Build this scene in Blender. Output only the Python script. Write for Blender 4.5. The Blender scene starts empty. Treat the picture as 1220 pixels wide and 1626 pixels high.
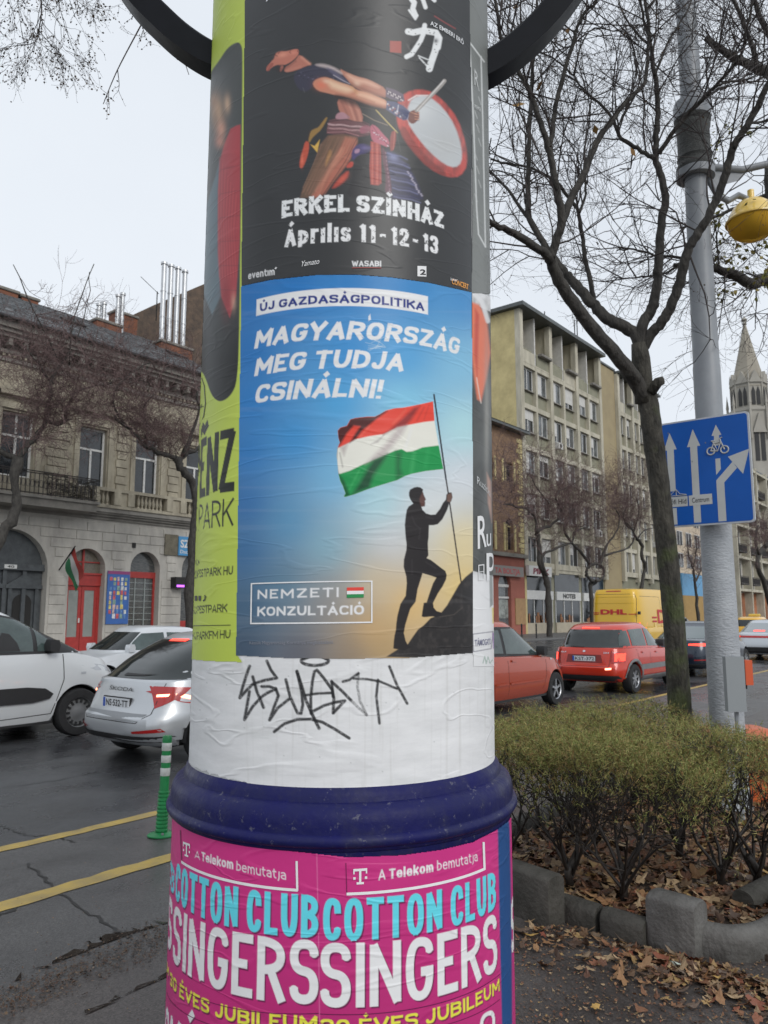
import bpy, bmesh, math, random
import numpy as np
from math import radians as R_, sin, cos, pi, sqrt
from mathutils import Vector, Matrix
from mathutils.bvhtree import BVHTree
from mathutils.geometry import tessellate_polygon
random.seed(7); np.random.seed(7)
S = bpy.context.scene
COL = S.collection
# ---------------------------------------------------------------- camera, sky, sun, exposure
FPX, PITCH, HEAD, EYE = 1221.0, R_(7.6), R_(38.8), 1.7       # focal length in pixels of the 1220x1626 photo
cam_d = bpy.data.cameras.new('camera'); cam = bpy.data.objects.new('camera', cam_d); COL.objects.link(cam)
cam.location = (0, 0, EYE); cam.rotation_euler = (pi/2 + PITCH, 0, HEAD - pi/2)
cam_d.sensor_fit = 'HORIZONTAL'; cam_d.sensor_width = 36; cam_d.lens = 36*FPX/1220
cam_d.clip_start = 0.05; cam_d.clip_end = 3000
cam_d.dof.use_dof = True; cam_d.dof.focus_distance = 2.5; cam_d.dof.aperture_fstop = 13
S.camera = cam
world = bpy.data.worlds.new('World'); S.world = world; world.use_nodes = True
wn, wl = world.node_tree.nodes, world.node_tree.links; wn.clear()
SUN_EL, SUN_AZ = R_(32), R_(200)
sky = wn.new('ShaderNodeTexSky'); sky.sky_type = 'NISHITA'; sky.sun_disc = False
sky.sun_elevation = SUN_EL; sky.sun_rotation = SUN_AZ; sky.dust_density = 3.0
hs = wn.new('ShaderNodeHueSaturation'); hs.inputs['Saturation'].default_value = 0.22; wl.new(sky.outputs[0], hs.inputs['Color'])
cl = wn.new('ShaderNodeTexNoise'); cl.inputs['Scale'].default_value = 1.6; cl.inputs['Detail'].default_value = 5
cr = wn.new('ShaderNodeValToRGB'); wl.new(cl.outputs[0], cr.inputs[0])
cr.color_ramp.elements[0].position = .3; cr.color_ramp.elements[0].color = (7.0, 7.5, 8.2, 1)
cr.color_ramp.elements[1].position = .75; cr.color_ramp.elements[1].color = (8.0, 8.5, 9.1, 1)
mx = wn.new('ShaderNodeMix'); mx.data_type = 'RGBA'; mx.inputs[0].default_value = 0.88
wl.new(hs.outputs[0], mx.inputs[6]); wl.new(cr.outputs[0], mx.inputs[7])
bg = wn.new('ShaderNodeBackground'); bg.inputs['Strength'].default_value = 0.1; wl.new(mx.outputs[2], bg.inputs['Color'])
wo = wn.new('ShaderNodeOutputWorld'); wl.new(bg.outputs[0], wo.inputs['Surface'])
sun_d = bpy.data.lights.new('sun', 'SUN'); sun_d.energy = 1.0; sun_d.angle = R_(25); sun_d.color = (1, .975, .94)
sun = bpy.data.objects.new('sun', sun_d); COL.objects.link(sun)
# sun_rotation is measured clockwise from +Y
sdir = Vector((sin(SUN_AZ)*cos(SUN_EL), cos(SUN_AZ)*cos(SUN_EL), sin(SUN_EL)))
sun.rotation_euler = sdir.to_track_quat('Z', 'Y').to_euler(); sun.location = (0, 0, 40)
S.view_settings.view_transform = 'Standard'; S.view_settings.look = 'None'
S.view_settings.exposure = 0.22; S.view_settings.gamma = 1.0; S.view_settings.use_curve_mapping = False
S.cycles.max_bounces = 6; S.cycles.diffuse_bounces = 3; S.cycles.glossy_bounces = 3; S.cycles.transparent_max_bounces = 8
S.cycles.use_denoising = True
# ---------------------------------------------------------------- turning a direction of view into places on the ground, facade planes, column
FW = np.array([cos(PITCH)*cos(HEAD), cos(PITCH)*sin(HEAD), sin(PITCH)])
RT = np.array([sin(HEAD), -cos(HEAD), 0.]); UP = np.cross(RT, FW); C0 = np.array([0, 0, EYE])
def ray(x, y): return FW + RT*(x-610)/FPX - UP*(y-813)/FPX
def GZ(x, y, z=0.): d = ray(x, y); return C0 + d*(z-EYE)/d[2]
def GY(x, y, Y): d = ray(x, y); return C0 + d*Y/d[1]
def GX(x, y, X): d = ray(x, y); return C0 + d*X/d[0]
def DP(x, y, D): return C0 + ray(x, y)*D
# ---------------------------------------------------------------- mesh helpers
class MB:
    def __init__(s): s.v = []; s.f = []; s.m = []
    def add(s, v, f, m=0):
        n = len(s.v); s.v += [tuple(map(float, p)) for p in v]; s.f += [tuple(i+n for i in q) for q in f]; s.m += [m]*len(f); return s
    def box(s, lo, hi, m=0):
        x0, y0, z0 = lo; x1, y1, z1 = hi
        return s.add([(x0,y0,z0),(x1,y0,z0),(x1,y1,z0),(x0,y1,z0),(x0,y0,z1),(x1,y0,z1),(x1,y1,z1),(x0,y1,z1)],
                     [(0,3,2,1),(4,5,6,7),(0,1,5,4),(1,2,6,5),(2,3,7,6),(3,0,4,7)], m)
    def cbox(s, lo, hi, b=.01, m=0):         # box with chamfered vertical front edges and top: 8+8 verts
        x0, y0, z0 = lo; x1, y1, z1 = hi
        v = []
        for z, i in ((z0, 0), (z0+b, 0), (z1-b, 0), (z1, b)):
            j = b if (z in (z0, z1)) else 0
            v += [(x0+j+b,y0+j,z),(x1-j-b,y0+j,z),(x1-j,y0+j+b,z),(x1-j,y1-j-b,z),(x1-j-b,y1-j,z),(x0+j+b,y1-j,z),(x0+j,y1-j-b,z),(x0+j,y0+j+b,z)]
        f = [tuple(range(7, -1, -1)), tuple(range(24, 32))]
        for k in range(3):
            for i in range(8):
                a = k*8+i; c = k*8+(i+1) % 8; f.append((a, c, c+8, a+8))
        return s.add(v, f, m)
    def obox(s, c, ex, ey, ez, m=0):         # oriented box: centre and three half-axes
        c, ex, ey, ez = map(lambda q: np.array(q, float), (c, ex, ey, ez))
        v = [c+a*ex+b*ey+d*ez for d in (-1, 1) for a, b in ((-1,-1),(1,-1),(1,1),(-1,1))]
        return s.add(v, [(0,3,2,1),(4,5,6,7),(0,1,5,4),(1,2,6,5),(2,3,7,6),(3,0,4,7)], m)
    def tube(s, path, rad, n=8, m=0, cap=True, sq=1.0):
        P = [np.array(p, float) for p in path]; k = len(P)
        if not hasattr(rad, '__len__'): rad = [rad]*k
        t = P[1]-P[0]; t = t/(np.linalg.norm(t)+1e-9); a = np.array([0, 0, 1.]) if abs(t[2]) < .9 else np.array([1., 0, 0])
        u = np.cross(t, a); u /= np.linalg.norm(u); v = []
        for i in range(k):
            t = P[min(i+1, k-1)]-P[max(i-1, 0)]; t = t/(np.linalg.norm(t)+1e-9)
            u = u-t*np.dot(u, t); u /= (np.linalg.norm(u)+1e-9); w = np.cross(t, u)
            for j in range(n):
                g = 2*pi*j/n; v.append(P[i]+rad[i]*(u*cos(g)+w*sin(g)*sq))
        f = [(i*n+j, i*n+(j+1) % n, (i+1)*n+(j+1) % n, (i+1)*n+j) for i in range(k-1) for j in range(n)]
        if cap: f += [tuple(range(n-1, -1, -1)), tuple(range((k-1)*n, k*n))]
        return s.add(v, f, m)
    def lathe(s, prof, c=(0, 0, 0), n=48, m=0, a0=0., a1=2*pi, axis='z'):
        full = abs(a1-a0-2*pi) < 1e-6; kk = n if full else n+1; v = []
        for r, z in prof:
            for j in range(kk):
                a = a0+(a1-a0)*j/n
                if axis == 'z': v.append((c[0]+r*cos(a), c[1]+r*sin(a), c[2]+z))
                else: v.append((c[0]+r*cos(a), c[1]+z, c[2]+r*sin(a)))
        f = []
        for i in range(len(prof)-1):
            for j in range(n):
                j2 = (j+1) % kk if full else j+1
                q = (i*kk+j, i*kk+j2, (i+1)*kk+j2, (i+1)*kk+j)
                f.append(q if axis == 'z' else q[::-1])
        return s.add(v, f, m)
    def prism(s, poly, z0, z1, m=0, mp=None):   # poly list (a,b); mp maps (a,b,h)->xyz
        mp = mp or (lambda a, b, h: (a, b, h)); n = len(poly)
        v = [mp(a, b, z0) for a, b in poly]+[mp(a, b, z1) for a, b in poly]
        return s.add(v, [tuple(range(n-1, -1, -1)), tuple(range(n, 2*n))]+[(i, (i+1) % n, n+(i+1) % n, n+i) for i in range(n)], m)
def mesh_of(name, mb, mats, smooth=False, fix=True):
    me = bpy.data.meshes.new(name); me.from_pydata(mb.v, [], mb.f)
    for m in (mats if isinstance(mats, (list, tuple)) else [mats]): me.materials.append(m)
    if any(mb.m): me.polygons.foreach_set('material_index', mb.m)
    if fix:
        bm = bmesh.new(); bm.from_mesh(me); bmesh.ops.recalc_face_normals(bm, faces=bm.faces); bm.to_mesh(me); bm.free()
    if smooth:
        me.polygons.foreach_set('use_smooth', [True]*len(me.polygons))
        if smooth is not True: me.set_sharp_from_angle(angle=R_(smooth))
    me.update(); return me
def obj(name, mb, mat, parent=None, smooth=False, fix=True, kind=None, label=None, world=False):
    if parent is not None and world:
        o_ = np.array(parent_world(parent)); mb.v = [tuple(np.array(p)-o_) for p in mb.v]
    me = mb if isinstance(mb, bpy.types.Mesh) else mesh_of(name, mb, mat, smooth, fix)
    o = bpy.data.objects.new(name, me); COL.objects.link(o)
    if parent is not None: o.parent = parent
    if kind: o['kind'] = kind
    if label: o['label'] = label
    return o
def parent_world(p):
    l = Vector(p.location)
    while p.parent: p = p.parent; l = l+Vector(p.location)
    return l
def thing(name, label, cat, loc=(0, 0, 0), rotz=0, group=None):
    o = bpy.data.objects.new(name, None); COL.objects.link(o); o.empty_display_size = .2
    o.location = loc; o.rotation_euler = (0, 0, rotz); o['label'] = label; o['category'] = cat
    if group: o['group'] = group
    return o
def tag(o, label, cat, group=None, kind=None):
    o['label'] = label; o['category'] = cat
    if group: o['group'] = group
    if kind: o['kind'] = kind
    return o
def struct(name, mb, mat, smooth=False):
    o = obj(name, mb, mat, None, smooth); o['kind'] = 'structure'; return o
def dup(root, loc, rotz=None, label=None):
    r = root.copy(); COL.objects.link(r); r.location = loc
    if rotz is not None: r.rotation_euler = (0, 0, rotz)
    if label: r['label'] = label
    for ch in list(root.children):
        c = ch.copy(); COL.objects.link(c); c.parent = r
        for g in list(ch.children):
            d = g.copy(); COL.objects.link(d); d.parent = c
    return r
# ---------------------------------------------------------------- materials
def lin(c):
    return tuple(((v/255)/12.92 if v/255 <= .04045 else ((v/255+.055)/1.055)**2.4) for v in c[:3])
def mat(name, col, rough=.6, metal=0., var=.0, vs=3., col2=None, bump=0., bs=40., spec=.5, coat=0., stretch=None, emit=None, es=0., trans=0., detail=6, wear=None, space='Object', rvar=0., alpha=1.):
    m = bpy.data.materials.new(name); m.use_nodes = True; n, l = m.node_tree.nodes, m.node_tree.links
    b = n['Principled BSDF']; b.inputs['Roughness'].default_value = rough; b.inputs['Metallic'].default_value = metal
    b.inputs['Specular IOR Level'].default_value = spec; b.inputs['Coat Weight'].default_value = coat; b.inputs['Coat Roughness'].default_value = .05
    b.inputs['Transmission Weight'].default_value = trans; b.inputs['Base Color'].default_value = (*col, 1); b.inputs['Alpha'].default_value = alpha
    if emit: b.inputs['Emission Color'].default_value = (*emit, 1); b.inputs['Emission Strength'].default_value = es
    tc = n.new('ShaderNodeTexCoord'); mp = n.new('ShaderNodeMapping'); l.new(tc.outputs[space], mp.inputs[0])
    if stretch: mp.inputs['Scale'].default_value = stretch
    if var or col2 or rvar:
        t = n.new('ShaderNodeTexNoise'); t.inputs['Scale'].default_value = vs; t.inputs['Detail'].default_value = detail; t.inputs['Roughness'].default_value = .65
        l.new(mp.outputs[0], t.inputs[0]); r = n.new('ShaderNodeValToRGB'); l.new(t.outputs[0], r.inputs[0])
        r.color_ramp.elements[0].position = .33; r.color_ramp.elements[1].position = .67
        c2 = col2 or tuple(v*(1-var) for v in col); c1 = col if col2 else tuple(min(1, v*(1+var)) for v in col)
        r.color_ramp.elements[0].color = (*c2, 1); r.color_ramp.elements[1].color = (*c1, 1)
        if var or col2: l.new(r.outputs[0], b.inputs['Base Color'])
        if rvar:
            q = n.new('ShaderNodeMapRange'); l.new(t.outputs[0], q.inputs[0]); q.inputs[1].default_value = .35; q.inputs[2].default_value = .65
            q.inputs[3].default_value = max(.02, rough-rvar); q.inputs[4].default_value = min(1, rough+rvar); l.new(q.outputs[0], b.inputs['Roughness'])
    if bump:
        t2 = n.new('ShaderNodeTexNoise'); t2.inputs['Scale'].default_value = bs; t2.inputs['Detail'].default_value = 6
        l.new(mp.outputs[0], t2.inputs[0]); bp = n.new('ShaderNodeBump'); bp.inputs['Strength'].default_value = min(1, bump); bp.inputs['Distance'].default_value = .02*max(1, bump)
        l.new(t2.outputs[0], bp.inputs['Height']); l.new(bp.outputs[0], b.inputs['Normal'])
    return m
def rand_mat(name, cols, rough=.7, spec=.3, sub=0.):     # each loose piece (leaf, blade) takes its own colour
    m = bpy.data.materials.new(name); m.use_nodes = True; n, l = m.node_tree.nodes, m.node_tree.links
    b = n['Principled BSDF']; b.inputs['Roughness'].default_value = rough; b.inputs['Specular IOR Level'].default_value = spec
    g = n.new('ShaderNodeNewGeometry'); r = n.new('ShaderNodeValToRGB'); r.color_ramp.interpolation = 'LINEAR'
    e = r.color_ramp.elements
    while len(e) < len(cols): e.new(.5)
    for i, c in enumerate(cols): e[i].position = i/(len(cols)-1); e[i].color = (*c, 1)
    l.new(g.outputs['Random Per Island'], r.inputs[0]); l.new(r.outputs[0], b.inputs['Base Color'])
    return m
# ---------------------------------------------------------------- flat shapes and letters, cut into small cells and laid on a curved surface
def flat_poly(polys):
    bm = bmesh.new()
    for p in polys:
        vs = [bm.verts.new((x, y, 0)) for x, y in p]
        for t in tessellate_polygon([[Vector((x, y, 0)) for x, y in p]]):
            try: bm.faces.new([vs[i] for i in t])
            except ValueError: pass
    return bm
_glyph = {}
def text_bm(s, bold=0., space=1.):
    if s != 'H' and bold not in _glyph:
        t, _ = text_bm('H', bold); ys = [v.co.y for v in t.verts]; _glyph[bold] = (min(ys), max(ys)-min(ys)); t.free()
    cu = bpy.data.curves.new('tmp', 'FONT'); cu.body = s; cu.size = 1; cu.offset = bold; cu.space_character = space; cu.resolution_u = 3
    o = bpy.data.objects.new('tmp', cu); COL.objects.link(o)
    dg = bpy.context.evaluated_depsgraph_get(); me = bpy.data.meshes.new_from_object(o.evaluated_get(dg))
    bm = bmesh.new(); bm.from_mesh(me); bpy.data.meshes.remove(me); bpy.data.objects.remove(o); bpy.data.curves.remove(cu)
    xs = [v.co.x for v in bm.verts] or [0, 1]
    x0, x1 = min(xs), max(xs); B0, CAP = _glyph.get(bold, (0, 1)) if s != 'H' else (0, 1)
    for v in bm.verts:
        v.co.x = (v.co.x-x0)/(x1-x0); v.co.y = (v.co.y-B0)/CAP; v.co.z = 0
    return bm, (x1-x0)/CAP
def slice_bm(bm, xs=(), ys=()):
    for ax, arr in ((0, xs), (1, ys)):
        for c in arr:
            n = (1, 0, 0) if ax == 0 else (0, 1, 0)
            bmesh.ops.bisect_plane(bm, geom=bm.verts[:]+bm.edges[:]+bm.faces[:], plane_co=(c*n[0], c*n[1], 0), plane_no=n)
def bm_mb(bm, mp):
    bm.verts.index_update(); mb = MB(); mb.v = [tuple(map(float, mp(v.co.x, v.co.y))) for v in bm.verts]
    mb.f = [tuple(v.index for v in f.verts) for f in bm.faces]; mb.m = [0]*len(mb.f); bm.free(); return mb
# ================================================================ THE ADVERTISING COLUMN
COLD, COLR = 2.816, .5316
hdc = HEAD + R_(2.89)
CX, CY = COLD*cos(hdc), COLD*sin(hdc)
def colr(z): return COLR*(1+.0075*(z-1.7))
def colc(z): k = .0045*(z-1.7); return CX+RT[0]*k, CY+RT[1]*k
def cyl(x, y, R=None):                       # direction -> angle and height on the column's surface (R: lower drum)
    d = ray(x, y); z = 2.
    for _ in range(3):
        r = R or colr(z); cx, cy = (CX, CY) if R else colc(z)
        a = d[0]**2+d[1]**2; b = -2*(cx*d[0]+cy*d[1]); c = cx*cx+cy*cy-r*r
        t = (-b-sqrt(max(0, b*b-4*a*c)))/(2*a); p = C0+d*t; z = p[2]
    th = math.atan2(p[1]-cy, p[0]-cx)-(hdc+pi)
    return (th+pi) % (2*pi)-pi, z
def onc(th, z, off=0., R=None):
    r = (R or colr(z))+off; cx, cy = (CX, CY) if R else colc(z)
    return (cx+r*cos(th+hdc+pi)-CX, cy+r*sin(th+hdc+pi)-CY, z)
COLT = thing('advertising_column', 'round white advertising column with blue ring, covered in event posters', 'advertising column', (CX, CY, 0))
def cyl_arr(X, Y, R=None):
    d = FW[:, None, None]+RT[:, None, None]*(X-610)/FPX-UP[:, None, None]*(Y-813)/FPX; z = np.full(X.shape, 2.)
    for _ in range(3):
        r = R or COLR*(1+.0075*(z-1.7)); k = 0 if R else .0045*(z-1.7); cx, cy = CX+RT[0]*k, CY+RT[1]*k
        a = d[0]**2+d[1]**2; b = -2*(cx*d[0]+cy*d[1]); c = cx*cx+cy*cy-r*r
        t = (-b-np.sqrt(np.maximum(0, b*b-4*a*c)))/(2*a); z = EYE+d[2]*t
    th = np.arctan2(d[1]*t-cy, d[0]*t-cx)-(hdc+pi)
    return (th+pi) % (2*pi)-pi, z
# ---- a drawn alphabet: centre lines in a unit box, third value 1 = rounded corner; (width, strokes)
GL = {'A':(1.05,[[(0,0),(.5,1),(1,0)],[(.2,.27),(.8,.27)]]),'B':(1,[[(0,0),(0,1),(.96,1,1),(.96,.54,1),(0,.54)],[(0,.54),(1,.54,1),(1,0,1),(0,0),(0,.1)]]),'C':(.95,[[(1,.76),(1,1,1),(0,1,1),(0,0,1),(1,0,1),(1,.24)]]),
 'D':(1,[[(0,0),(0,1),(1,1,1),(1,0,1),(0,0),(0,.1)]]),'E':(.8,[[(1,1),(0,1),(0,0),(1,0)],[(0,.52),(.88,.52)]]),'F':(.8,[[(1,1),(0,1),(0,0)],[(0,.5),(.88,.5)]]),'G':(1,[[(1,.79),(1,1,1),(0,1,1),(0,0,1),(1,0,1),(1,.44),(.55,.44)]]),
 'H':(1,[[(0,0),(0,1)],[(1,0),(1,1)],[(0,.5),(1,.5)]]),'I':(0,[[(0,0),(0,1)]]),'J':(.7,[[(1,1),(1,0,1),(0,0,1),(0,.22)]]),'K':(1,[[(0,0),(0,1)],[(1,1),(.04,.4)],[(.34,.6),(1,0)]]),'L':(.75,[[(0,1),(0,0),(1,0)]]),
 'M':(1.3,[[(0,0),(0,1),(.5,.28),(1,1),(1,0)]]),'N':(1.05,[[(0,0),(0,1),(1,0),(1,1)]]),'O':(1.05,[[(.5,0),(0,0,1),(0,1,1),(1,1,1),(1,0,1),(.5,0)]]),'P':(.95,[[(0,0),(0,1),(1,1,1),(1,.44,1),(0,.44)]]),
 'R':(1,[[(0,0),(0,1),(1,1,1),(1,.48,1),(0,.48)],[(.5,.48),(1,0)]]),'S':(.95,[[(1,.79),(1,1,1),(0,1,1),(0,.54,1),(1,.48,1),(1,0,1),(0,0,1),(0,.21)]]),'T':(.95,[[(0,1),(1,1)],[(.5,1),(.5,0)]]),'U':(1,[[(0,1),(0,0,1),(1,0,1),(1,1)]]),
 'V':(1.05,[[(0,1),(.5,0),(1,1)]]),'W':(1.5,[[(0,1),(.25,0),(.5,.85),(.75,0),(1,1)]]),'X':(1,[[(0,1),(1,0)],[(0,0),(1,1)]]),'Y':(1,[[(0,1),(.5,.45),(1,1)],[(.5,.45),(.5,0)]]),'Z':(.95,[[(0,1),(1,1),(0,0),(1,0)]]),
 '0':(.9,[[(.5,0),(0,0,1),(0,1,1),(1,1,1),(1,0,1),(.5,0)]]),'1':(.42,[[(0,.82),(1,1),(1,0)]]),'2':(.85,[[(0,.74),(0,1,1),(1,1,1),(1,.55,1),(0,0),(1,0)]]),'3':(.85,[[(0,.8),(0,1,1),(1,1,1),(1,.53,1),(.4,.53)],[(.4,.53),(1,.53,1),(1,0,1),(0,0,1),(0,.2)]]),
 '7':(.8,[[(0,1),(1,1),(.3,0)]]),'-':(.8,[[(0,.42),(1,.42)]]),'.':(0,[[(0,0),(0,.01)]]),'!':(0,[[(0,1),(0,.32)],[(0,0),(0,.03)]]),' ':(.38,[]),
 'a':(.8,[[(0,.64),(0,.74,1),(1,.74,1),(1,0)],[(1,.44),(0,.44,1),(0,0,1),(1,0)]]),'b':(.85,[[(0,1.05),(0,0),(1,0,1),(1,.74,1),(0,.74)]]),'e':(.85,[[(0,.4),(1,.4),(1,.74,1),(0,.74,1),(0,0,1),(1,0,1),(1,.12)]]),'i':(0,[[(0,0),(0,.74)],[(0,1.15),(0,1.16)]]),
 'j':(.2,[[(1,.74),(1,-.25,1),(0,-.25)],[(1,1.12),(1,1.13)]]),'k':(.8,[[(0,0),(0,1.05)],[(1,.74),(.06,.28)],[(.36,.44),(1,0)]]),'l':(0,[[(0,0),(0,1.05)]]),'m':(1.35,[[(0,0),(0,.74),(.5,.74,1),(.5,0)],[(.5,.6),(.5,.74,1),(1,.74,1),(1,0)]]),
 'n':(.82,[[(0,0),(0,.74)],[(0,.6),(0,.74,1),(1,.74,1),(1,0)]]),'o':(.88,[[(.5,0),(0,0,1),(0,.74,1),(1,.74,1),(1,0,1),(.5,0)]]),'p':(.85,[[(0,-.28),(0,.74),(1,.74,1),(1,0,1),(0,0)]]),'r':(.5,[[(0,0),(0,.74)],[(0,.55),(0,.74,1),(1,.74)]]),
 's':(.75,[[(1,.6),(1,.74,1),(0,.74,1),(0,.42,1),(1,.34,1),(1,0,1),(0,0,1),(0,.14)]]),'t':(.5,[[(.25,.98),(.25,0,1),(1,0)],[(-.1,.74),(1,.74)]]),'u':(.82,[[(0,.74),(0,0,1),(1,0,1),(1,.1)],[(1,.74),(1,0)]]),'v':(.85,[[(0,.74),(.5,0),(1,.74)]])}
ACC = {'Á':('A',1),'É':('E',1),'Í':('I',1),'Ó':('O',1),'Ú':('U',1),'Ő':('O',2),'Ē':('E',3)}
def rounded(pts, r, X, Yf):
    Q = [(X(p[0]), Yf(p[1]), len(p) > 2) for p in pts]; out = []
    for i, (x, y, k) in enumerate(Q):
        if not k or i in (0, len(Q)-1): out.append((x, y)); continue
        a, b = np.array(Q[i-1][:2]), np.array(Q[i+1][:2]); p = np.array((x, y)); la, lb = np.linalg.norm(a-p), np.linalg.norm(b-p)
        ra = min(r, la*(.5 if Q[i-1][2] else 1)); rb = min(r, lb*(.5 if Q[i+1][2] else 1)); A = p+(a-p)/(la+1e-9)*ra; B = p+(b-p)/(lb+1e-9)*rb
        for t in np.linspace(0, 1, 9):
            q = (1-t)**2*A+2*t*(1-t)*p+t*t*B; out.append(tuple(q))
    res = [out[0]]
    for q in out[1:]:
        if math.hypot(q[0]-res[-1][0], q[1]-res[-1][1]) > .012: res.append(q)
    return res
def layout(s, asp, wt, gap):
    """asp = text width / cap height; returns strokes in cap units"""
    items = []; 
    for ch in s:
        base, ac = ACC.get(ch, (ch, 0)); items.append((GL[base][0], GL[base][1], ac, ch))
    n = len(items); ink_n = sum(1 for i in items if i[3] != ' ')
    unit = (asp-wt*ink_n-gap*(n-1))/max(1e-6, sum(i[0] for i in items)); unit = max(unit, .05)
    x = 0; out = []
    for w, st, ac, ch in items:
        W = w*unit; L = [] 
        X = lambda u: x+wt/2+u*W
        Yf = lambda v: wt/2+v*(1-wt)
        r = .47
        if wt > .19: st = [[((q[0], {.79: .86, .76: .86, .21: .14, .24: .14, .6: .64, .12: .12}.get(q[1], q[1]))+tuple(q[2:])) if (i in (0, len(p)-1)) else q for i, q in enumerate(p)] for p in st]
        for p in st: out.append(rounded(p, min(r, .5), X, Yf))
        xm = x+wt/2+W/2
        if ac == 1: out.append([(xm-.05, 1.08+wt*.2), (xm+.13, 1.24+wt*.25)])
        if ac == 2: out += [[(xm-.1, 1.08), (xm-.02, 1.26)], [(xm+.1, 1.08), (xm+.18, 1.26)]]
        if ac == 3: out.append([(xm-.22, 1.1), (xm-.08, 1.2), (xm+.05, 1.12), (xm+.22, 1.22)])
        x += W+(wt if ch != ' ' else 0)+gap
    return out
# ---- paint-by-vertex sheets: the print of each poster is a fine net of coloured points
class Print:
    def __init__(s, x0, x1, y0, y1, step, inside=None, base=(0, 0, 0)):
        s.nx = int((x1-x0)/step)+1; s.ny = int((y1-y0)/step)+1
        s.X, s.Y = np.meshgrid(np.linspace(x0, x1, s.nx), np.linspace(y0, y1, s.ny))
        s.C = np.ones((s.ny, s.nx, 3))*np.array(base); s.TZ = None
    def blend(s, m, col, a=1.):
        m = (np.clip(m, 0, 1)*a)[..., None]; s.C = s.C*(1-m)+np.array(col)*m
    def dist_poly(s, P, closed=True):
        P = np.array(P, float); d = np.full(s.X.shape, 1e9); n = len(P)
        for i in range(n if closed else n-1):
            a, b = P[i], P[(i+1) % n]; e = b-a; L = (e@e)+1e-9
            t = np.clip(((s.X-a[0])*e[0]+(s.Y-a[1])*e[1])/L, 0, 1)
            d = np.minimum(d, np.hypot(s.X-a[0]-t*e[0], s.Y-a[1]-t*e[1]))
        return d
    def poly(s, P, col, a=1., soft=.6, tex=None):
        P = np.array(P, float); ins = np.zeros(s.X.shape, bool); n = len(P)
        for i in range(n):
            x0, y0 = P[i]; x1, y1 = P[(i+1) % n]
            if y0 != y1:
                c = ((y0 > s.Y) != (y1 > s.Y)) & (s.X < (x1-x0)*(s.Y-y0)/(y1-y0)+x0); ins ^= c
        d = s.dist_poly(P); sd = np.where(ins, d, -d); m = np.clip(sd/soft*.5+.5, 0, 1)
        if tex is not None: m = m*tex
        s.blend(m, col, a); return m
    def line(s, P, w, col, a=1., soft=.6, tex=None):
        W = w if not hasattr(w, '__len__') else w[0]
        m = np.clip((W/2-s.dist_poly(P, False))/soft*.5+.5, 0, 1)
        if tex is not None: m = m*tex
        s.blend(m, col, a)
    def blob(s, x, y, rx, ry, col, a=1., rot=0., p=2.):
        c, t = cos(rot), sin(rot); u = ((s.X-x)*c+(s.Y-y)*t)/rx; v = (-(s.X-x)*t+(s.Y-y)*c)/ry
        s.blend(np.exp(-(np.abs(u)**p+np.abs(v)**p)), col, a)
    def text(s, txt, p0, p1, top, col, wt=.2, gap=.1, shear=0., R=None, a=1., dth=0., dz=0., tex=None):
        if s.TZ is None: s.TZ = cyl_arr(s.X, s.Y, R)
        (a0, z0), (a1, z1) = cyl(*p0, R), cyl(*p1, R); zt = z0+cyl(*top[1], R)[1]-cyl(*top[0], R)[1] if hasattr(top[0], '__len__') else cyl(*top, R)[1]; a0 += dth; a1 += dth; z0 += dz; z1 += dz; zt += dz
        h = zt-z0; RR = R or COLR; asp = (a1-a0)*RR/h; U = (s.TZ[0]-a0)*RR/h; Z0 = z0+(z1-z0)*U/asp; V = (s.TZ[1]-Z0)/h; U = U-shear*V
        px = abs(cyl(p0[0], p0[1]-1, R)[1]-z0+dz)/h or .03; sub = (U > -.3) & (U < asp+.4) & (V > -.5) & (V < 1.5); u, v = U[sub], V[sub]; d = np.full(u.shape, 9.)
        for L in layout(txt, asp, wt, gap):
            nL = len(L)
            for i in range(nL-1):
                (x0, y0), (x1, y1) = L[i], L[i+1]; ex, ey = x1-x0, y1-y0; l = math.hypot(ex, ey)+1e-9; ex /= l; ey /= l
                tt = (u-x0)*ex+(v-y0)*ey; pp = np.abs(-(u-x0)*ey+(v-y0)*ex)
                edge = lambda x_, y_: wt/2 if min(abs(y_-wt/2), abs(y_-1+wt/2), abs(y_-wt/2-.74*(1-wt)), abs(y_-wt/2-1.05*(1-wt))) < .02 else 0.
                def joint(a, b, c):
                    d1 = (b[0]-a[0], b[1]-a[1]); d2 = (c[0]-b[0], c[1]-b[1]); k = (d1[0]*d2[0]+d1[1]*d2[1])/(math.hypot(*d1)*math.hypot(*d2)+1e-9)
                    if k > .6: return -1
                    return wt*.5 if abs(k) < .12 and min(abs(d1[0]), abs(d1[1])) < .02 else wt*.22
                e0 = edge(x0, y0) if i == 0 else joint(L[i-1], L[i], L[i+1]); e1 = edge(x1, y1) if i == nL-2 else joint(L[i], L[i+1], L[i+2])
                thin = 1-.26*min(1, max(0, (wt-.17)/.05)); hw = wt/2*(thin+(1-thin)*min(1, abs(ey)*1.25))
                o0 = -tt; o1 = tt-l; dd = pp-hw; c0 = np.hypot(np.maximum(o0, 0), pp)-hw; c1 = np.hypot(np.maximum(o1, 0), pp)-hw
                a0_ = c0 if e0 < 0 else np.maximum(dd, o0-e0); a1_ = c1 if e1 < 0 else np.maximum(dd, o1-e1)
                d = np.minimum(d, np.maximum(a0_, a1_))
        m = np.zeros(s.X.shape); m[sub] = np.clip(.5-d/(px*1.3), 0, 1)
        if tex is not None: m = m*tex
        s.blend(m, col, a)
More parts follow.
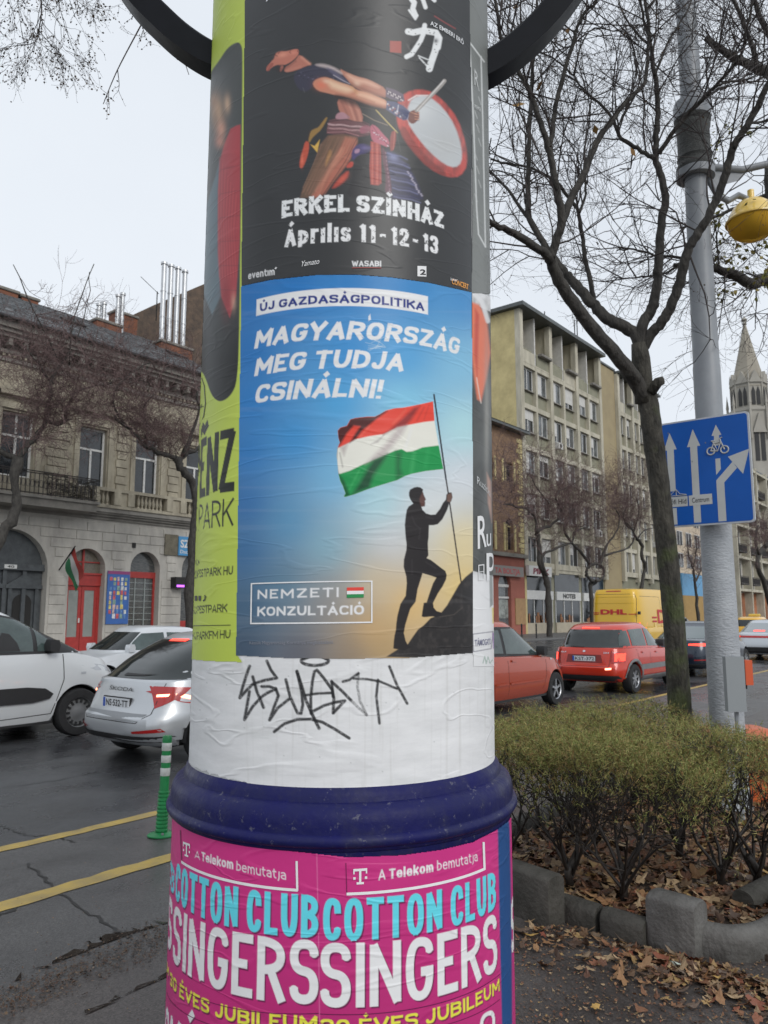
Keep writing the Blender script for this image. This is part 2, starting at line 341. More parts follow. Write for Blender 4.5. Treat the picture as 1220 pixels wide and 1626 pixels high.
    def noise(s, sx, sy, seed=0, oct=3):
        rs = np.random.RandomState(seed); o = np.zeros(s.X.shape); A = 0
        for k in range(oct):
            gx, gy = sx/2**k, sy/2**k; G = rs.rand(400, 400)
            u = (s.X/gx) % 398; v = (s.Y/gy) % 398; i, j = u.astype(int), v.astype(int); fu, fv = u-i, v-j
            fu = fu*fu*(3-2*fu); fv = fv*fv*(3-2*fv)
            o += .5**k*((G[j, i]*(1-fu)+G[j, i+1]*fu)*(1-fv)+(G[j+1, i]*(1-fu)+G[j+1, i+1]*fu)*fv); A += .5**k
        return o/A
    def rbf(s, pts, p=3.):
        num = np.zeros(s.C.shape); den = np.zeros(s.X.shape)
        for x, y, c in pts:
            w = 1/(np.hypot(s.X-x, s.Y-y)**p+2500); num += w[..., None]*np.array(c); den += w
        s.C = num/den[..., None]
    def build(s, name, mat_, off, keep=None, R=None, warp=None, label=None, parent=None):
        th, z = s.TZ if s.TZ is not None else cyl_arr(s.X, s.Y, R); th, z = th.ravel(), z.ravel()
        r = (R or COLR*(1+.0075*(z-1.7)))+off; k = 0 if R else .0045*(z-1.7)
        V = np.stack([r*np.cos(th+hdc+pi)+RT[0]*k, r*np.sin(th+hdc+pi)+RT[1]*k, z], -1)
        nx, ny = s.nx, s.ny; idx = np.arange(nx*ny).reshape(ny, nx)
        q = np.stack([idx[:-1, :-1], idx[1:, :-1], idx[1:, 1:], idx[:-1, 1:]], -1).reshape(-1, 4)
        if keep is not None: q = q[keep(s.X, s.Y)[:-1, :-1].ravel()]
        me = bpy.data.meshes.new(name); me.vertices.add(len(V)); me.vertices.foreach_set('co', np.array(V, np.float32).ravel())
        me.loops.add(len(q)*4); me.polygons.add(len(q)); me.loops.foreach_set('vertex_index', q.ravel())
        me.polygons.foreach_set('loop_start', np.arange(0, len(q)*4, 4)); me.polygons.foreach_set('use_smooth', [True]*len(q))
        ca = me.color_attributes.new('print', 'FLOAT_COLOR', 'POINT')
        C = np.ones((nx*ny, 4), np.float32); C[:, :3] = s.C.reshape(-1, 3); ca.data.foreach_set('color', C.ravel())
        me.materials.append(mat_); me.update(calc_edges=True); me.validate()
        o = bpy.data.objects.new(name, me); COL.objects.link(o); o.parent = parent or COLT
        if label: o['label'] = label
        return o
def paper(name, rough=.5, spec=.5, bump=.12, dirt=.06, coat=0.):
    m = mat(name, (.8, .8, .8), rough, spec=spec, coat=coat); n, l = m.node_tree.nodes, m.node_tree.links; b = n['Principled BSDF']
    at = n.new('ShaderNodeVertexColor'); at.layer_name = 'print'
    tc = n.new('ShaderNodeTexCoord'); mp = n.new('ShaderNodeMapping'); mp.inputs['Scale'].default_value = (1, 1, 4.5); l.new(tc.outputs['Object'], mp.inputs[0])
    t = n.new('ShaderNodeTexNoise'); t.inputs['Scale'].default_value = 2.; t.inputs['Detail'].default_value = 2.5; t.inputs['Distortion'].default_value = .5; l.new(mp.outputs[0], t.inputs[0])
    rg = n.new('ShaderNodeMath'); rg.operation = 'MULTIPLY_ADD'; rg.inputs[1].default_value = 2; rg.inputs[2].default_value = -1; l.new(t.outputs[0], rg.inputs[0])
    ab = n.new('ShaderNodeMath'); ab.operation = 'ABSOLUTE'; l.new(rg.outputs[0], ab.inputs[0])
    pw = n.new('ShaderNodeMapRange'); l.new(ab.outputs[0], pw.inputs[0]); pw.inputs[1].default_value = 0; pw.inputs[2].default_value = .06; pw.inputs[3].default_value = .35; pw.inputs[4].default_value = 0; pw.interpolation_type = 'SMOOTHSTEP'
    t2 = n.new('ShaderNodeTexNoise'); t2.inputs['Scale'].default_value = 9; t2.inputs['Detail'].default_value = 5; l.new(tc.outputs['Object'], t2.inputs[0])
    ad = n.new('ShaderNodeMath'); ad.operation = 'MULTIPLY_ADD'; ad.inputs[1].default_value = .55; l.new(t2.outputs[0], ad.inputs[0]); l.new(pw.outputs[0], ad.inputs[2])
    bp = n.new('ShaderNodeBump'); bp.inputs['Strength'].default_value = bump; bp.inputs['Distance'].default_value = .012; l.new(ad.outputs[0], bp.inputs['Height']); l.new(bp.outputs[0], b.inputs['Normal'])
    t3 = n.new('ShaderNodeTexNoise'); t3.inputs['Scale'].default_value = 5; t3.inputs['Detail'].default_value = 8; t3.inputs['Roughness'].default_value = .7; l.new(mp.outputs[0], t3.inputs[0])
    mr = n.new('ShaderNodeMapRange'); l.new(t3.outputs[0], mr.inputs[0]); mr.inputs[1].default_value = .35; mr.inputs[2].default_value = .7; mr.inputs[3].default_value = 1; mr.inputs[4].default_value = 1-dirt
    mu = n.new('ShaderNodeVectorMath'); mu.operation = 'SCALE'; l.new(at.outputs[0], mu.inputs[0]); l.new(mr.outputs[0], mu.inputs['Scale']); l.new(mu.outputs[0], b.inputs['Base Color'])
    return m
M_white = paper('pasted_white_paper', .55, .4, .3, .16); M_gloss = paper('printed_poster_paper', .42, .3, .16, .04); M_black = paper('black_poster_paper', .4, .5, .13, .02)
M_drum = paper('magenta_poster_paper', .42, .45, .3, .05)
def ink(c, k=1.45, rough=.42, name=None, bump=0.):
    a = tuple(min(.85, v*k) for v in lin(c)); return mat(name or 'print_ink', a, rough, spec=.4, var=.04, vs=30, bump=bump, bs=60)
def alb(c, k=1.45): return np.array([min(.85, v*k) for v in lin(c)])
def ink_text(s, p0, p1, top, m, bold=0., shear=0., parent=None, R=None, off=.003, space=1., name='lettering', du=0, dz=0., dth=0.):
    """letters between two baseline points; top = a point (x,y) straight above p0 at cap height"""
    (a0, z0), (a1, z1), (_, zt) = cyl(*p0, R), cyl(*p1, R), cyl(*top, R)
    h = zt-z0; bm, w = text_bm(s, bold, space); slice_bm(bm, xs=np.arange(.02, 1, .02))
    W = a1-a0; asp = h/(abs(W)*COLR)
    def mp(u, v):
        uu = u+shear*v*asp if shear else u
        return onc(a0+W*uu+dth, z0+(z1-z0)*uu+h*v+dz, off, R)
    return obj(name, bm_mb(bm, mp), m, parent, smooth=True, fix=False)
def ink_quad(c, m, parent, R=None, off=.002, name='panel', nx=24):
    A = [cyl(*p, R) for p in c]               # TL TR BR BL in angle/height
    mb = MB(); v = []
    for i in range(nx+1):
        t = i/nx
        for (p, q) in ((A[0], A[1]), (A[3], A[2])):
            v.append(onc(p[0]+(q[0]-p[0])*t, p[1]+(q[1]-p[1])*t, off, R))
    mb.add(v, [(2*i, 2*i+1, 2*i+3, 2*i+2) for i in range(nx)])
    return obj(name, mb, m, parent, smooth=True, fix=False)
# ---- body of the column
mb = MB(); seg = 160
prof = [(z, colr(z)) for z in np.linspace(1.19, 5.0, 12)]
V = []
for z, r in prof:
    for j in range(seg): V.append(onc(2*pi*j/seg, z, 0))
mb.add(V, [(i*seg+j, i*seg+(j+1) % seg, (i+1)*seg+(j+1) % seg, (i+1)*seg+j) for i in range(len(prof)-1) for j in range(seg)])
obj('shaft', mb, mat('old_white_paper', (.62, .63, .63), .6, var=.12, vs=4, bump=.15, bs=9), COLT, smooth=True)
M_blue = mat('dark_blue_gloss_paint', (.007, .008, .085), .45, spec=.22, coat=.0, col2=(.012, .014, .07), vs=7, bump=.12, bs=45, rvar=.14)
def scuffed(m, col, lo, hi, sc=38, a=.6):      # small chips and scuffs
    n, l = m.node_tree.nodes, m.node_tree.links; b = n['Principled BSDF']; tc = [x for x in n if x.type == 'TEX_COORD'][0]; t = n.new('ShaderNodeTexNoise'); t.inputs['Scale'].default_value = sc; t.inputs['Detail'].default_value = 9; t.inputs['Roughness'].default_value = .72; l.new(tc.outputs['Object'], t.inputs[0])
    r = n.new('ShaderNodeMapRange'); l.new(t.outputs[0], r.inputs[0]); r.inputs[1].default_value = lo; r.inputs[2].default_value = hi; r.inputs[4].default_value = a
    mx = n.new('ShaderNodeMix'); mx.data_type = 'RGBA'; l.new(r.outputs[0], mx.inputs[0]); mx.inputs[7].default_value = (*col, 1); l.new(b.inputs['Base Color'].links[0].from_socket, mx.inputs[6]); l.new(mx.outputs[2], b.inputs['Base Color'])
scuffed(M_blue, (.16, .16, .19), .60, .655); scuffed(M_blue, (.05, .05, .055), .5, .75, 5, .6)
mb = MB().lathe([(.525, 1.215), (.541, 1.2), (.546, 1.185), (.549, 1.172), (.563, 1.168), (.5755, 1.158), (.584, 1.142), (.588, 1.12), (.5875, 1.099), (.588, 1.094), (.598, 1.089), (.602, 1.08), (.602, 1.072), (.597, 1.063), (.588, 1.059), (.586, 1.052), (.579, 1.046), (.577, 1.03), (.576, 1.0)], n=160)
obj('ring_moulding', mb, M_blue, COLT, smooth=40)
mb = MB().lathe([(.576, 1.02), (.576, .16), (.60, .15), (.63, .12), (.63, 0)], n=160)
obj('drum', mb, M_blue, COLT, smooth=40)
mb = MB().lathe([(.56, 4.98), (.66, 5.0), (.68, 5.05), (.66, 5.12), (.45, 5.25), (.2, 5.4), (.0, 5.45)], n=64)
obj('cap', mb, M_blue, COLT, smooth=50)
# the two curved black arms that rise from the column above the posters
M_arm = mat('black_painted_steel', (.004, .005, .008), .42, spec=.14, coat=.0, rvar=.05, var=.2, vs=9)
def arm(pts, wpx, nm='curved_arm'):
    mb = MB(); P = [np.array(DP(x, y, d))-np.array([CX, CY, 0]) for x, y, d in pts]
    P = [Vector(p) for p in P]; Q = []
    from mathutils.geometry import interpolate_bezier
    n = len(P)
    for i in range(n-1):
        a, b = P[i], P[i+1]; ta = (P[min(i+1, n-1)]-P[max(i-1, 0)])/6; tb = (P[min(i+2, n-1)]-P[i])/6
        Q += interpolate_bezier(a, a+ta*1.0, b-tb*1.0, b, 9)[:-1]
    Q.append(P[-1])
    w, h = .05, .05; V = []; nrm = Vector(np.cross(np.array(P[-1]-P[0]), [0, 0, 1])).normalized()
    for i, q in enumerate(Q):
        t = (Q[min(i+1, len(Q)-1)]-Q[max(i-1, 0)]).normalized(); up = t.cross(nrm).normalized()
        if up.z < 0: up = -up
        for a, b in ((-1, -1), (1, -1), (1, .8), (.8, 1), (-.8, 1), (-1, .8)): V.append(q+nrm*a*w+up*b*h)
    F = [(i*6+j, i*6+(j+1) % 6, (i+1)*6+(j+1) % 6, (i+1)*6+j) for i in range(len(Q)-1) for j in range(6)]
    mb.add(V, F+[(0, 1, 2, 3, 4, 5), tuple(range((len(Q)-1)*6, len(Q)*6))]); obj(nm, mb, M_arm, COLT, smooth=30)
arm([(385, 112, 3.0), (335, 94, 3.0), (292, 67, 3.0), (255, 34, 3.0), (223, 0, 3.0), (190, -50, 3.0), (160, -120, 3.02), (142, -220, 3.1)], 45)
arm([(735, 126, 3.0), (776, 109, 3.0), (820, 79, 3.0), (860, 42, 3.0), (894, 0, 3.0), (930, -55, 3.0), (960, -125, 3.02), (980, -220, 3.1)], 45)
# ---- white paper band with the marker tag
pr = Print(296, 792, 1030, 1268, 1.15, base=alb((214, 216, 219), 1.45))
nz = pr.noise(60, 18, 1); pr.blend((nz-.55)*2.2, alb((178, 180, 178), 1.45), .55)
n2 = pr.noise(5, 160, 2); pr.blend((n2-.62)*3, alb((160, 158, 152), 1.45), .35)
for k in range(26):
    rs = random.random; x, y = 300+rs()*490, 1045+rs()*190; pr.blob(x, y, .9, .9, alb((90, 95, 90)), .5)
def gs(L, w=4.9, fade=0): 
    P = [(360+x/3.8125, 1030+y/3.8125) for x, y in L]
    tx = .8+.2*(pr.noise(3, 3, 5) > .35)
    if fade: tx = np.clip(1.25-(pr.noise(2.2, 2.2, 9))*1.1, 0, 1)*.75
    pr.line(P, w, (.012, .012, .014), .93, .8, tx)
gs([(141,106),(122,160),(100,230),(82,298),(120,255),(160,215),(230,192),(305,178),(270,130),(245,75)])
gs([(160,170),(185,260),(225,356)]); gs([(140,260),(125,350),(110,430),(160,350),(215,290),(260,262),(300,245),(262,230),(215,228)])
gs([(298,240),(315,285),(290,350),(262,432),(310,360),(380,305)]); gs([(360,188),(385,290),(430,390),(452,392),(462,340),(455,260),(427,138)])
gs([(427,138),(455,225),(480,310),(520,400),(560,482)], 5.3); gs([(512,392),(510,300),(520,200),(532,140),(548,130),(590,180),(640,250),(650,300),(645,390)])
gs([(480,282),(550,272),(632,268)], 4.2); gs([(518,382),(590,345),(660,325),(716,315),(648,388)]); gs([(636,200),(700,258),(752,312)]); gs([(636,200),(645,290)]); gs([(752,312),(800,360),(846,400)], 4.4, 1)
gs([(705,200),(745,188),(798,150)], 4.4); gs([(798,150),(792,230),(808,320),(848,402)], 4.2, 1); gs([(770,182),(850,185),(925,198),(1030,242)], 4.)
gs([(985,108),(1030,220),(1092,332)], 4.4); gs([(916,190),(906,290),(925,452)], 4.4)
gs([(290,503),(350,455),(430,428),(510,427),(580,445),(660,490),(742,542)])
gs([(535+82*cos(a), 74+28*sin(a)) for a in np.linspace(0, 2*pi, 25)], 5.3); gs([(470,62),(520,40),(575,45),(600,60)], 5.3)
TH0 = cyl(300, 1240)[0]
def keepw(X, Y):      # ragged lower edge of the paper
    rs = np.random.RandomState(4); e = np.interp(X, np.linspace(290, 800, 120), np.cumsum(rs.randn(120))*.55+rs.randn(120)*1.5)
    edge = np.interp(X, [300, 330, 380, 440, 545, 600, 680, 740, 790], [1212, 1228, 1241, 1252, 1258.5, 1258.5, 1250, 1238, 1213])
    return Y < edge+e
pr.build('white_paper_band', M_white, .0015, keepw, label='blank white paper with black marker tag')
# ---- black theatre poster with the drummer
Z = 2.44
def z3(L): return [(300+x/Z, y/Z) for x, y in L]
pr = Print(379, 748, -6, 466, 1.0, base=(.022, .023, .024))
nz = pr.noise(90, 90, 3); pr.blend((nz-.4)*1.2, (.04, .042, .045), .6)
fold = pr.noise(5, 14, 11); fold2 = pr.noise(14, 5, 12)
def chaikin(L, n=1):
    for _ in range(n): L = [q for i in range(len(L)) for a, b in ((L[i], L[(i+1) % len(L)]),) for q in ((a[0]*.75+b[0]*.25, a[1]*.75+b[1]*.25), (a[0]*.25+b[0]*.75, a[1]*.25+b[1]*.75))]
    return L
def P(L, c, a=1., soft=1.6, k=1.3, tex=None):
    g = sum(c)/3*.16; c = [v*.82+g for v in c]; pr.poly(chaikin(z3(L)), alb(c, k), a, soft, np.clip(.82+(fold-.5)*.9, 0, 1) if tex is None and a > .85 and min(c) < 150 else tex)  # colours greyed here to paint in the paper's sheen
def Ln(L, w, c, a=1., k=1.35, soft=1.): pr.line(z3(L), w/Z, alb(c, k), a, soft)
def Bl(x, y, rx, ry, c, a=1., rot=0.): pr.blob(300+x/Z, y/Z, rx/Z, ry/Z, alb(c), a, rot)
# drum
def ell(cx, cy, rx, ry, rot, n=40): return [(cx+rx*cos(t)*cos(rot)-ry*sin(t)*sin(rot), cy+rx*cos(t)*sin(rot)+ry*sin(t)*cos(rot)) for t in np.linspace(0, 2*pi, n, endpoint=False)]
P([(800,450),(812,380),(860,350),(920,348),(980,385),(1040,460),(1072,560),(1078,640),(1050,685),(1000,690),(930,655),(860,580),(815,510)], (196, 62, 52), 1)
P([(815,520),(860,585),(925,655),(1000,688),(985,660),(930,620),(870,550),(830,480)], (120, 40, 36), .7)
P([(842,470),(850,400),(880,372),(930,375),(985,420),(1030,490),(1055,575),(1055,630),(1030,652),(990,640),(930,590),(880,530)], (176, 180, 182), 1)
Bl(990, 560, 60, 60, (160, 160, 158), .5); Bl(900, 430, 50, 40, (190, 192, 192), .5)
for t in np.linspace(0, 2*pi, 34): pr.blob(300+(942+112*cos(t)*cos(.95)-190*0*sin(t))/Z, (520+0*t)/Z, .1, .1, alb((90, 20, 20)), 0)
Ln([(850,390),(880,372),(925,372)], 5, (220, 210, 205), .8)
def zq(L): return [(420+x/4.357, 60+y/4.357) for x, y in L]
def tone(c, k=1.2): g = sum(c)/3*.14; return alb([v*.86+g for v in c], k)  # greys each colour, putting the poster's sheen into the print
def Q(L, c, a=1., soft=1.1, n=1, k=1.2, tex=None): pr.poly(chaikin(zq(L), n), tone(c, k), a, soft, tex)
def QL(L, w, c, a=.8, soft=1.): pr.line(zq(L), w/4.357, tone(c), a, soft)
def QB(x, y, rx, ry, c, a=.7, rot=0.): pr.blob(420+x/4.357, 60+y/4.357, rx/4.357, ry/4.357, tone(c), a, rot)
cloth = np.clip(.55+(fold-.3)*1.3, 0, 1); rp = random.Random(3)
# hanging tassels and cords behind the body
Q([(430,550),(440,560),(395,640),(360,670),(330,700),(315,730),(305,715),(320,650),(350,632),(375,625),(400,590)], (150,112,48), .95); Q([(322,742),(350,752),(385,708),(368,798)], (206,160,60), 1, 1, 0)
Q([(285,718),(312,720),(310,790),(285,870),(262,908),(245,900),(248,850),(268,780)], (190,70,44)); QB(264, 850, 10, 40, (230,110,80), .6); QL([(300,720),(315,650)], 6, (60,40,30))
# rear skirt in brown, folds running down to the left
Q([(440,680),(540,665),(640,690),(650,740),(600,830),(540,920),(470,1010),(410,1090),(350,1110),(250,1110),(270,1040),(320,930),(360,830),(390,740)], (104,74,56), 1, 1.5, 0)
Q([(450,690),(520,690),(480,800),(400,920),(330,1020),(280,1110),(255,1110),(300,990),(360,870),(400,770)], (92,70,50), .9, 2); Q([(470,800),(440,870),(420,900),(430,830),(455,770)], (176,124,60), .8, 2)
Q([(560,690),(640,700),(640,750),(570,880),(480,990),(420,1080),(360,1110),(330,1100),(420,960),(500,820)], (176,96,74), .95, 2.5, 0); Q([(520,770),(560,760),(500,880),(400,1020),(350,1080),(420,950)], (206,132,104), .6, 3)
for k in range(26): x = 455+k*7; QL([(x, 690), (x-40-rp.random()*20, 800), (x-115-k*2, 930), (x-190-k*1.5, 1060+rp.random()*30)], 2+rp.random()*3, (66,44,34) if k % 2 else (190,130,100), .16+rp.random()*.2, 2.)
QL([(640,700),(560,860),(460,1010),(400,1100)], 5, (60,36,32), .8); QL([(395,740),(340,880),(270,1040)], 4, (150,110,84), .5)
Q([(590,860),(620,862),(610,900),(560,905)], (190,60,44), .95); Q([(560,930),(590,925),(570,980),(500,1040),(460,1045)], (182,58,42), .95, 2); QB(540, 980, 40, 20, (214,90,66), .5, -.6)
# dark centre, blue leg
Q([(640,700),(740,720),(740,1110),(560,1110),(600,1000),(620,880)], (24,22,26), .95, 2)
Q([(840,770),(880,790),(940,830),(990,890),(1040,970),(1075,1050),(1095,1120),(880,1120),(850,1000),(845,880)], (40,40,72), 1, 2, 0)
for k in range(16): y = 800+k*20; QL([(850+k*3, y), (890+k*3, y+8+rp.random()*8), (940+k*5, y+22), (985+k*6, y+44)], 3+rp.random()*5, ((124,128,178), (26,26,48), (70,72,120))[k % 3], .5+rp.random()*.3, 1.6)
for k in range(16): QB(985+k*6+rp.random()*14, 930+k*11, 7, 5, (206,196,216), .6)
QB(890, 830, 40, 22, (150,156,206), .5, .4)
# front sash panels
Q([(735,720),(800,725),(805,800),(808,1010),(785,1024),(735,1018),(726,900)], (176,60,50), 1, 1.2, 0)
for x, c in ((745,(206,110,90)),(762,(120,36,36)),(778,(214,120,100)),(795,(110,34,40))): QL([(x,735),(x+1,880),(x,1012)], 5, c, .7)
for y in range(740, 1010, 22): QL([(735,y),(804,y+2)], 2, (110,40,44), .35)
Q([(810,760),(830,770),(850,880),(875,1000),(880,1100),(830,1080),(840,960),(815,850)], (92,46,64), .95); 
for k in range(10): QB(838+k*3, 800+k*28, 5, 8, (170,120,140), .5)
Q([(870,660),(905,640),(912,690),(895,780),(865,790)], (150,56,50), .9); QL([(900,650),(890,775)], 4, (206,120,104), .6)
Q([(600,790),(640,740),(700,735),(740,760),(720,800),(650,812),(610,860)], (58,46,104), .95, 1.4); Q([(625,775),(662,770),(655,800),(622,806)], (176,130,156), .8); QB(700, 765, 26, 12, (120,104,170), .6)
# belt: patterned wrap
Q([(450,575),(520,556),(600,565),(680,580),(725,600),(745,640),(720,680),(650,690),(560,668),(480,672),(432,665),(435,620)], (104,62,66), 1, 1.2, 0)
for k in range(30):
    x = 440+k*9.5; y = 590+10*sin(k*.5)*.3+k*.9; QL([(x, y+6), (x+5, y+16), (x+10, y+6)], 2.6, (214,176,176), .75, .8); QL([(x, y+40), (x+5, y+30), (x+10, y+40)], 2.6, (196,150,150), .7, .8); QL([(x, y+62), (x+9, y+64)], 2, (40,20,28), .6)
QL([(448,583),(560,568),(690,592),(735,618)], 5, (36,22,30), .9); QL([(436,622),(560,618),(700,640)], 4, (50,26,34), .7); QL([(440,658),(560,655),(650,680)], 4, (190,130,130), .6)
Q([(660,620),(720,605),(740,640),(700,665),(660,665)], (150,74,92), .9); Q([(735,600),(775,615),(820,670),(864,715),(860,765),(800,740),(745,720),(730,660)], (178,84,104), 1)
for k in range(22): QB(745+k*5.2+rp.random()*8, 640+k*4.5+rp.random()*24, 5, 4, (236,206,214) if k % 2 else (110,30,56), .8)
QL([(745,610),(800,690),(860,752)], 4, (110,34,60), .7)
# abdomen
Q([(500,430),(560,425),(620,440),(655,470),(690,580),(640,585),(560,560),(520,520)], (170,102,84), 1, 1.2); Q([(490,560),(500,530),(530,516),(560,524),(600,560),(560,566),(510,568)], (168,120,130), .95)
for L, c in (([(530,440),(560,500),(585,560)], (112,62,52)), ([(575,440),(600,500),(625,570)], (214,150,126)), ([(598,445),(625,510),(645,575)], (108,58,48)), ([(625,455),(652,520),(668,580)], (206,140,116))): QL(L, 7, c, .55, 2.2)
# cords and small sticks
QL([(660,480),(760,500),(800,520)], 3, (96,84,70)); QL([(680,530),(760,575),(850,608)], 5, (150,130,110), .8); QL([(770,503),(840,580),(918,660)], 7, (168,146,74), .95); QL([(772,503),(916,656)], 2, (222,202,130), .7); QL([(905,560),(920,700),(940,790)], 4, (70,72,70), .7)
# far arm
Q([(520,215),(560,238),(640,272),(700,285),(760,310),(840,355),(848,420),(790,408),(720,385),(660,365),(600,330),(540,280)], (176,112,90), 1, 1.2); Q([(560,248),(650,285),(720,300),(800,345),(780,352),(700,322),(640,318),(590,290)], (222,170,142), .75, 3)
QL([(600,325),(680,358),(780,398),(840,415)], 12, (92,46,36), .6, 3); QB(640, 320, 24, 16, (236,190,160), .5, .4)
# torn sleeveless top
Q([(205,270),(225,235),(280,208),(340,190),(400,185),(470,205),(530,245),(580,300),(600,330),(560,322),(500,300),(450,275),(400,262),(360,290),(335,330),(330,350),(290,380),(240,360),(212,310)], (46,44,64), 1, 1.2)
Q([(350,188),(400,182),(470,200),(530,235),(545,262),(490,235),(430,212),(370,200)], (176,160,158), .9, 2); Q([(420,205),(480,225),(540,275),(575,315),(530,300),(470,255)], (84,80,106), .8, 2)
for k in range(34): x = 215+rp.random()*340; QB(x, 235+rp.random()*50+(x-215)*.18, 6, 4, (92,88,112) if k % 2 else (20,20,34), .6)
QL([(480,262),(545,300),(590,322)], 5, (190,180,190), .6); QL([(270,350),(280,380)], 4, (90,90,90), .6)
for k in range(14): QL([(352+k*6, 300-k*2.6), (346+k*6.5, 268-k*.4)], 3, (46,44,64), .9)
# near arm with shoulder and forearm highlights
Q([(335,330),(345,300),(385,280),(430,275),(470,290),(520,312),(600,335),(640,365),(700,378),(770,405),(850,440),(850,495),(790,488),(720,470),(640,440),(560,412),(490,400),(430,385),(370,370)], (190,120,92), 1, 1.2)
Q([(440,290),(520,320),(590,345),(620,365),(580,385),(520,370),(450,345)], (236,186,150), .85, 4); Q([(650,378),(720,392),(800,428),(840,450),(840,470),(770,450),(690,420),(640,405)], (228,176,142), .8, 4)
QB(395, 330, 40, 32, (222,104,72), .65); QB(430, 305, 26, 16, (244,190,160), .6, .3); QL([(500,405),(600,425),(700,462),(840,494)], 16, (78,38,30), .7, 4); QL([(600,345),(640,385)], 8, (200,150,80), .5, 3); QL([(640,410),(760,450)], 5, (140,82,62), .5, 2); Q([(495,400),(620,428),(720,470),(830,500),(700,498),(600,470),(520,440)], (22,18,20), .8, 4)
# wrist wraps
Q([(840,345),(900,362),(960,395),(968,440),(940,448),(870,428),(838,410)], (92,78,96), 1, 1, 0); Q([(845,440),(900,445),(960,475),(1010,520),(1000,560),(960,575),(900,540),(840,500)], (74,78,112), 1, 1, 0)
for k in range(20): 
    x = 848+k*5.6; QB(x, 372+k*2.6+(k % 2)*16, 4, 5, (224,208,204) if k % 3 else (46,26,52), .9); QB(x+rp.random()*8, 462+k*4.2+(k % 2)*22, 6, 6, ((226,214,214), (40,34,70), (170,90,70))[k % 3], .9)
Q([(925,490),(975,500),(1010,530),(1000,570),(960,572),(930,530)], (44,52,96), .85); QL([(925,470),(915,530)], 5, (206,200,210), .8); QL([(1005,525),(985,570)], 4, (196,190,206), .7)
# hand gripping the stick
Q([(1000,515),(1040,498),(1062,515),(1070,550),(1050,585),(1020,602),(990,580),(995,545)], (120,74,64), 1, 1); 
for k in range(4): QL([(1040,512+k*18),(1066,520+k*16)], 9, (186,124,100), .8); QL([(1040,521+k*18),(1064,529+k*16)], 3, (60,30,28), .7)
QL([(1012,520),(1050,530)], 6, (206,146,120), .6)
pr.line(zq([(1050,505),(1215,335)])+[(705,129)], 6.2, tone((146,140,134)), 1, .7); pr.line([(662,176),(704,128.5)], 2.2, tone((206,202,198)), .8, 1.)
# neck and head thrown right back, chin up
Q([(240,122),(262,130),(300,165),(330,188),(290,200),(240,222),(180,240),(142,240),(138,215),(190,180),(225,150)], (176,102,82), 1, 1)
QL([(262,140),(318,184)], 9, (222,150,122), .6, 3); QL([(160,232),(250,205)], 7, (206,130,106), .5, 3); QL([(150,215),(220,165)], 6, (96,46,40), .6, 2.5)
Q([(85,108),(115,96),(150,98),(185,90),(210,82),(238,82),(242,105),(235,125),(215,148),(185,172),(150,190),(120,196),(90,190),(60,205),(35,225),(18,232),(20,205),(45,178),(70,150),(78,125)], (186,104,82), 1, .9)
QB(130, 122, 36, 16, (222,140,112), .7, -.2); QB(205, 108, 22, 12, (214,128,104), .6, -.2); QL([(238,86),(232,96),(240,104)], 4, (92,40,34), .9); QL([(186,92),(176,104),(186,110)], 3.5, (110,44,36), .8); QL([(110,100),(100,112)], 5, (90,40,34), .8); QL([(78,122),(92,130)], 5, (70,32,28), .8)
Q([(16,234),(22,200),(48,176),(70,178),(62,200),(45,214),(40,232)], (150,66,52), .85); QL([(60,160),(40,190),(22,225)], 4, (206,110,90), .5)
Q([(90,195),(118,190),(140,192),(150,205),(135,235),(100,245),(88,225)], (44,24,24), .75, 2); Q([(118,195),(135,196),(134,215),(118,240),(108,232)], (170,92,76), .8)
for k in range(9): QL([(70+k*9, 205+k*2), (60+k*9, 226+k*2)], 3, (28,18,18), .6)
# brush-written characters, the seal, thin red line
W_ = (206, 208, 210)
for L, w in (([(848,124),(868,128),(905,120),(955,128),(968,150),(962,185)], 24), ([(912,100),(906,135),(896,160),(862,212),(842,222)], 18), ([(962,150),(952,200),(938,240),(930,268)], 26), ([(888,218),(930,235)], 4), ([(892,226),(925,262)], 5),
             ([(862,0),(872,12),(866,36),(876,60)], 20), ([(905,0),(915,30)], 16), ([(852,42),(876,76),(884,62)], 8), ([(942,-4),(950,4)], 14)): Ln(L, w, W_, .96)
Bl(955, 160, 9, 9, (60, 60, 62), .9)
for k in range(40): Bl(850+rp.random()*110, 100+rp.random()*180, 3, 2, (38, 40, 42), .8)
pr.poly(z3([(778,160),(822,162),(822,208),(778,204)]), alb((150, 62, 52)), .85, .8)
if 0: P([(776,160),(822,162),(822,208),(778,204)], (158, 64, 52), .85); Ln([(790,166),(790,200)], 4, (40, 24, 24), .7); Ln([(806,168),(806,204)], 4, (40, 24, 24), .7); Ln([(782,184),(818,186)], 3, (40, 24, 24), .6)
Ln([(950,64),(985,86),(1030,112)], 4, (150, 60, 60), .7); Bl(690, 600, 12, 90, (20, 20, 26), .3)
def keepb(X, Y): return (Y < np.interp(X, [380, 430, 500, 560, 620, 680, 748], [454.5, 444, 436.5, 435.5, 440, 448.5, 463.5])) & (X > np.interp(Y, [0, 460], [390, 384])) & (X < np.interp(Y, [0, 320, 460], [744, 750, 747.5]))
crk = np.clip((pr.noise(4, 4, 91)-.24)*9, .15, 1)
pr.text('ERKEL SZÍNHÁZ', (448, 347.5), (704, 364.5), (448, 320), alb((200, 202, 204)), .27, .09, tex=crk); pr.text('Április 11-12-13', (453, 393.5), (695, 405), (453, 364.5), alb((204, 206, 208)), .215, .12, tex=crk)
pr.text('eventim', (395.5, 444), (437, 437), (395.5, 433.5), alb((214, 216, 218)), .16, .14); pr.text('WASABI', (559, 424), (605, 423.8), (559, 415), alb((210, 212, 214)), .2, .12)
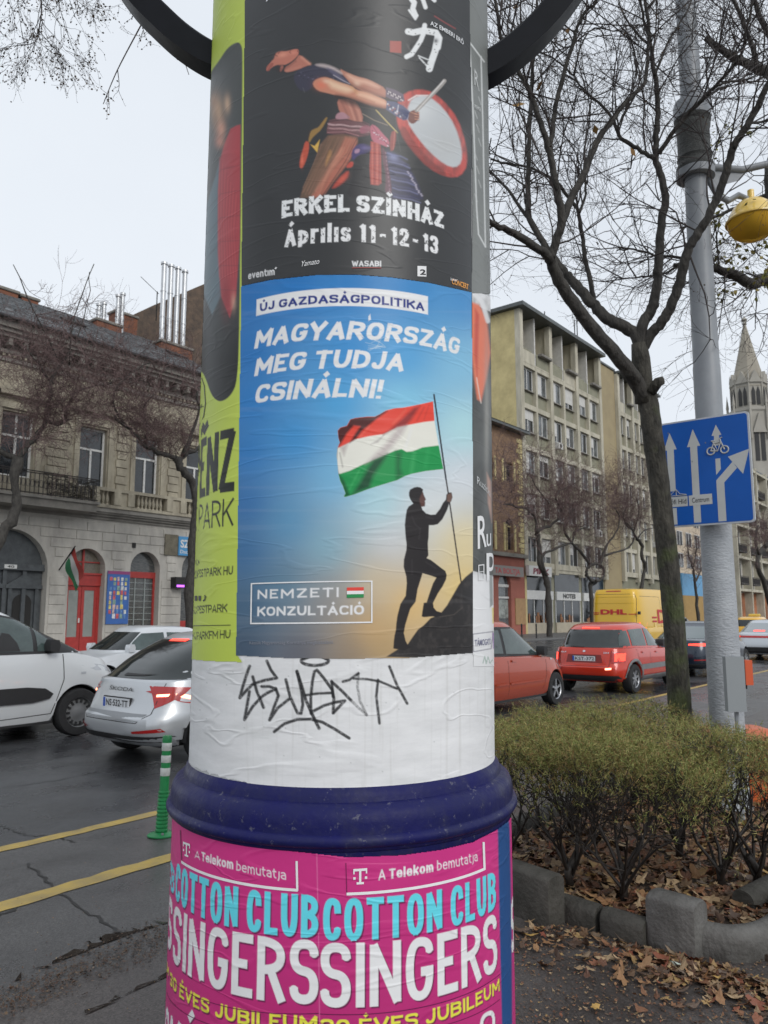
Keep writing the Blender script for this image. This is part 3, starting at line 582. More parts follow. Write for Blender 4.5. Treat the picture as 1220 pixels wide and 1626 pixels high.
bp_ = pr.build('theatre_poster', M_black, .0035, keepb, label='black theatre poster with a drummer leaning back')
I_grey = ink((196, 198, 200), 1.3); I_w = ink((212, 214, 216), 1.35)
ink_text('+', (437.5, 430), (441.5, 429), (437.5, 424.5), I_w, .02, parent=bp_, off=.0055)
ink_text('Yamato', (478, 424.5), (507, 420), (478, 416), I_w, .0, .25, parent=bp_, off=.0055)
ink_quad([(559, 426), (605, 426), (605, 427), (559, 427)], ink((150, 60, 55)), bp_, off=.0055, name='underline')
ink_quad([(662, 423), (676, 423.5), (676, 440), (662, 439.5)], I_w, bp_, off=.0048, name='logo_panel'); ink_text('2', (666, 437), (675, 437.4), (666, 428.5), ink((20, 20, 22)), .03, parent=bp_, off=.0058)
ink_text('inter', (714, 446), (725, 448), (714, 441), I_w, .0, parent=bp_, off=.0055); ink_text('CONCERT', (716, 451.5), (742, 460.5), (716, 443), ink((214, 138, 60)), .02, parent=bp_, off=.0055)
ink_text('AZ EMBERI ERŐ', (682, 41), (734.5, 72.5), (682, 34), I_grey, .02, parent=bp_, off=.0055); ink_text(',', (424, 2), (427, 2), (424, -9), I_w, .03, parent=bp_, off=.0055)
# ---- blue poster
pr = Print(373, 752, 433, 1047, 1.0)
B = [(388,465,(8,88,160)),(470,450,(12,92,165)),(560,450,(18,98,168)),(650,460,(30,105,172)),(742,475,(52,112,176)),(390,560,(6,92,166)),(390,640,(8,100,176)),(390,720,(10,98,172)),(470,700,(36,118,186)),(540,640,(60,135,196)),(560,560,(32,112,182)),(640,570,(60,128,190)),(735,580,(130,160,198)),(640,640,(130,170,208)),(735,680,(178,188,212)),(530,760,(110,152,198)),(600,800,(172,184,206)),(735,760,(196,198,212)),(680,800,(200,202,212)),(390,800,(16,84,152)),(460,830,(80,124,170)),(390,880,(30,84,140)),(520,870,(128,150,176)),(620,860,(186,186,190)),(735,860,(214,184,130)),(600,920,(186,166,130)),(735,930,(216,174,98)),(650,960,(206,164,92)),(590,1000,(188,150,94)),(520,950,(128,124,122)),(450,930,(82,104,132)),(390,960,(52,76,108)),(390,1035,(48,58,82)),(480,1035,(72,74,86)),(560,1035,(112,100,88)),(610,1030,(156,128,82))]
pr.rbf([(x, y, alb((c[0]*.9 if c[2] > c[0]+30 else c[0], c[1]*(1.07 if c[2] > c[0]+30 else 1), c[2]), 1.42)) for x, y, c in B], 2.3)
def f4(L): return [(520+x/4.519, 600+y/4.519) for x, y in L]
flag = [(755,170),(690,185),(620,200),(540,215),(480,220),(420,235),(380,260),(340,280),(290,280),(240,285),(200,290),(165,300),(140,345),(95,358),(75,380),(80,430),(90,465),(72,510),(68,560),(72,600),(76,650),(80,690),(92,740),(110,775),(130,830),(118,852),(130,856),(200,835),(290,800),(400,765),(500,735),(550,708),(600,690),(700,670),(828,655),(795,485),(765,310)]
rw = [(60,505),(90,500),(150,470),(200,442),(300,420),(400,405),(500,355),(600,335),(690,318),(800,305)]; wg = [(60,692),(90,690),(160,668),(260,620),(330,590),(400,560),(480,525),(530,512),(565,532),(610,528),(680,500),(840,480)]
q = .0
Fm = pr.poly(f4(flag), alb((208, 200, 190)), 1., .6)
def inflag(L, c, a=1., soft=1.): pr.poly(f4(L), alb(c), a, soft, Fm)
def inl(L, w, c, a=.5, soft=2.): pr.line(f4(L), w/4.519, alb(c), a, soft, Fm)
inflag([(60,100),(800,100)]+rw[::-1], (204, 62, 48)); inflag(wg+[(900,900),(60,900)], (22, 128, 66))
inflag([(165,295),(240,283),(340,278),(400,240),(430,240),(360,290),(300,340),(250,380),(205,440),(160,468),(200,400),(235,350),(190,345),(140,400),(100,470),(72,505),(70,380),(95,355),(140,345)], (38, 22, 24), .93, 2.)
inflag([(620,215),(660,205),(600,300),(560,345),(500,360),(400,408),(450,370),(540,290)], (104, 34, 38), .8, 3.)
inflag([(500,358),(570,342),(540,400),(460,500),(400,560),(270,620),(330,560),(420,470)], (150, 134, 136), .6, 4.); inflag([(410,405),(360,465),(310,478),(370,440)], (120, 108, 112), .6, 2.); inflag([(90,500),(150,470),(120,560)], (140, 126, 126), .6, 3.)
inflag([(330,590),(430,545),(400,600),(330,700),(300,790),(180,838),(240,740),(290,650)], (12, 46, 34), .85, 4.); inflag([(80,690),(110,775),(130,830),(120,856),(160,845),(120,740)], (10, 36, 28), .8, 3.); inflag([(490,530),(530,540),(520,640),(540,700),(490,740),(490,620)], (8, 70, 40), .7, 4.)
inl([(690,215),(640,310)], 6, (150, 40, 40)); inl([(725,200),(690,300)], 5, (160, 44, 40)); inl([(300,350),(230,430)], 8, (226, 96, 78)); inl([(560,230),(470,330)], 14, (222, 92, 74), .5); inl([(620,540),(600,680)], 16, (66, 160, 96), .5, 4.); inl([(720,520),(700,640)], 16, (50, 150, 86), .4, 4.); inl([(230,660),(160,800)], 10, (60, 160, 90), .5); inl([(600,370),(560,500)], 12, (224, 218, 210), .5, 3); inl([(110,640),(90,540)], 4, (60, 50, 56), .6)
inl([(72,505),(68,600),(80,690)], 4, (40, 36, 44), .9, 1.)
def m5(L): return [(580+x/5.418, 760+y/5.418) for x, y in L]
rock = [(180,1532),(300,1455),(360,1430),(400,1370),(450,1300),(500,1262),(560,1200),(600,1185),(640,1165),(700,1090),(760,985),(800,915),(820,888),(860,845),(915,800),(960,780),(960,1560)]
pr.poly(m5(rock), alb((40, 38, 38)), 1., .8); nr = pr.noise(6, 9, 21)
rk = pr.poly(m5(rock), alb((40, 38, 38)), 0, .8); pr.blend(np.clip((nr-.5)*3, 0, 1)*rk, alb((62, 58, 56)), .6)
pr.line(m5([(640,1190),(760,1170),(830,1110)]), 1.2, alb((80, 74, 68)), .7)
pr.line([(688.5, 627)]+m5([(690,0),(710,130),(735,300),(780,620),(820,890)]), 2.2, alb((44, 36, 36)), 1, .6); pr.line([(688.5, 627), (707.5, 762)], 2.2, alb((40, 44, 52)), 1, .6); 
man = [(375,150),(374,120),(384,95),(420,76),(445,72),(470,76),(495,95),(490,112),(499,140),(517,180),(508,194),(512,212),(508,238),(480,243),(490,270),(520,300),(560,312),(600,310),(640,260),(665,210),(690,180),(693,140),(712,120),(738,120),(746,160),(735,195),(720,210),(700,270),(660,350),(620,393),(580,402),(545,402),(542,500),(535,560),(540,660),(525,685),(560,700),(600,730),(640,762),(685,795),(697,830),(690,870),(660,930),(620,990),(580,1070),(585,1110),(610,1140),(652,1152),(650,1178),(610,1192),(580,1186),(500,1192),(483,1186),(487,1150),(500,1070),(525,1065),(545,1000),(580,900),(608,852),(560,835),(490,815),(470,880),(448,950),(430,1060),(385,1120),(360,1200),(342,1260),(330,1330),(345,1395),(360,1425),(392,1450),(335,1478),(240,1462),(244,1400),(250,1350),(262,1300),(265,1250),(275,1180),(300,1080),(345,1010),(355,900),(350,840),(328,760),(330,700),(350,620),(354,570),(345,500),(338,400),(345,330),(355,270),(372,240),(385,232),(410,215),(385,180)]
pr.poly(m5(man), alb((34, 31, 32)), 1., .7); mm = pr.poly(m5(man), alb((34, 31, 32)), 0.)
pr.poly(m5([(490,112),(499,140),(517,180),(508,194),(512,212),(508,238),(480,243),(470,215),(462,180),(474,150)]), alb((92, 62, 56)), .75, 1.2); pr.poly(m5([(700,140),(735,122),(744,160),(728,205),(700,195)]), alb((104, 78, 68)), .8, 1.)
for L in ([(400,330),(430,400),(470,430)], [(470,440),(460,520)], [(520,330),(580,345)], [(640,320),(680,240)], [(520,720),(600,770)], [(400,700),(400,820)]): pr.line(m5(L), 1.6, alb((56, 52, 54)), .5, 1.5, mm)
pr.poly([(408,476),(544,457.5),(679,471),(679,500),(544,487),(409,502)], (0, 0, 0), 0)
def scuff(x, y, n, c, w=1.):
    for _ in range(n): pr.line([(x+random.gauss(0, 9), y+random.gauss(0, 6)) for _ in range(2)], w, alb(c), .35)
scuff(598, 548, 12, (190, 205, 220), .9); scuff(590, 520, 5, (160, 190, 214), .9); pr.poly([(585,503),(588,499),(589,508),(585,510)], alb((220, 225, 230)), .9)
ns = pr.noise(200, 9, 31); pr.blend(np.clip((ns-.66)*5, 0, 1), alb((200, 205, 212)), .04)
def keepbl(X, Y): return (Y > np.interp(X, [380, 430, 500, 560, 620, 680, 748], [455, 444.5, 437, 436, 440.5, 449, 464])) & (Y < np.interp(X, [373, 450, 545, 650, 750], [1040, 1044, 1045.5, 1044, 1036])) & (X > np.interp(Y, [455, 1045], [384, 375.5])) & (X < np.interp(Y, [455, 700, 1040], [747.5, 749, 749.5]))
WB = alb((208, 212, 218), 1.45)
tz = cyl_arr(pr.X, pr.Y); c0, c1, c2, c3 = cyl(408.5, 476), cyl(679, 471), cyl(679, 500), cyl(409, 502)
t_ = (tz[0]-c0[0])/(c1[0]-c0[0]); top_, bot_ = c0[1]+(c1[1]-c0[1])*t_, c3[1]+(c2[1]-c3[1])*t_
pr.blend(np.clip(.5-np.maximum(np.maximum(-t_, t_-1)*COLR*1.55, np.maximum(tz[1]-top_, bot_-tz[1]))/.002, 0, 1), WB)
pr.text('ÚJ GAZDASÁGPOLITIKA', (413.5, 496), (673, 494.5), (413.5, 482.5), alb((24, 40, 108), 1.5), .27, .13)
scr = 1-np.clip((pr.noise(4, 4, 96)-.66)*8, 0, 1)*np.exp(-((pr.X-600)/40)**2-((pr.Y-545)/22)**2)
pr.text('MAGYARORSZÁG', (404.5, 554.5), (727, 564.5), (404.5, 526), WB, .25, .11, .2, tex=scr)
pr.text('MEG TUDJA', (404.5, 598), (639, 590.5), (404.5, 569.5), WB, .25, .12, .2); pr.text('CSINÁLNI!', (404.5, 642), (604, 633.5), (404.5, 612.5), WB, .25, .11, .2)
pr.text('NEMZETI', (410, 951.5), (538, 948), (410, 936.5), WB, .22, .34); pr.text('KONZULTÁCIÓ', (409.5, 978.5), (578, 976), (409.5, 963.5), WB, .24, .15)
bl_ = pr.build('flag_poster', M_gloss, .0030, keepbl, label='blue poster with a flag bearer silhouette on a rock')
I_white = ink((206, 210, 216), 1.45); I_navy = ink((26, 44, 110), 1.5)
A = [(400, 926), (591, 922), (591, 989), (399, 991)]
for (a, b, c, d) in (((400,926),(591,922),(591,924),(400,928)), ((399,989),(591,987),(591,989.3),(399,991.3)), ((400,926),(402.3,926),(401.3,991),(399,991)), ((589,922),(591.3,922),(591.3,989),(589,989))):
    ink_quad([a, b, c, d], I_white, bl_, off=.005, name='box_outline')
for k, c in enumerate(((196, 60, 50), (210, 212, 214), (30, 120, 66))):
    ink_quad([(551, 933+k*5.4), (577.5, 932.5+k*5.4), (577.5, 938+k*5.4), (551, 938.5+k*5.4)], ink(c), bl_, off=.005, name='flag_stripe', nx=4)
ink_text('Készült Magyarország Kormánya megbízásából.', (398, 1023), (530, 1022), (398, 1018), ink((120, 122, 130)), 0, parent=bl_, off=.005)
chaikin2 = lambda L: chaikin(L, 2)
# ---- green festival poster on the left, wrapping out of sight
pr = Print(298, 390, -6, 1054, 1.15, base=alb((172, 188, 76), 1.4))
nz = pr.noise(40, 60, 51); pr.blend((nz-.5), alb((150, 165, 66), 1.4), .5)
pr.poly(chaikin2([(337,112),(348,98),(362,76),(378,66),(385,72),(386.5,90),(384,300),(381,520),(378,606),(368,628),(353,638.5),(342,634),(335,622),(330,606),(322,588),(300,580),(300,200),(330,130)]), alb((74, 77, 76), 1.1), 1., 1.)
dk = pr.poly(chaikin2([(337,112),(348,98),(362,76),(378,66),(385,72),(386.5,90),(384,300),(381,520),(378,606),(368,628),(353,638.5),(342,634),(335,622),(330,606),(322,588),(300,580),(300,200),(330,130)]), (0, 0, 0), 0.)
pr.blend(dk*np.clip((pr.Y-420)/150, 0, 1), (.012, .012, .012), .9)
pr.poly([(383,198),(376,200),(367,205),(357,230),(350,256),(347,300),(346,420),(352,470),(366,505),(376,470),(382,380)], alb((158, 58, 64)), .95, 1.2, dk)
pr.poly([(350,256),(340,290),(328,330),(322,460),(338,500),(352,470),(347,400),(347,300)], alb((86, 104, 112)), .9, 1.5, dk)
for x, y, rx, ry, c, a in ((346,178,9,24,(176,138,104),.9),(352,205,7,14,(196,140,116),.8),(362,165,5,14,(196,160,130),.7),(340,160,6,12,(150,110,80),.7),(350,225,7,10,(190,130,110),.7),(344,190,4,16,(110,80,60),.5),(360,470,8,30,(120,36,40),.6),(372,480,4,14,(190,150,130),.6)): pr.blob(x, y, rx, ry, alb(c), a)
for k in range(14): pr.line([(350+k*2.2, 250+k*5), (348+k*2, 330+k*3), (350+k*2.2, 440)], 1.2, alb((120, 34, 42)) if k % 2 else alb((190, 80, 80)), .3, 1.4, dk)
for k in range(6): pr.line([(326, 300+k*38), (352, 270+k*38), (384, 262+k*40)], 1.0, alb((60, 40, 46)), .35, 1., dk)
def keepg(X, Y): return (Y < np.interp(X, [300, 330, 390], [1046, 1049, 1051])) & (X < np.interp(Y, [0, 455, 620, 1040, 1052], [390.5, 386.5, 382, 377, 386]))
K_ = alb((34, 36, 30), 1.)
for a_ in (('PĒNZ', (312.5, 797), (373, 780), (312.5, 706), K_, .15, .03), ('T PARK', (309, 846), (371.5, 835), (309, 806), K_, .1, .1), ('BUDAPESTPARK.HU', (303, 920), (371, 912.5), (303, 907.5), K_, .19, .1), ('BUDAPESTPARK', (303, 976), (362, 972), (303, 964), K_, .19, .1), ('WWW.PARKFM.HU', (304, 1017), (367, 1013.5), (304, 1005), K_, .18, .1), ('WWW.', (306, 900), (319, 898), (306, 890), K_, .2, .1)): pr.text(*a_)
gp = pr.build('festival_poster', M_gloss, .0025, keepg, label='lime green festival poster at the column left edge')
I_k = ink((40, 42, 36), 1.0)
ink_quad([(306, 993.5), (368, 992), (368, 993), (306, 994.5)], I_k, gp, off=.004, name='rule_line')
for (x, y) in ((313, 950), (319, 950)): ink_quad([(x-2, y-4), (x+2, y-4), (x+2, y+4), (x-2, y+4)], I_k, gp, off=.004, name='icon', nx=2)
ink_text('♪', (324, 955), (330, 954), (324, 945), I_k, .03, parent=gp, off=.004)
ink_text('es.', (318, 650), (325, 646), (318, 643), I_k, .01, parent=gp, off=.004)
pr2 = [(x, y) for x, y in ((322,600),(326,612),(328,640),(325,662),(318,676))]
for a, b in zip(pr2[:-1], pr2[1:]): ink_quad([(a[0]-.6, a[1]), (a[0]+.6, a[1]), (b[0]+.6, b[1]), (b[0]-.6, b[1])], I_k, gp, off=.004, name='bubble_outline', nx=1)
# ---- posters along the right edge
pr = Print(741, 782, -6, 470, 1.0, base=alb((128, 131, 128), 1.0))
pr.blend((pr.noise(20, 60, 61)-.4), alb((90, 93, 92), 1.), .6)
for L in ([(744,66),(768,98)], [(745,68),(751,190),(756,330),(759,372),(770,392)], [(763,90),(766,200),(768,300),(770,392)]): pr.line(L, 2.2, alb((190, 192, 190)), .85)
for k in range(10): pr.line([(753+k % 3*3, 110+k*22), (757+k % 3*3, 122+k*22)], 1.4, alb((170, 172, 170)), .6)
def keepr1(X, Y): return (X > np.interp(Y, [0, 320, 460], [744, 750, 747.5])) & (Y < 466)
rp1 = pr.build('grey_poster', M_gloss, .0028, keepr1, label='faded grey poster with a thin white frame')
ink_text('R', (752, 135), (758, 139), (752, 112), ink((170, 172, 170)), .01, parent=rp1, off=.0045); ink_text('PREMIER', (752, 172), (762, 178), (752, 166), ink((170, 172, 170)), .01, parent=rp1, off=.0045)
pr = Print(744, 794, 455, 1060, 1.0, base=alb((206, 206, 210), 1.4))
pr.poly([(744,480),(800,505),(800,920),(744,905)], alb((88, 90, 88), 1.), 1.); pr.blend(np.clip((pr.Y-925)/-30, 0, 1)*np.clip((pr.noise(16, 30, 71)-.35)*2, 0, 1), alb((58, 60, 58), 1.), .8)
pr.poly([(744,478),(760,484),(772,505),(778,560),(772,600),(763,638),(757,634),(752,600),(748,560),(744,540)], alb((206, 104, 74)), .95, 2.)
pr.poly([(754,490),(760,500),(757,600),(752,560)], alb((170, 56, 44)), .8, 2.); pr.line([(756,600),(760,625),(763,640)], 2, alb((230, 190, 180)), .6); pr.line([(744,462),(752,466),(765,480),(774,510)], 7, alb((214, 216, 216)), .9, 1.5)
pr.blob(772, 660, 4, 110, alb((170, 168, 160), 1.), .6); pr.poly([(772,750),(779,765),(780,830),(774,800)], alb((176, 140, 124)), .7, 1.5)
for L in ([(750,1007),(782,1003)], [(750,1007),(751,1034)], [(751,1035),(779,1030),(782,1004)]): pr.line(L, 1.5, alb((110, 108, 118)), .9)
pr.poly([(776,915),(781,913),(782,960),(777,965)], alb((120, 124, 122)), .9); pr.poly([(780,965),(785,965),(785,990),(781,990)], alb((200, 180, 80)), .8); pr.poly([(781,1005),(786,1005),(786,1030),(782,1030)], alb((120, 70, 150)), .7)
pr.line([(766,1053),(769,1042),(771,1054),(774,1043),(777,1053),(781,1048)], 1., alb((60, 120, 90)), .8)
def keepr2(X, Y): return (X > np.interp(Y, [455, 700, 1040], [748, 749.5, 750])) & (Y > np.interp(X, [745, 752, 790], [455, 461, 476])) & (Y < 1058)
rp2 = pr.build('concert_poster', M_gloss, .0027, keepr2, label='grey and white concert poster with orange splash')
ink_text('R', (757, 872), (771, 868), (757, 820), I_white, .012, parent=rp2, off=.0045); ink_text('p', (771, 908), (782, 905), (771, 864), I_white, .008, parent=rp2, off=.0045); ink_text('u', (771, 868), (778, 866), (771, 838), I_white, .0, parent=rp2, off=.0045)
ink_text('Ruzicka', (756, 768), (777, 790), (756, 756), ink((170, 172, 172)), .0, parent=rp2, off=.0045)
ink_text('TÁMOGATÓ', (752.5, 1026), (778, 1023), (752.5, 1016), ink((110, 110, 130)), .01, parent=rp2, off=.0045)
for L in (((758,897),(767,896),(767,897.5),(758,898.5)), ((758,908),(767,907),(767,908),(758,909)), ((758,920),(767,919),(767,921),(758,922)), ((758,897),(759.3,897),(759.3,921),(758,921)), ((766,896),(767.3,896),(767.3,920),(766,920))): ink_quad(L, I_white, rp2, off=.0045, name='emblem_line', nx=2)
# plain backs of further posters round the far side
for i, (a0, a1, z0, z1, c) in enumerate(((85, 150, 1.6, 2.7, (60, 90, 120)), (85, 150, 2.72, 3.9, (150, 60, 50)), (155, 215, 1.6, 2.8, (205, 195, 180)), (-85, -140, 1.57, 3.7, (172, 188, 76)), (-143, -143.5, 2.8, 3.0, (40, 44, 60)))):
    n = 30; v = [onc(R_(a0+(a1-a0)*k/n), z, .002) for k in range(n+1) for z in (z0, z1)]
    obj('poster', MB().add(v, [(2*k, 2*k+1, 2*k+3, 2*k+2) for k in range(n)]), ink(c, 1.4), COLT, smooth=True)
# ---- magenta posters round the drum
RD = .5795
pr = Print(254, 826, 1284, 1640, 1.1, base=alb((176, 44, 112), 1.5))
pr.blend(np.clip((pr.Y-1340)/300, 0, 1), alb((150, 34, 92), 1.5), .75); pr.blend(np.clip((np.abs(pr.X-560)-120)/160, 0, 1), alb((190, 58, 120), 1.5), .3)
zt = cyl(554, 1361, RD)[1]
pr.poly([(786,1284),(790,1320),(793,1470),(797,1640),(813,1640),(812,1470),(809,1318),(806,1284)], alb((24, 66, 116)), 1., 1.)
for x0, x1 in ((507.5, 508.5),): pr.line([(503,1340),(506,1480),(508,1640)], 1.2, alb((210, 120, 160)), .6)
sh = alb((104, 26, 76)); wt = alb((214, 214, 222))
def dt(t, a, b, top, c, wt, gap):
    pr.text(t, a, b, top, SHc, wt, gap, R=RD, dth=.0065, dz=-.0045, a=.9); pr.text(t, a, b, top, c, wt, gap, R=RD)
SHc, CYc, YEc, MWc = alb((84, 20, 60)), alb((88, 188, 204), 1.45), alb((216, 198, 66), 1.45), alb((216, 214, 222), 1.45)
dt('COTTON CLUB', (279, 1428), (505.5, 1489.5), ((506, 1489.5), (506, 1421)), CYc, .165, .085); dt('COTTON CLUB', (513, 1493), (787.5, 1442), (513, 1425.5), CYc, .165, .085)
dt('SINGERS', (274.5, 1524), (505.5, 1595), ((506, 1596), (506, 1493)), MWc, .145, .085); dt('SINGERS', (508.5, 1599), (789.5, 1539), (508.5, 1496), MWc, .145, .085)
dt('S', (265, 1497), (272.5, 1516), (265, 1415), MWc, .2, .1); dt('UB', (266, 1402), (277, 1424), (266, 1360), CYc, .2, .1)
dt('30 ÉVES JUBILEUM', (270.5, 1563), (504, 1637), ((506, 1638), (506, 1613)), YEc, .23, .17); dt('30 ÉVES JUBILEUM', (509, 1641), (793, 1573), (509, 1617), YEc, .23, .17); dt('M', (262, 1545), (268, 1557), (262, 1525), YEc, .25, .1)
dt('OMÁ', (262, 1668), (312, 1716), ((506, 1596), (506, 1510)), MWc, .16, .1); dt('O', (762, 1652), (786, 1640), (762, 1610), MWc, .22, .1); dt('S', (812, 1520), (818, 1500), (812, 1430), MWc, .2, .1)
for (t, a, b, tp, w, g) in (('A', (310, 1362.5), (318, 1365.5), (310, 1350), .13, .1), ('Telekom', (320.5, 1366.5), (371, 1380.5), (320.5, 1352), .22, .13), ('bemutatja', (376, 1382), (454.5, 1397), (376, 1367.5), .12, .16),
    ('A', (601, 1398), (612, 1396), (601, 1381), .13, .1), ('Telekom', (618, 1395.5), (688, 1384), (618, 1379.5), .22, .13), ('bemutatja', (694, 1382.5), (758, 1367), (694, 1367), .12, .16)): pr.text(t, a, b, tp, MWc, w, g, R=RD)
def keepd(X, Y): 
    e = np.interp(X, [262, 274, 300, 350, 420, 554, 640, 700, 750, 787, 806, 818], [1290, 1297, 1313, 1331, 1346.5, 1361, 1357.5, 1349, 1337, 1318, 1304, 1288]); return Y > e
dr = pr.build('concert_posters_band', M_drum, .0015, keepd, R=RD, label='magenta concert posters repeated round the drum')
I_sh = ink((92, 24, 66)); I_cy = ink((86, 184, 200)); I_ye = ink((214, 196, 70)); I_mw = ink((214, 212, 220))
for a, b in (((266,1532),(506.5,1608)), ((508.5,1609),(793,1546))): ink_quad([a, b, (b[0], b[1]+1.4), (a[0], a[1]+1.4)], I_sh, dr, RD, .0026, 'rule_line', 30)
for a, b in (((266,1575),(506.5,1640)), ((508.5,1640),(793,1586))): ink_quad([a, b, (b[0], b[1]+1.2), (a[0], a[1]+1.2)], I_sh, dr, RD, .0026, 'rule_line', 30)
for (a, b) in (((289.5, 1366), (473.5, 1411)), ((550.5, 1417), (769, 1377))): ink_quad([a, b, (b[0], b[1]+4.5), (a[0], a[1]+4.5)], I_mw, dr, RD, .0032, 'frame_line', 30)
for (x, y0, x2, y1) in ((470, 1367, 471.5, 1414), (765, 1337, 767, 1381)): ink_quad([(x, y0), (x+3.5, y0), (x2+3, y1), (x2-.5, y1)], I_mw, dr, RD, .0034, 'frame_line', 3)
for (x, y0, x2, y1) in ((287.5, 1318, 289.3, 1366), (549, 1370, 550.5, 1417)): ink_quad([(x, y0), (x+1, y0), (x2+1, y1), (x2, y1)], I_sh, dr, RD, .0034, 'frame_line', 3)
for (x, y, w, h) in ((292.5, 1336, 11, 22), (561, 1379.5, 22, 25)):
    sl = 4 if x < 400 else -1.5
    for (u0, v0, u1, v1) in ((0, 0, 1, .16), (0, 0, .1, .34), (.9, 0, 1, .34), (.42, 0, .58, 1), (.24, .86, .76, 1), (0, .52, .17, .68), (.83, .52, 1, .68)):
        ink_quad([(x+w*u0, y+h*v0+sl*u0), (x+w*u1, y+h*v0+sl*u1), (x+w*u1, y+h*v1+sl*u1), (x+w*u0, y+h*v1+sl*u0)], I_mw, dr, RD, .0037, 'logo_bar', 3)
for a0, a1, c in ((92, 170, (176, 44, 112)), (172, 262, (176, 44, 112))):
    n = 40; v = [(RD*1.002*cos(R_(a)+hdc+pi), RD*1.002*sin(R_(a)+hdc+pi), z) for a in np.linspace(a0, a1, n+1) for z in (.22, 1.01)]
    obj('poster', MB().add(v, [(2*k, 2*k+1, 2*k+3, 2*k+2) for k in range(n)]), ink(c), COLT, smooth=True)
# ================================================================ GROUND
def asphalt(name, a, b, rough, wet, sc=1.):
    m = bpy.data.materials.new(name); m.use_nodes = True; n, l = m.node_tree.nodes, m.node_tree.links; p = n['Principled BSDF']
    tc = n.new('ShaderNodeTexCoord'); mpn = n.new('ShaderNodeMapping'); mpn.inputs['Scale'].default_value = (.7, 1, 1); l.new(tc.outputs['Object'], mpn.inputs[0])
    t = n.new('ShaderNodeTexNoise'); t.inputs['Scale'].default_value = .9*sc; t.inputs['Detail'].default_value = 8; t.inputs['Roughness'].default_value = .6; l.new(mpn.outputs[0], t.inputs[0])
    r = n.new('ShaderNodeValToRGB'); l.new(t.outputs[0], r.inputs[0]); r.color_ramp.elements[0].position = .36; r.color_ramp.elements[1].position = .64
    r.color_ramp.elements[0].color = (*a, 1); r.color_ramp.elements[1].color = (*b, 1)
    g = n.new('ShaderNodeTexVoronoi'); g.inputs['Scale'].default_value = 130; l.new(tc.outputs['Object'], g.inputs[0])
    gr = n.new('ShaderNodeMapRange'); l.new(g.outputs['Color'], gr.inputs[0]); gr.inputs[3].default_value = .55; gr.inputs[4].default_value = 1.5
    mu = n.new('ShaderNodeVectorMath'); mu.operation = 'SCALE'; l.new(r.outputs[0], mu.inputs[0]); l.new(gr.outputs[0], mu.inputs['Scale']); l.new(mu.outputs[0], p.inputs['Base Color'])
    q = n.new('ShaderNodeMapRange'); l.new(t.outputs[0], q.inputs[0]); q.inputs[1].default_value = .4; q.inputs[2].default_value = .6; q.inputs[3].default_value = wet; q.inputs[4].default_value = rough; l.new(q.outputs[0], p.inputs['Roughness'])
    bp = n.new('ShaderNodeBump'); bp.inputs['Strength'].default_value = .25; bp.inputs['Distance'].default_value = .004; l.new(g.outputs['Distance'], bp.inputs['Height']); l.new(bp.outputs[0], p.inputs['Normal'])
    return m
M_road = asphalt('wet_road_asphalt', (.038, .039, .043), (.062, .063, .066), .42, .16)
M_lane = asphalt('damp_cycle_lane_asphalt', (.05, .049, .05), (.085, .082, .08), .5, .24, 1.4)
M_pave = asphalt('damp_pavement_asphalt', (.05, .043, .040), (.085, .075, .07), .6, .33, 1.8)
M_far = asphalt('far_pavement_asphalt', (.10, .10, .10), (.16, .155, .15), .6, .4)
Y1, Y2 = GZ(150, 1315)[1], GZ(130, 1403)[1]          # the two yellow lines
KY = 3.55                                            # edge between lane and pavement
def sheet(name, x0, x1, y0, y1, z, m, nx=1, ny=1, holes=None):
    mb = MB(); xs = np.linspace(x0, x1, nx+1); ys = np.linspace(y0, y1, ny+1)
    mb.add([(x, y, z) for y in ys for x in xs], [(j*(nx+1)+i, j*(nx+1)+i+1, (j+1)*(nx+1)+i+1, (j+1)*(nx+1)+i) for j in range(ny) for i in range(nx)]); return struct(name, mb, m)
sheet('ground', -1500, 1500, -1500, 1500, -.02, mat('distant_ground', (.08, .08, .08), .8, var=.2, vs=.05))
sheet('road', -80, 420, Y1-.06, 24.4, .0, M_road)
sheet('cycle_lane', -80, 420, KY, Y1-.06, .0, M_lane)
sheet('pavement', -80, 420, -30, KY, .0, M_pave)
mb = MB().box((-80, 24.4, -.1), (420, 24.6, .12)); mb.box((-80, 24.6, -.1), (420, 45, .12)); struct('far_pavement', mb, M_far)
M_yel = mat('worn_yellow_road_paint', (.52, .36, .075), .5, col2=(.34, .25, .09), vs=5, bump=.1, bs=60, rvar=.12, detail=10)
def line_strip(name, y, w, z, x0, x1):
    mb = MB(); n = int((x1-x0)/.12); rs = np.random.RandomState(int(y*10)); v = []
    for i in range(n+1):
        x = x0+(x1-x0)*i/n; k = 1 if x < 20 else 0
        v += [(x, y-w/2+rs.randn()*.007*k, z), (x, y+w/2+rs.randn()*.007*k, z)]
    mb.add(v, [(2*i, 2*i+2, 2*i+3, 2*i+1) for i in range(n)]); o = struct(name, mb, M_yel); return o
line_strip('yellow_line_outer', Y1, .13, .004, -10, 120); line_strip('yellow_line_inner', Y2, .15, .004, -10, 7.5)
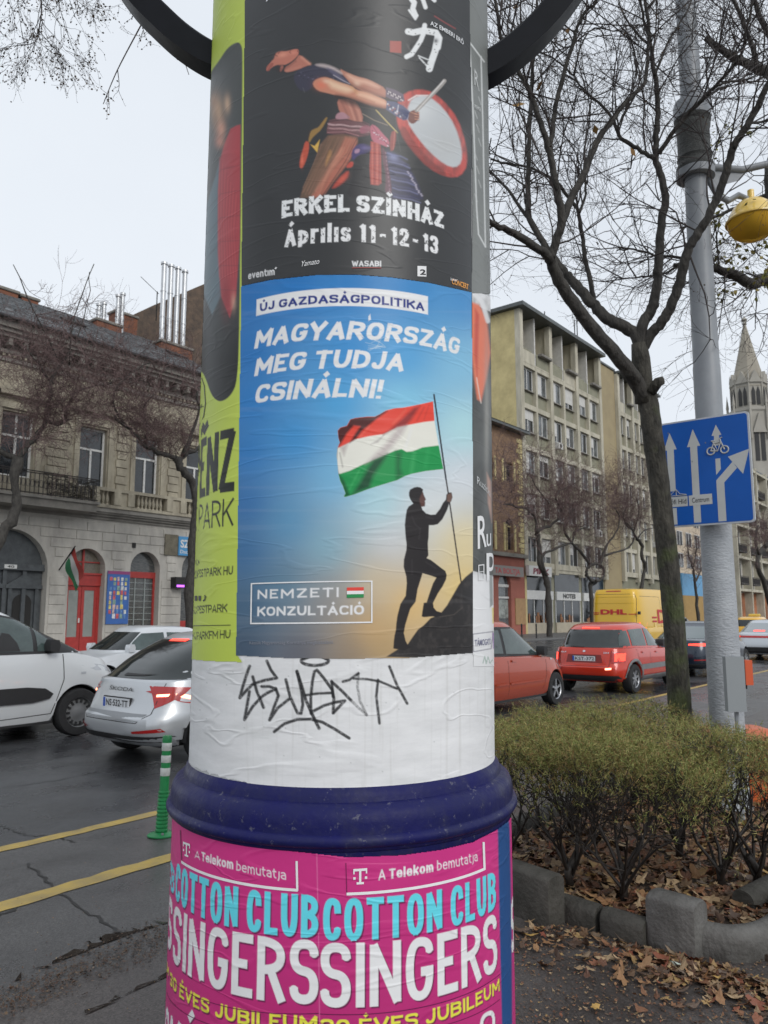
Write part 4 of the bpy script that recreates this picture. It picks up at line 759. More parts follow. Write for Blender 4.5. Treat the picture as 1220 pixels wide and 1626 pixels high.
# cracks, sealed joints
M_crk = mat('tarred_crack', (.012, .012, .012), .35, var=.3, vs=20)
def crack(pts, w, name='asphalt_crack', seed=0, z=.003, sub=10, jit=.012):
    rs = np.random.RandomState(seed); P = [GZ(x, y)[:2] for x, y in pts]; Q = []
    for a, b in zip(P[:-1], P[1:]):
        for k in range(sub): Q.append(a+(b-a)*k/sub+rs.randn(2)*jit)
    Q.append(P[-1]); v = []
    for i, q in enumerate(Q):
        t = Q[min(i+1, len(Q)-1)]-Q[max(i-1, 0)]; t = t/(np.linalg.norm(t)+1e-9); n_ = np.array([-t[1], t[0]]); ww = w*(.5+rs.rand())
        v += [(*(q+n_*ww/2), z), (*(q-n_*ww/2), z)]
    o = obj(name, MB().add(v, [(2*i, 2*i+1, 2*i+3, 2*i+2) for i in range(len(Q)-1)]), M_crk); o['kind'] = 'structure'
crack([(40, 1372), (95, 1420), (160, 1462), (205, 1490)], .016, seed=1); crack([(0, 1455), (60, 1425)], .03, seed=2); crack([(-60, 1230), (0, 1312), (42, 1326), (90, 1330), (120, 1338)], .012, seed=3)
crack([(0, 1252), (90, 1240), (160, 1225)], .010, seed=5)
# the wet gutter with leaf mush
M_wat = mat('shallow_water_film', (.03, .026, .022), .05, spec=.6, rvar=.05, vs=14, var=.5, bump=.05, bs=22)
def blob_sheet(name, pts, z, m, seed=0, j=.03):
    rs = np.random.RandomState(seed); P = []
    for i in range(len(pts)):
        a, b = GZ(*pts[i])[:2], GZ(*pts[(i+1) % len(pts)])[:2]
        for k in range(10): P.append(a+(b-a)*k/10+rs.randn(2)*j)
    bm = flat_poly([P]); mb = bm_mb(bm, lambda x, y: (x, y, z)); return struct(name, mb, m)
blob_sheet('puddle', [(-80, 1625), (0, 1572), (70, 1535), (140, 1502), (200, 1480), (262, 1466), (340, 1490), (280, 1545), (180, 1590), (100, 1640), (20, 1690), (-60, 1700)], .0045, M_wat, 3, .03)
0 and blob_sheet('puddle', [(150, 1350), (215, 1338), (262, 1345), (262, 1366), (200, 1372), (140, 1378)], .0035, M_wat, 4, .02)
# ---- leaf litter
def leaf_mesh(s=1., curl=.3, seed=0):
    rs = np.random.RandomState(seed); pts = []
    for k in range(14):      # lobed leaf outline
        a = 2*pi*k/14; r = s*(.5+.10*cos((3+seed % 3)*a)+.09*rs.randn()); pts.append((r*cos(a)*1.15, r*sin(a)*(.55+.25*(seed % 2))))
    v = [(0, 0, s*.08)]+[(x, y, curl*s*((x/s)**2*.8+rs.rand()*.22)) for x, y in pts]
    return v, [(0, 1+i, 1+(i+1) % 14) for i in range(14)]
BROWN = [(.10, .045, .025), (.19, .085, .04), (.30, .17, .08), (.05, .03, .02), (.13, .07, .04), (.38, .25, .10), (.16, .12, .09), (.07, .035, .02), (.42, .30, .17), (.11, .05, .03), (.24, .12, .06), (.20, .055, .03)]
M_leaf = rand_mat('fallen_leaf_tissue', BROWN, .55, .4); M_leafy = rand_mat('golden_leaf_tissue', [(.42, .26, .06), (.34, .17, .05), (.5, .33, .1), (.3, .16, .07)], .5, .4)
def litter(name, n, sample, size, mat_, z0=.004, lift=.02, label=None):
    mb = MB(); L = [leaf_mesh(1, .3+.3*random.random(), i) for i in range(6)]
    vs, fs = [], []
    for i in range(n):
        p = sample()
        if p is None: continue
        v, f = L[i % 6]; s_ = size*(.3+random.random()**1.5*1.2); A = Matrix.Rotation(random.random()*2*pi, 3, 'Z') @ Matrix.Rotation(random.gauss(0, .34), 3, 'X') @ Matrix.Rotation(random.gauss(0, .34), 3, 'Y')
        z = z0+random.random()*lift; off = len(vs)
        for q in v: w = A @ Vector(q)*s_; vs.append((p[0]+w.x, p[1]+w.y, max(z0+.0005, z+w.z)))
        fs += [tuple(k+off for k in t) for t in f]
    me = bpy.data.meshes.new(name); me.from_pydata(vs, [], fs); me.materials.append(mat_); o = bpy.data.objects.new(name, me); COL.objects.link(o)
    o['kind'] = 'stuff'; 
    if label: o['label'] = label
    return o
BX0, BX1, BY0, BY1 = 4.35, 8.2, 1.0, 3.1            # the hedge bed
def in_bed(): return (BX0+random.random()*(BX1-BX0), BY0+.1+random.random()*(BY1-BY0-.2))
struct('bed_soil', MB().box((BX0, BY0, -.01), (BX1, BY1, .03)), mat('dark_wet_soil', (.035, .022, .014), .8, var=.4, vs=6, bump=.6, bs=30))
tag(litter('leaf_litter', 7000, in_bed, .06, M_leaf, .032, .03), 'brown fallen leaves carpeting the soil under the hedge', 'leaves')
def by_kerb():
    y = .2+abs(random.gauss(0, .55)); y = random.uniform(.1, 2.2); x = 4.12-abs(random.gauss(0, .22))-max(0, (y-1.2))*.02
    if y > 1.5 and random.random() < .62: return None
    if x < 3.4 and random.random() < .8: return None
    return (x, y)
tag(litter('leaf_drift', 1900, by_kerb, .043, M_leaf, .004, .015), 'brown leaves drifted against the outside of the kerb stones', 'leaves')
def mush():
    t = random.random(); x, y = (-60+t*330, 1622-t*140) ; p = GZ(x, y+random.gauss(0, 15))[:2]; return (p[0]+random.gauss(0, .03), p[1]+random.gauss(0, .03))
tag(litter('gutter_debris', 2600, mush, .011, rand_mat('wet_leaf_fragments', [(.05, .022, .012), (.09, .045, .02), (.03, .018, .012), (.14, .09, .05)], .3, .5), .006, .004), 'wet brown leaf crumbs washed along the gutter', 'debris')
def scat(): p = GZ(random.uniform(780, 1220), random.uniform(1470, 1626))[:2]; return p
tag(litter('scattered_crumbs', 2600, scat, .011, M_leaf, .004, .003), 'small leaf crumbs scattered over the damp pavement', 'debris')
def scat2(): p = GZ(random.uniform(-30, 290), random.uniform(1330, 1626))[:2]; return p
tag(litter('lane_crumbs', 220, scat2, .006, M_leaf, .004, .003), 'tiny leaf crumbs scattered over the cycle lane', 'debris')
# single big leaves one can pick out
LM = []
for k in range(5):
    v, f = leaf_mesh(1, .45, 50+k); mb = MB().add(v, f); me = mesh_of('fallen_leaf', mb, M_leafy if k % 2 else M_leaf); LM.append(me)
leaf_px = [(825, 1478, .12, 'large curled tan leaf beside the dark tall kerb block next to the column'), (842, 1486, .07, 'smaller brown leaf just right of the large tan one by the dark kerb block'), (1190, 1400, .17, 'big orange brown leaf on the bed behind the curved kerb stone'), (1215, 1392, .12, 'big golden leaf at the right end of the bed'),
    (1205, 1560, .11, 'broad brown leaf on the pavement near the right edge, outside the curved kerb stone'), (1085, 1574, .07, 'golden leaf lying alone on the pavement in front of the pale kerb block'), (1150, 1556, .065, 'brown leaf on the drift in front of the curved kerb stone'), (1100, 1598, .055, 'small golden leaf at the bottom of the leaf drift'), (945, 1600, .045, 'small brown leaf alone on the dark pavement right of the column'), (1215, 1612, .09, 'large golden leaf in the lower right corner')]
for i, (x, y, s_, lb) in enumerate(leaf_px):
    z = .04 if y < 1420 else .012
    p = GZ(x, y, z); o = bpy.data.objects.new('fallen_leaf', LM[i % 5]); COL.objects.link(o); o.location = p; o.scale = (s_,)*3; o.rotation_euler = (random.gauss(0, .15), random.gauss(0, .15), random.random()*6)
    tag(o, lb, 'leaf', 'large fallen leaves')
tag(obj('paper_scrap', MB().add([tuple(GZ(1072, 1527, .03)), tuple(GZ(1084, 1532, .02)), tuple(GZ(1072, 1534, .012)), tuple(GZ(1056, 1524, .012))], [(0, 1, 2, 3)]), mat('crumpled_white_paper', (.6, .7, .62), .6)), 'small crumpled white paper scrap among the leaves', 'litter')
# ---- kerb stones round the bed
M_st = mat('weathered_concrete_kerb', (.15, .145, .135), .8, col2=(.05, .046, .04), vs=5, bump=.5, bs=45, detail=12); M_st2 = mat('dirty_dark_concrete', (.075, .07, .06), .8, col2=(.03, .028, .022), vs=6, bump=.5, bs=40, detail=12)
KB = thing('planter_kerb', 'edge of dark weathered concrete kerb stones around the hedge bed', 'kerb', tuple(GZ(940, 1490)))
def rstone(name, a, b, w, h, m, par, rnd=1.0, nseg=10, ends=True):
    """stone lying from a to b (ground points), round-topped section of width w and height h"""
    a, b = np.array(a, float), np.array(b, float); t = (b-a)/np.linalg.norm(b-a); nn = np.array([-t[1], t[0]]); V = []
    sec = [(-w/2, 0), (-w/2, h-w*.42*rnd)]+[(-w/2*cos(g), h-w*.42*rnd+w*.42*rnd*sin(g)) for g in np.linspace(0, pi, nseg)[1:-1]]+[(w/2, h-w*.42*rnd), (w/2, 0)]
    L = np.linalg.norm(b-a)
    for u, k in ((0.012, .9), (.03, 1), (L-.03, 1), (L-.012, .9)):
        for s_, z in sec: V.append((*(a+t*u+nn*s_*k), z*(.97 if k < 1 else 1)))
    n = len(sec); F = [(i*n+j, i*n+j+1, (i+1)*n+j+1, (i+1)*n+j) for i in range(3) for j in range(n-1)]+[tuple(range(n)), tuple(range(4*n-1, 3*n-1, -1))]
    return obj(name, MB().add(V, F), m, par, smooth=35, world=True)
g = lambda x, y, z=0: GZ(x, y, z)[:2]
rstone('kerb_stone', g(808, 1440), g(888, 1472), .15, .27, M_st2, KB, .5)
rstone('kerb_stone', g(889, 1455), g(957, 1478), .13, .13, M_st2, KB); rstone('kerb_stone', g(959, 1478), g(1034, 1502), .13, .13, M_st2, KB)
rstone('kerb_stone', g(1036, 1495), g(1120, 1522), .17, .27, M_st, KB, .5)
A_ = [g(1118, 1512), g(1170, 1520), g(1222, 1508), g(1262, 1470), g(1272, 1420)]
mb = MB(); V = []; Q = []
for i in range(4):
    for k in range(6): 
        t = k/6; p0, p1, p2, p3 = A_[max(i-1, 0)], A_[i], A_[i+1], A_[min(i+2, 4)]
        Q.append(.5*((2*p1)+(-p0+p2)*t+(2*p0-5*p1+4*p2-p3)*t*t+(-p0+3*p1-3*p2+p3)*t**3))
Q.append(A_[4])
w, h = .14, .15; sec = [(-w/2, 0), (-w/2, h*.55)]+[(-w/2*cos(q), h*.55+h*.45*sin(q)) for q in np.linspace(0, pi, 9)[1:-1]]+[(w/2, h*.55), (w/2, 0)]
for i, q in enumerate(Q):
    t = Q[min(i+1, len(Q)-1)]-Q[max(i-1, 0)]; t = t/np.linalg.norm(t); nn = np.array([-t[1], t[0]])
    for s_, z in sec: V.append((*(q+nn*s_), z))
n = len(sec); mb.add(V, [(i*n+j, i*n+j+1, (i+1)*n+j+1, (i+1)*n+j) for i in range(len(Q)-1) for j in range(n-1)]+[tuple(range(n)), tuple(range(len(V)-1, len(V)-n-1, -1))])
obj('curved_kerb_stone', mb, M_st, KB, smooth=35, world=True)
rstone('kerb_stone', g(1180, 1455), g(1262, 1410), .14, .14, M_st2, KB)
for k in range(7):
    a = np.array((BX0+.05+k*.52, BY1)); rstone('kerb_stone', a, a+np.array((.5, 0)), .13, .14, M_st, KB)
rstone('kerb_stone', (BX0-.05, BY1+.02), (BX0-.05+.02, g(808, 1440)[1]+.25), .14, .16, M_st2, KB)
for k in range(5):
    a = np.array((BX0+.95+k*.52, BY0-.02)); rstone('kerb_stone', a, a+np.array((.5, 0)), .13, .14, M_st, KB)
# ---- hedge shrubs
M_stem = mat('dark_wet_bark_twig', (.018, .013, .010), .6, var=.3, vs=20)
M_need = rand_mat('olive_hedge_foliage', [(.13, .17, .05), (.22, .25, .07), (.30, .31, .10), (.10, .14, .04), (.38, .34, .13), (.19, .23, .06), (.30, .15, .07), (.26, .28, .09), (.34, .24, .10)], .6, .25)
def twig_tree(mb, p, d, L, r, depth, rs, up=.3, spread=.6, n=3, minr=.0012, flat=None, sides=4, tips=None):
    """grow a branching twig from p in direction d"""
    P = [np.array(p, float)]; d = np.array(d, float); d /= np.linalg.norm(d); k = 4
    for i in range(k):
        d = d+rs.randn(3)*.16; d[2] += up*.14; d /= np.linalg.norm(d); P.append(P[-1]+d*L/k)
    if flat is not None:
        for q in P: q[2] = min(q[2], flat)
    mb.tube(P, [r*(1-.5*i/k) for i in range(k+1)], sides, cap=False)
    if tips is not None: tips.append((P[-1], d, depth)); tips.append((P[2], d, depth))
    if depth > 0:
        for j in range(n):
            q = P[rs.randint(2, k+1)]; dd = d+rs.randn(3)*spread; dd[2] += up*.5
            twig_tree(mb, q, dd, L*(.55+.3*rs.rand()), max(minr, r*.58), depth-1, rs, up, spread, n, minr, flat, sides if depth > 2 else 3, tips)
n_, l_ = M_need.node_tree.nodes, M_need.node_tree.links; b_ = n_['Principled BSDF']; tc_n = n_.new('ShaderNodeTexCoord'); no_ = n_.new('ShaderNodeTexNoise'); no_.inputs['Scale'].default_value = 7; no_.inputs['Detail'].default_value = 4; l_.new(tc_n.outputs['Object'], no_.inputs[0])
mr_ = n_.new('ShaderNodeMapRange'); l_.new(no_.outputs[0], mr_.inputs[0]); mr_.inputs[1].default_value = .54; mr_.inputs[2].default_value = .66; mr_.inputs[4].default_value = .8
mx_ = n_.new('ShaderNodeMix'); mx_.data_type = 'RGBA'; l_.new(mr_.outputs[0], mx_.inputs[0]); mx_.inputs[7].default_value = (.20, .12, .055, 1); l_.new(b_.inputs['Base Color'].links[0].from_socket, mx_.inputs[6]); l_.new(mx_.outputs[2], b_.inputs['Base Color'])
HT = .93
shr = [(g(908, 1418), 'nearest the tall dark kerb block'), (g(990, 1440), 'standing behind the two low kerb stones'), (g(1148, 1420), 'at the corner by the curved kerb stone'), (np.array((4.75, 2.75)), 'right behind the advertising column'), (np.array((5.7, 2.75)), 'at the roadside edge behind the column'), (np.array((5.6, 1.9)), 'in the middle of the bed'), (np.array((6.8, 2.7)), 'at the far road side of the bed'), (np.array((5.35, 1.35)), 'at the right hand end of the front row')]
for i, (c, where) in enumerate(shr):
    rs = np.random.RandomState(100+i); c = np.array(c); T = thing('hedge_shrub', 'flat-topped olive shrub with bare stems '+where, 'shrub', (c[0], c[1], .03), group='shrubs clipped into one low hedge')
    mb = MB(); ns = 3+(i % 2)
    mb.tube([(0, 0, -.02), (rs.randn()*.02, rs.randn()*.02, .1), (rs.randn()*.05, rs.randn()*.05, .2)], [.028, .024, .018], 7)
    for j in range(7):
        a = 2*pi*j/7+rs.rand(); twig_tree(mb, (0.01*cos(a), .01*sin(a), .04+.12*rs.rand()), (cos(a)*.62, sin(a)*.62, .95), .4, .012, 4, rs, .34, .5, 3, .0016, HT-.06, 5)
    obj('stems', mb, M_stem, T, smooth=True, fix=False)
    # foliage: thin blades in sprays in the upper layer of the shrub
    R0 = .56 if i < 7 else .42; N = (2500 if c[0] < 6.3 else 1500) if i not in (2, 7) else (1300 if i == 2 else 520); V, F = [], []
    zt = HT-.03
    for k in range(N):
        rr = R0*sqrt(rs.rand())*1.05; a = rs.rand()*2*pi; x, y = rr*cos(a), rr*sin(a)
        edge = (rr/R0)**2
        if c[0]+x < BX0-.02 or c[1]+y < BY0-.0: continue
        topz = zt-.10*edge**2+.035*sin(x*9+i)*cos(y*8)+rs.randn()*.022
        if sin(x*13+i*2)*cos(y*11+i) > .62 and rs.rand() < .8: continue
        z = topz-abs(rs.randn())*.085-.02
        if rs.rand() < .12+.12*edge: z -= rs.rand()*.3
        ax = rs.randn(3)*.5; ax[2] = .5+rs.rand()*.5; ax[0] += x*.8; ax[1] += y*.8; ax /= np.linalg.norm(ax)
        for b in range(9):
            dd = ax*.8+rs.randn(3)*.62; dd /= np.linalg.norm(dd); L = .018+.022*rs.rand(); s0 = np.cross(dd, rs.randn(3)); s0 = s0/np.linalg.norm(s0)*.0013*(1+rs.rand())
            q = np.array((x, y, z))+ax*b*.0085+rs.randn(3)*.005; o_ = len(V); V += [tuple(q-s0), tuple(q+s0), tuple(q+dd*L)]; F.append((o_, o_+1, o_+2))
    me = bpy.data.meshes.new('foliage'); me.from_pydata(V, [], F); me.materials.append(M_need); obj('foliage', me, None, T)
# ================================================================ BUILDINGS across the road
F = 30.8
def fx(x, y=800, Y=F): return GY(x, y, Y)[0]
def fz(x, y, Y=F): return GY(x, y, Y)[2]
def arch_pts(x0, x1, z0, zs, n=14):          # arched opening: sill z0, spring zs
    r = (x1-x0)/2; c = (x0+x1)/2
    return [(x0, z0), (x1, z0), (x1, zs)]+[(c+r*cos(a), zs+r*sin(a)) for a in np.linspace(0, pi, n+1)[1:-1]]+[(x0, zs)]
def rect(x0, x1, z0, z1): return [(x0, z0), (x1, z0), (x1, z1), (x0, z1)]
def wall_holes(x0, x1, z0, z1, holes, Y, dep):
    mb = MB(); loops = [[Vector((x, z, 0)) for x, z in rect(x0, x1, z0, z1)]]+[[Vector((x, z, 0)) for x, z in h] for h in holes]
    flat = [p for L in loops for p in L]
    mb.add([(p.x, Y, p.y) for p in flat], tessellate_polygon(loops))
    for h in holes:
        n = len(h); mb.add([(x, Y, z) for x, z in h]+[(x, Y+dep, z) for x, z in h], [(i, (i+1) % n, n+(i+1) % n, n+i) for i in range(n)])
    mb.add([(x0, Y, z0), (x0, Y+9, z0), (x0, Y+9, z1), (x0, Y, z1), (x1, Y, z0), (x1, Y+9, z0), (x1, Y+9, z1), (x1, Y, z1)], [(0, 1, 2, 3), (4, 5, 6, 7), (1, 5, 6, 2)])
    return mb
M_glass = mat('dark_window_glass', (.02, .024, .028), .06, spec=.8, var=.5, vs=1.2, rvar=.03)
M_glass2 = mat('curtained_window_glass', (.10, .11, .115), .1, spec=.7, var=.6, vs=2.)
M_wframe = mat('white_window_frame', (.62, .62, .60), .5, var=.08, vs=6)
M_stucco = mat('sooty_cream_stucco', (.46, .415, .315), .85, col2=(.22, .195, .15), vs=1.6, bump=.3, bs=8, detail=12, stretch=(1, 1, .4))
M_ashlar = mat('grey_ashlar_render', (.50, .475, .425), .85, col2=(.30, .285, .26), vs=1.3, bump=.2, bs=10, detail=12, stretch=(1, 1, .4))
M_cornice = mat('weathered_grey_cornice', (.27, .255, .225), .85, col2=(.15, .14, .125), vs=1.5, bump=.3, bs=10)
M_dark = mat('dark_recess', (.02, .019, .018), .8)
def pane_window(T, x0, x1, z0, z1, Y, cols=2, transom=None, fr=.07, mf=None, mg=None, name='window', dep=.06, sill=True, arch=None, extra=()):
    """a window of T: frame mesh as the part, pane and sill as its own pieces"""
    mf = mf or M_wframe; mg = mg or M_glass; mb = MB(); y0, y1 = Y-dep, Y
    mb.box((x0, y0, z0), (x0+fr, y1, z1)); mb.box((x1-fr, y0, z0), (x1, y1, z1)); mb.box((x0+fr, y0, z0), (x1-fr, y1, z0+fr)); mb.box((x0+fr, y0, z1-fr), (x1-fr, y1, z1))
    zt = z1-fr
    if transom: mb.box((x0+fr, y0-.01, transom-fr/2), (x1-fr, y1, transom+fr/2))
    for k in range(1, cols):
        xc = x0+(x1-x0)*k/cols; mb.box((xc-fr/2, y0-.012, z0+fr), (xc+fr/2, y1-.01, (transom-fr/2 if transom else zt)))
    for e in extra: mb.box((e[0], y0-.005, e[2]), (e[1], y1-.02, e[3]))
    w = obj(name, mb, mf, T, world=True)
    g = MB().add([(x0+fr/2, Y-.02, z0+fr/2), (x1-fr/2, Y-.02, z0+fr/2), (x1-fr/2, Y-.02, z1-fr/2), (x0+fr/2, Y-.02, z1-fr/2)], [(0, 1, 2, 3)])
    obj('pane', g, mg, w, world=True)
    if sill: obj('sill', MB().box((x0-.08, Y-.22, z0-.08), (x1+.08, Y-.02, z0-.003)), M_cornice, w, world=True)
    return w
# ---------------- the old stuccoed house at the left
LX0, LX1 = fx(-330), fx(332)
zc, zb, ze = 5.85, 6.36, 13.6
T = thing('old_town_house', 'old two-storey stuccoed house with red shop door, arched gate and slate roof', 'building', (LX0, F, 0))
gate = arch_pts(fx(-52, 900), fx(76, 900), .15, fz(76, 905)); door = arch_pts(fx(108, 930), fx(166, 930), .15, fz(140, 902)); shop = arch_pts(fx(206, 930), fx(253, 930), .8, fz(230, 903)); shop2 = arch_pts(fx(288, 930), fx(336, 930), .15, fz(300, 905))
holes = [gate, door, shop]
obj('ground_floor_wall', wall_holes(LX0, LX1, 0, zc, [gate, door, shop, shop2], F, .45), M_ashlar, T, world=True)
wins = [(fx(1, 720), fx(54, 720)), (fx(127, 730), fx(170, 730)), (fx(216, 740), fx(254, 740)), (fx(297, 745), fx(331, 745)), (fx(-75, 720), fx(-28, 720))]
wz0, wz1 = 7.25, 9.9
obj('upper_wall', wall_holes(LX0, LX1, zb, 12.2, [rect(a, b, wz0, wz1) for a, b in wins], F+.05, .35), M_stucco, T, world=True)
# courses of stone blocks on the ground floor
blk = []
def spans(z0, z1, hs, x0, x1, mg=.28):
    iv = [(x0, x1)]
    for h in hs:
        top = max(p[1] for p in h); bot = min(p[1] for p in h)
        if z0 > top+.12 or z1 < bot: continue
        zz = min(max(z0, bot), top-1e-3); xs = []
        n = len(h)
        for i in range(n):
            a, b = h[i], h[(i+1) % n]
            if (a[1]-zz)*(b[1]-zz) <= 0 and a[1] != b[1]: xs.append(a[0]+(b[0]-a[0])*(zz-a[1])/(b[1]-a[1]))
        if not xs: continue
        l, r = min(xs)-mg, max(xs)+mg; nv = []
        for a, b in iv:
            if r <= a or l >= b: nv.append((a, b)); continue
            if l > a: nv.append((a, l))
            if r < b: nv.append((r, b))
        iv = nv
    return iv
z = .5; row = 0
while z < 5.5:
    h_ = .40
    for a, b in spans(z, z+h_, [gate, door, shop, shop2], LX0+.1, LX1-.05, .1 if z < 3.2 else .38):
        if b-a < .25: continue
        n = max(1, round((b-a)/1.25)); o_ = (row % 2)*.3
        cuts = [a]+[a+(b-a)*(k+ (o_ if n > 1 else 0))/n for k in range(1, n)]+[b]
        for c, d in zip(cuts[:-1], cuts[1:]):
            if c < fx(-30): continue
            obj('stone_block', MB().cbox((c+.012, F-.035, z+.014), (d-.012, F+.01, z+h_-.014), .012), M_ashlar, T, world=True)
    z += h_; row += 1
for i, (a, b) in enumerate(wins):
    w = pane_window(T, a, b, wz0, wz1, F+.34, 2, wz0+(wz1-wz0)*.64, .09, extra=[((a+b)/2-.04, (a+b)/2+.04, wz0+(wz1-wz0)*.68, wz1-.09)] if i in (0, 4) else ())
    m = MB(); sx = .2
    for x0, x1 in ((a-.28, a-.06), (b+.06, b+.28)): m.box((x0, F-.03, wz0-.1), (x1, F+.06, wz1+.1))
    m.box((a-.32, F-.05, wz1+.1), (b+.32, F+.06, wz1+.35)); m.box((a-.45, F-.22, wz1+.62), (b+.45, F+.06, wz1+.76))
    m.prism([(a-.45, wz1+.76), (b+.45, wz1+.76), ((a+b)/2, wz1+1.4)], F-.2, F+.05, mp=lambda x, z, h: (x, h, z)); m.prism([(a-.15, wz1+.82), (b+.15, wz1+.82), ((a+b)/2, wz1+1.25)], F-.215, F-.19, mp=lambda x, z, h: (x, h, z))
    obj('window_surround', m, M_stucco, T, world=True)
# quoin blocks between the windows upstairs
edges = sorted(wins); gaps = [(edges[i][1]+.42, edges[i+1][0]-.42) for i in range(len(edges)-1)]
for a, b in gaps:
    k = 0; z = wz0-.1
    while z < 11.3:
        w_ = (b-a); c = (a+b)/2; ww = w_*(.9 if k % 2 else .72)
        obj('stone_block', MB().cbox((c-ww/2, F-.02, z+.015), (c+ww/2, F+.055, z+.36), .012), M_stucco, T, world=True); z += .38; k += 1
# string course, balustrade, main cornice
m = MB()
for y0, z0, z1 in ((-.10, zc, zc+.12), (-.22, zc+.12, zc+.22), (-.34, zc+.22, zc+.30), (-.42, zc+.30, zc+.42), (-.3, zc+.42, zb)): m.box((LX0, F+y0, z0), (LX1, F+.06, z1))
obj('string_course', m, M_cornice, T, world=True)
m = MB(); m.box((fx(132, 800), F-.36, zb), (LX1, F-.10, zb+.14)); m.box((fx(132, 800), F-.38, zb+.74), (LX1, F-.08, zb+.88)); obj('balustrade_rail', m, M_stucco, T, world=True)
bal = MB().lathe([(.075, 0), (.075, .04), (.04, .07), (.075, .2), (.085, .28), (.05, .42), (.04, .5), (.07, .56), (.07, .6)], n=10); bme = mesh_of('baluster', bal, M_stucco, 40)
for i, (a, b) in enumerate(sorted(wins)[2:]):
    n = 7
    for k in range(n):
        o = bpy.data.objects.new('baluster', bme); COL.objects.link(o); o.parent = T; o.location = (a-.05+(b-a+.1)*(k+.5)/n-LX0, -.23, zb+.14)
for a, b in gaps[2:]+[(fx(160, 800)-.9, fx(160, 800)-.5)]:
    for c, d in ((a-.2, a+.15), (b-.15, b+.2)): obj('pedestal', MB().cbox((c, F-.4, zb+.14), (d, F-.06, zb+.74), .02), M_stucco, T, world=True)
    obj('balustrade_panel', MB().box((a+.15, F-.3, zb+.14), (b-.15, F-.14, zb+.74)), M_stucco, T, world=True)
m = MB()
for y0, z0, z1 in ((-.05, 11.9, 12.05), (-.14, 12.2, 12.35), (-.55, 12.75, 12.9), (-.72, 12.9, 13.05), (-.85, 13.05, 13.3), (-.95, 13.3, 13.42)): m.box((LX0, F+y0, z0), (LX1, F+.3, z1))
m.box((LX0, F+.04, 12.2), (LX1, F+.3, 13.4)); obj('cornice', m, M_cornice, T, world=True)
m = MB(); x = LX0+.2
while x < LX1: m.box((x, F-.12, 12.08), (x+.1, F+.0, 12.19)); x += .22
obj('dentil_row', m, M_stucco, T, kind='stuff', world=True); m = MB(); x = LX0+.2
while x < LX1: m.box((x, F-.5, 12.45), (x+.16, F+.05, 12.74)); x += .62
obj('cornice_brackets', m, M_cornice, T, kind='stuff', world=True)
# roof in overlapping slate courses
M_slate = mat('wet_grey_slate', (.12, .125, .13), .38, col2=(.055, .06, .065), vs=2.2, bump=.4, bs=6, rvar=.15, stretch=(2, 1, 1))
ry1 = F+5.2; rz1 = fz(54, 481, ry1); ry0, rz0 = F-1.0, 13.42; nC = 22; m = MB()
for k in range(nC):
    ya, yb = ry0+(ry1-ry0)*k/nC, ry0+(ry1-ry0)*(k+1.12)/nC; za, zb_ = rz0+(rz1-rz0)*k/nC, rz0+(rz1-rz0)*(k+1.12)/nC; x = LX0-(k % 2)*.15
    while x < LX1:
        j = random.gauss(0, .012); w_ = .42
        m.add([(x, ya, za+.05+j), (x+w_-.015, ya, za+.05+j), (x+w_-.015, yb, zb_+.01), (x, yb, zb_+.01), (x, ya, za+.0), (x+w_-.015, ya, za+.0)], [(0, 1, 2, 3), (4, 5, 1, 0)]); x += w_
m.add([(LX0, ry0, rz0-.01), (LX1, ry0, rz0-.01), (LX1, ry1, rz1-.01), (LX0, ry1, rz1-.01)], [(0, 1, 2, 3)]); m.add([(LX0, ry1, rz1), (LX1, ry1, rz1), (LX1, ry1+6, rz0), (LX0, ry1+6, rz0)], [(0, 1, 2, 3)])
rf = obj('slate_roof', m, M_slate, T, kind='stuff', world=True)
obj('gutter', MB().tube([(LX0, ry0-.05, rz0-.02), (LX1, ry0-.05, rz0-.02)], .09, 8), mat('zinc_gutter', (.10, .10, .105), .5, .5, var=.3), T, world=True)
M_brick = mat('old_red_brick', (.25, .095, .05), .85, col2=(.13, .06, .04), vs=3, bump=.5, bs=12); M_bdk = mat('grey_brown_firewall_brick', (.15, .105, .075), .9, col2=(.07, .055, .045), vs=2.5, bump=.8, bs=9)
M_flue = mat('galvanised_flue_metal', (.55, .56, .57), .35, .6, var=.1)
def chimney(px0, px1, pyt, pyb, Y, cap=True):
    x0, x1 = fx(px0, (pyt+pyb)/2, Y), fx(px1, (pyt+pyb)/2, Y); z1, z0 = fz(px0, pyt, Y), fz(px0, pyb, Y)-.4
    m = MB().box((x0, Y-.35, z0), (x1, Y+.35, z1-.12)); c = obj('chimney', m, M_brick, T, world=True); obj('chimney_cap', MB().cbox((x0-.08, Y-.43, z1-.12), (x1+.08, Y+.43, z1+.03), .03), M_cornice, c, world=True)
def flue(px, pyt, pyb, Y, r=.11):
    x = fx(px, (pyt+pyb)/2, Y); z1, z0 = fz(px, pyt, Y), fz(px, pyb, Y); m = MB().tube([(x, Y, z0-.3), (x, Y, z1-.15)], r, 10); m.tube([(x, Y, z1-.12), (x, Y, z1)], r*1.35, 10)
    for t in (.25, .6): m.tube([(x, Y, z0+(z1-z0)*t), (x, Y, z0+(z1-z0)*t+.06)], r*1.15, 10)
    obj('flue_pipe', m, M_flue, T, smooth=40, world=True)
chimney(-6, 24, 457, 470, ry1); chimney(29, 56, 470, 480, ry1); chimney(148, 188, 507, 522, ry1-.8); chimney(178, 213, 494, 520, ry1+1.5); chimney(250, 300, 541, 552, ry1-1.6)
for a in ((157, 482, 507), (165, 480, 506), (187, 468, 520), (194, 465, 524)): flue(*a, ry1-.6)
for a in ((259, 416, 534), (270, 420, 537), (281, 424, 541), (292, 429, 545)): flue(*a, ry1-1.6, .14)
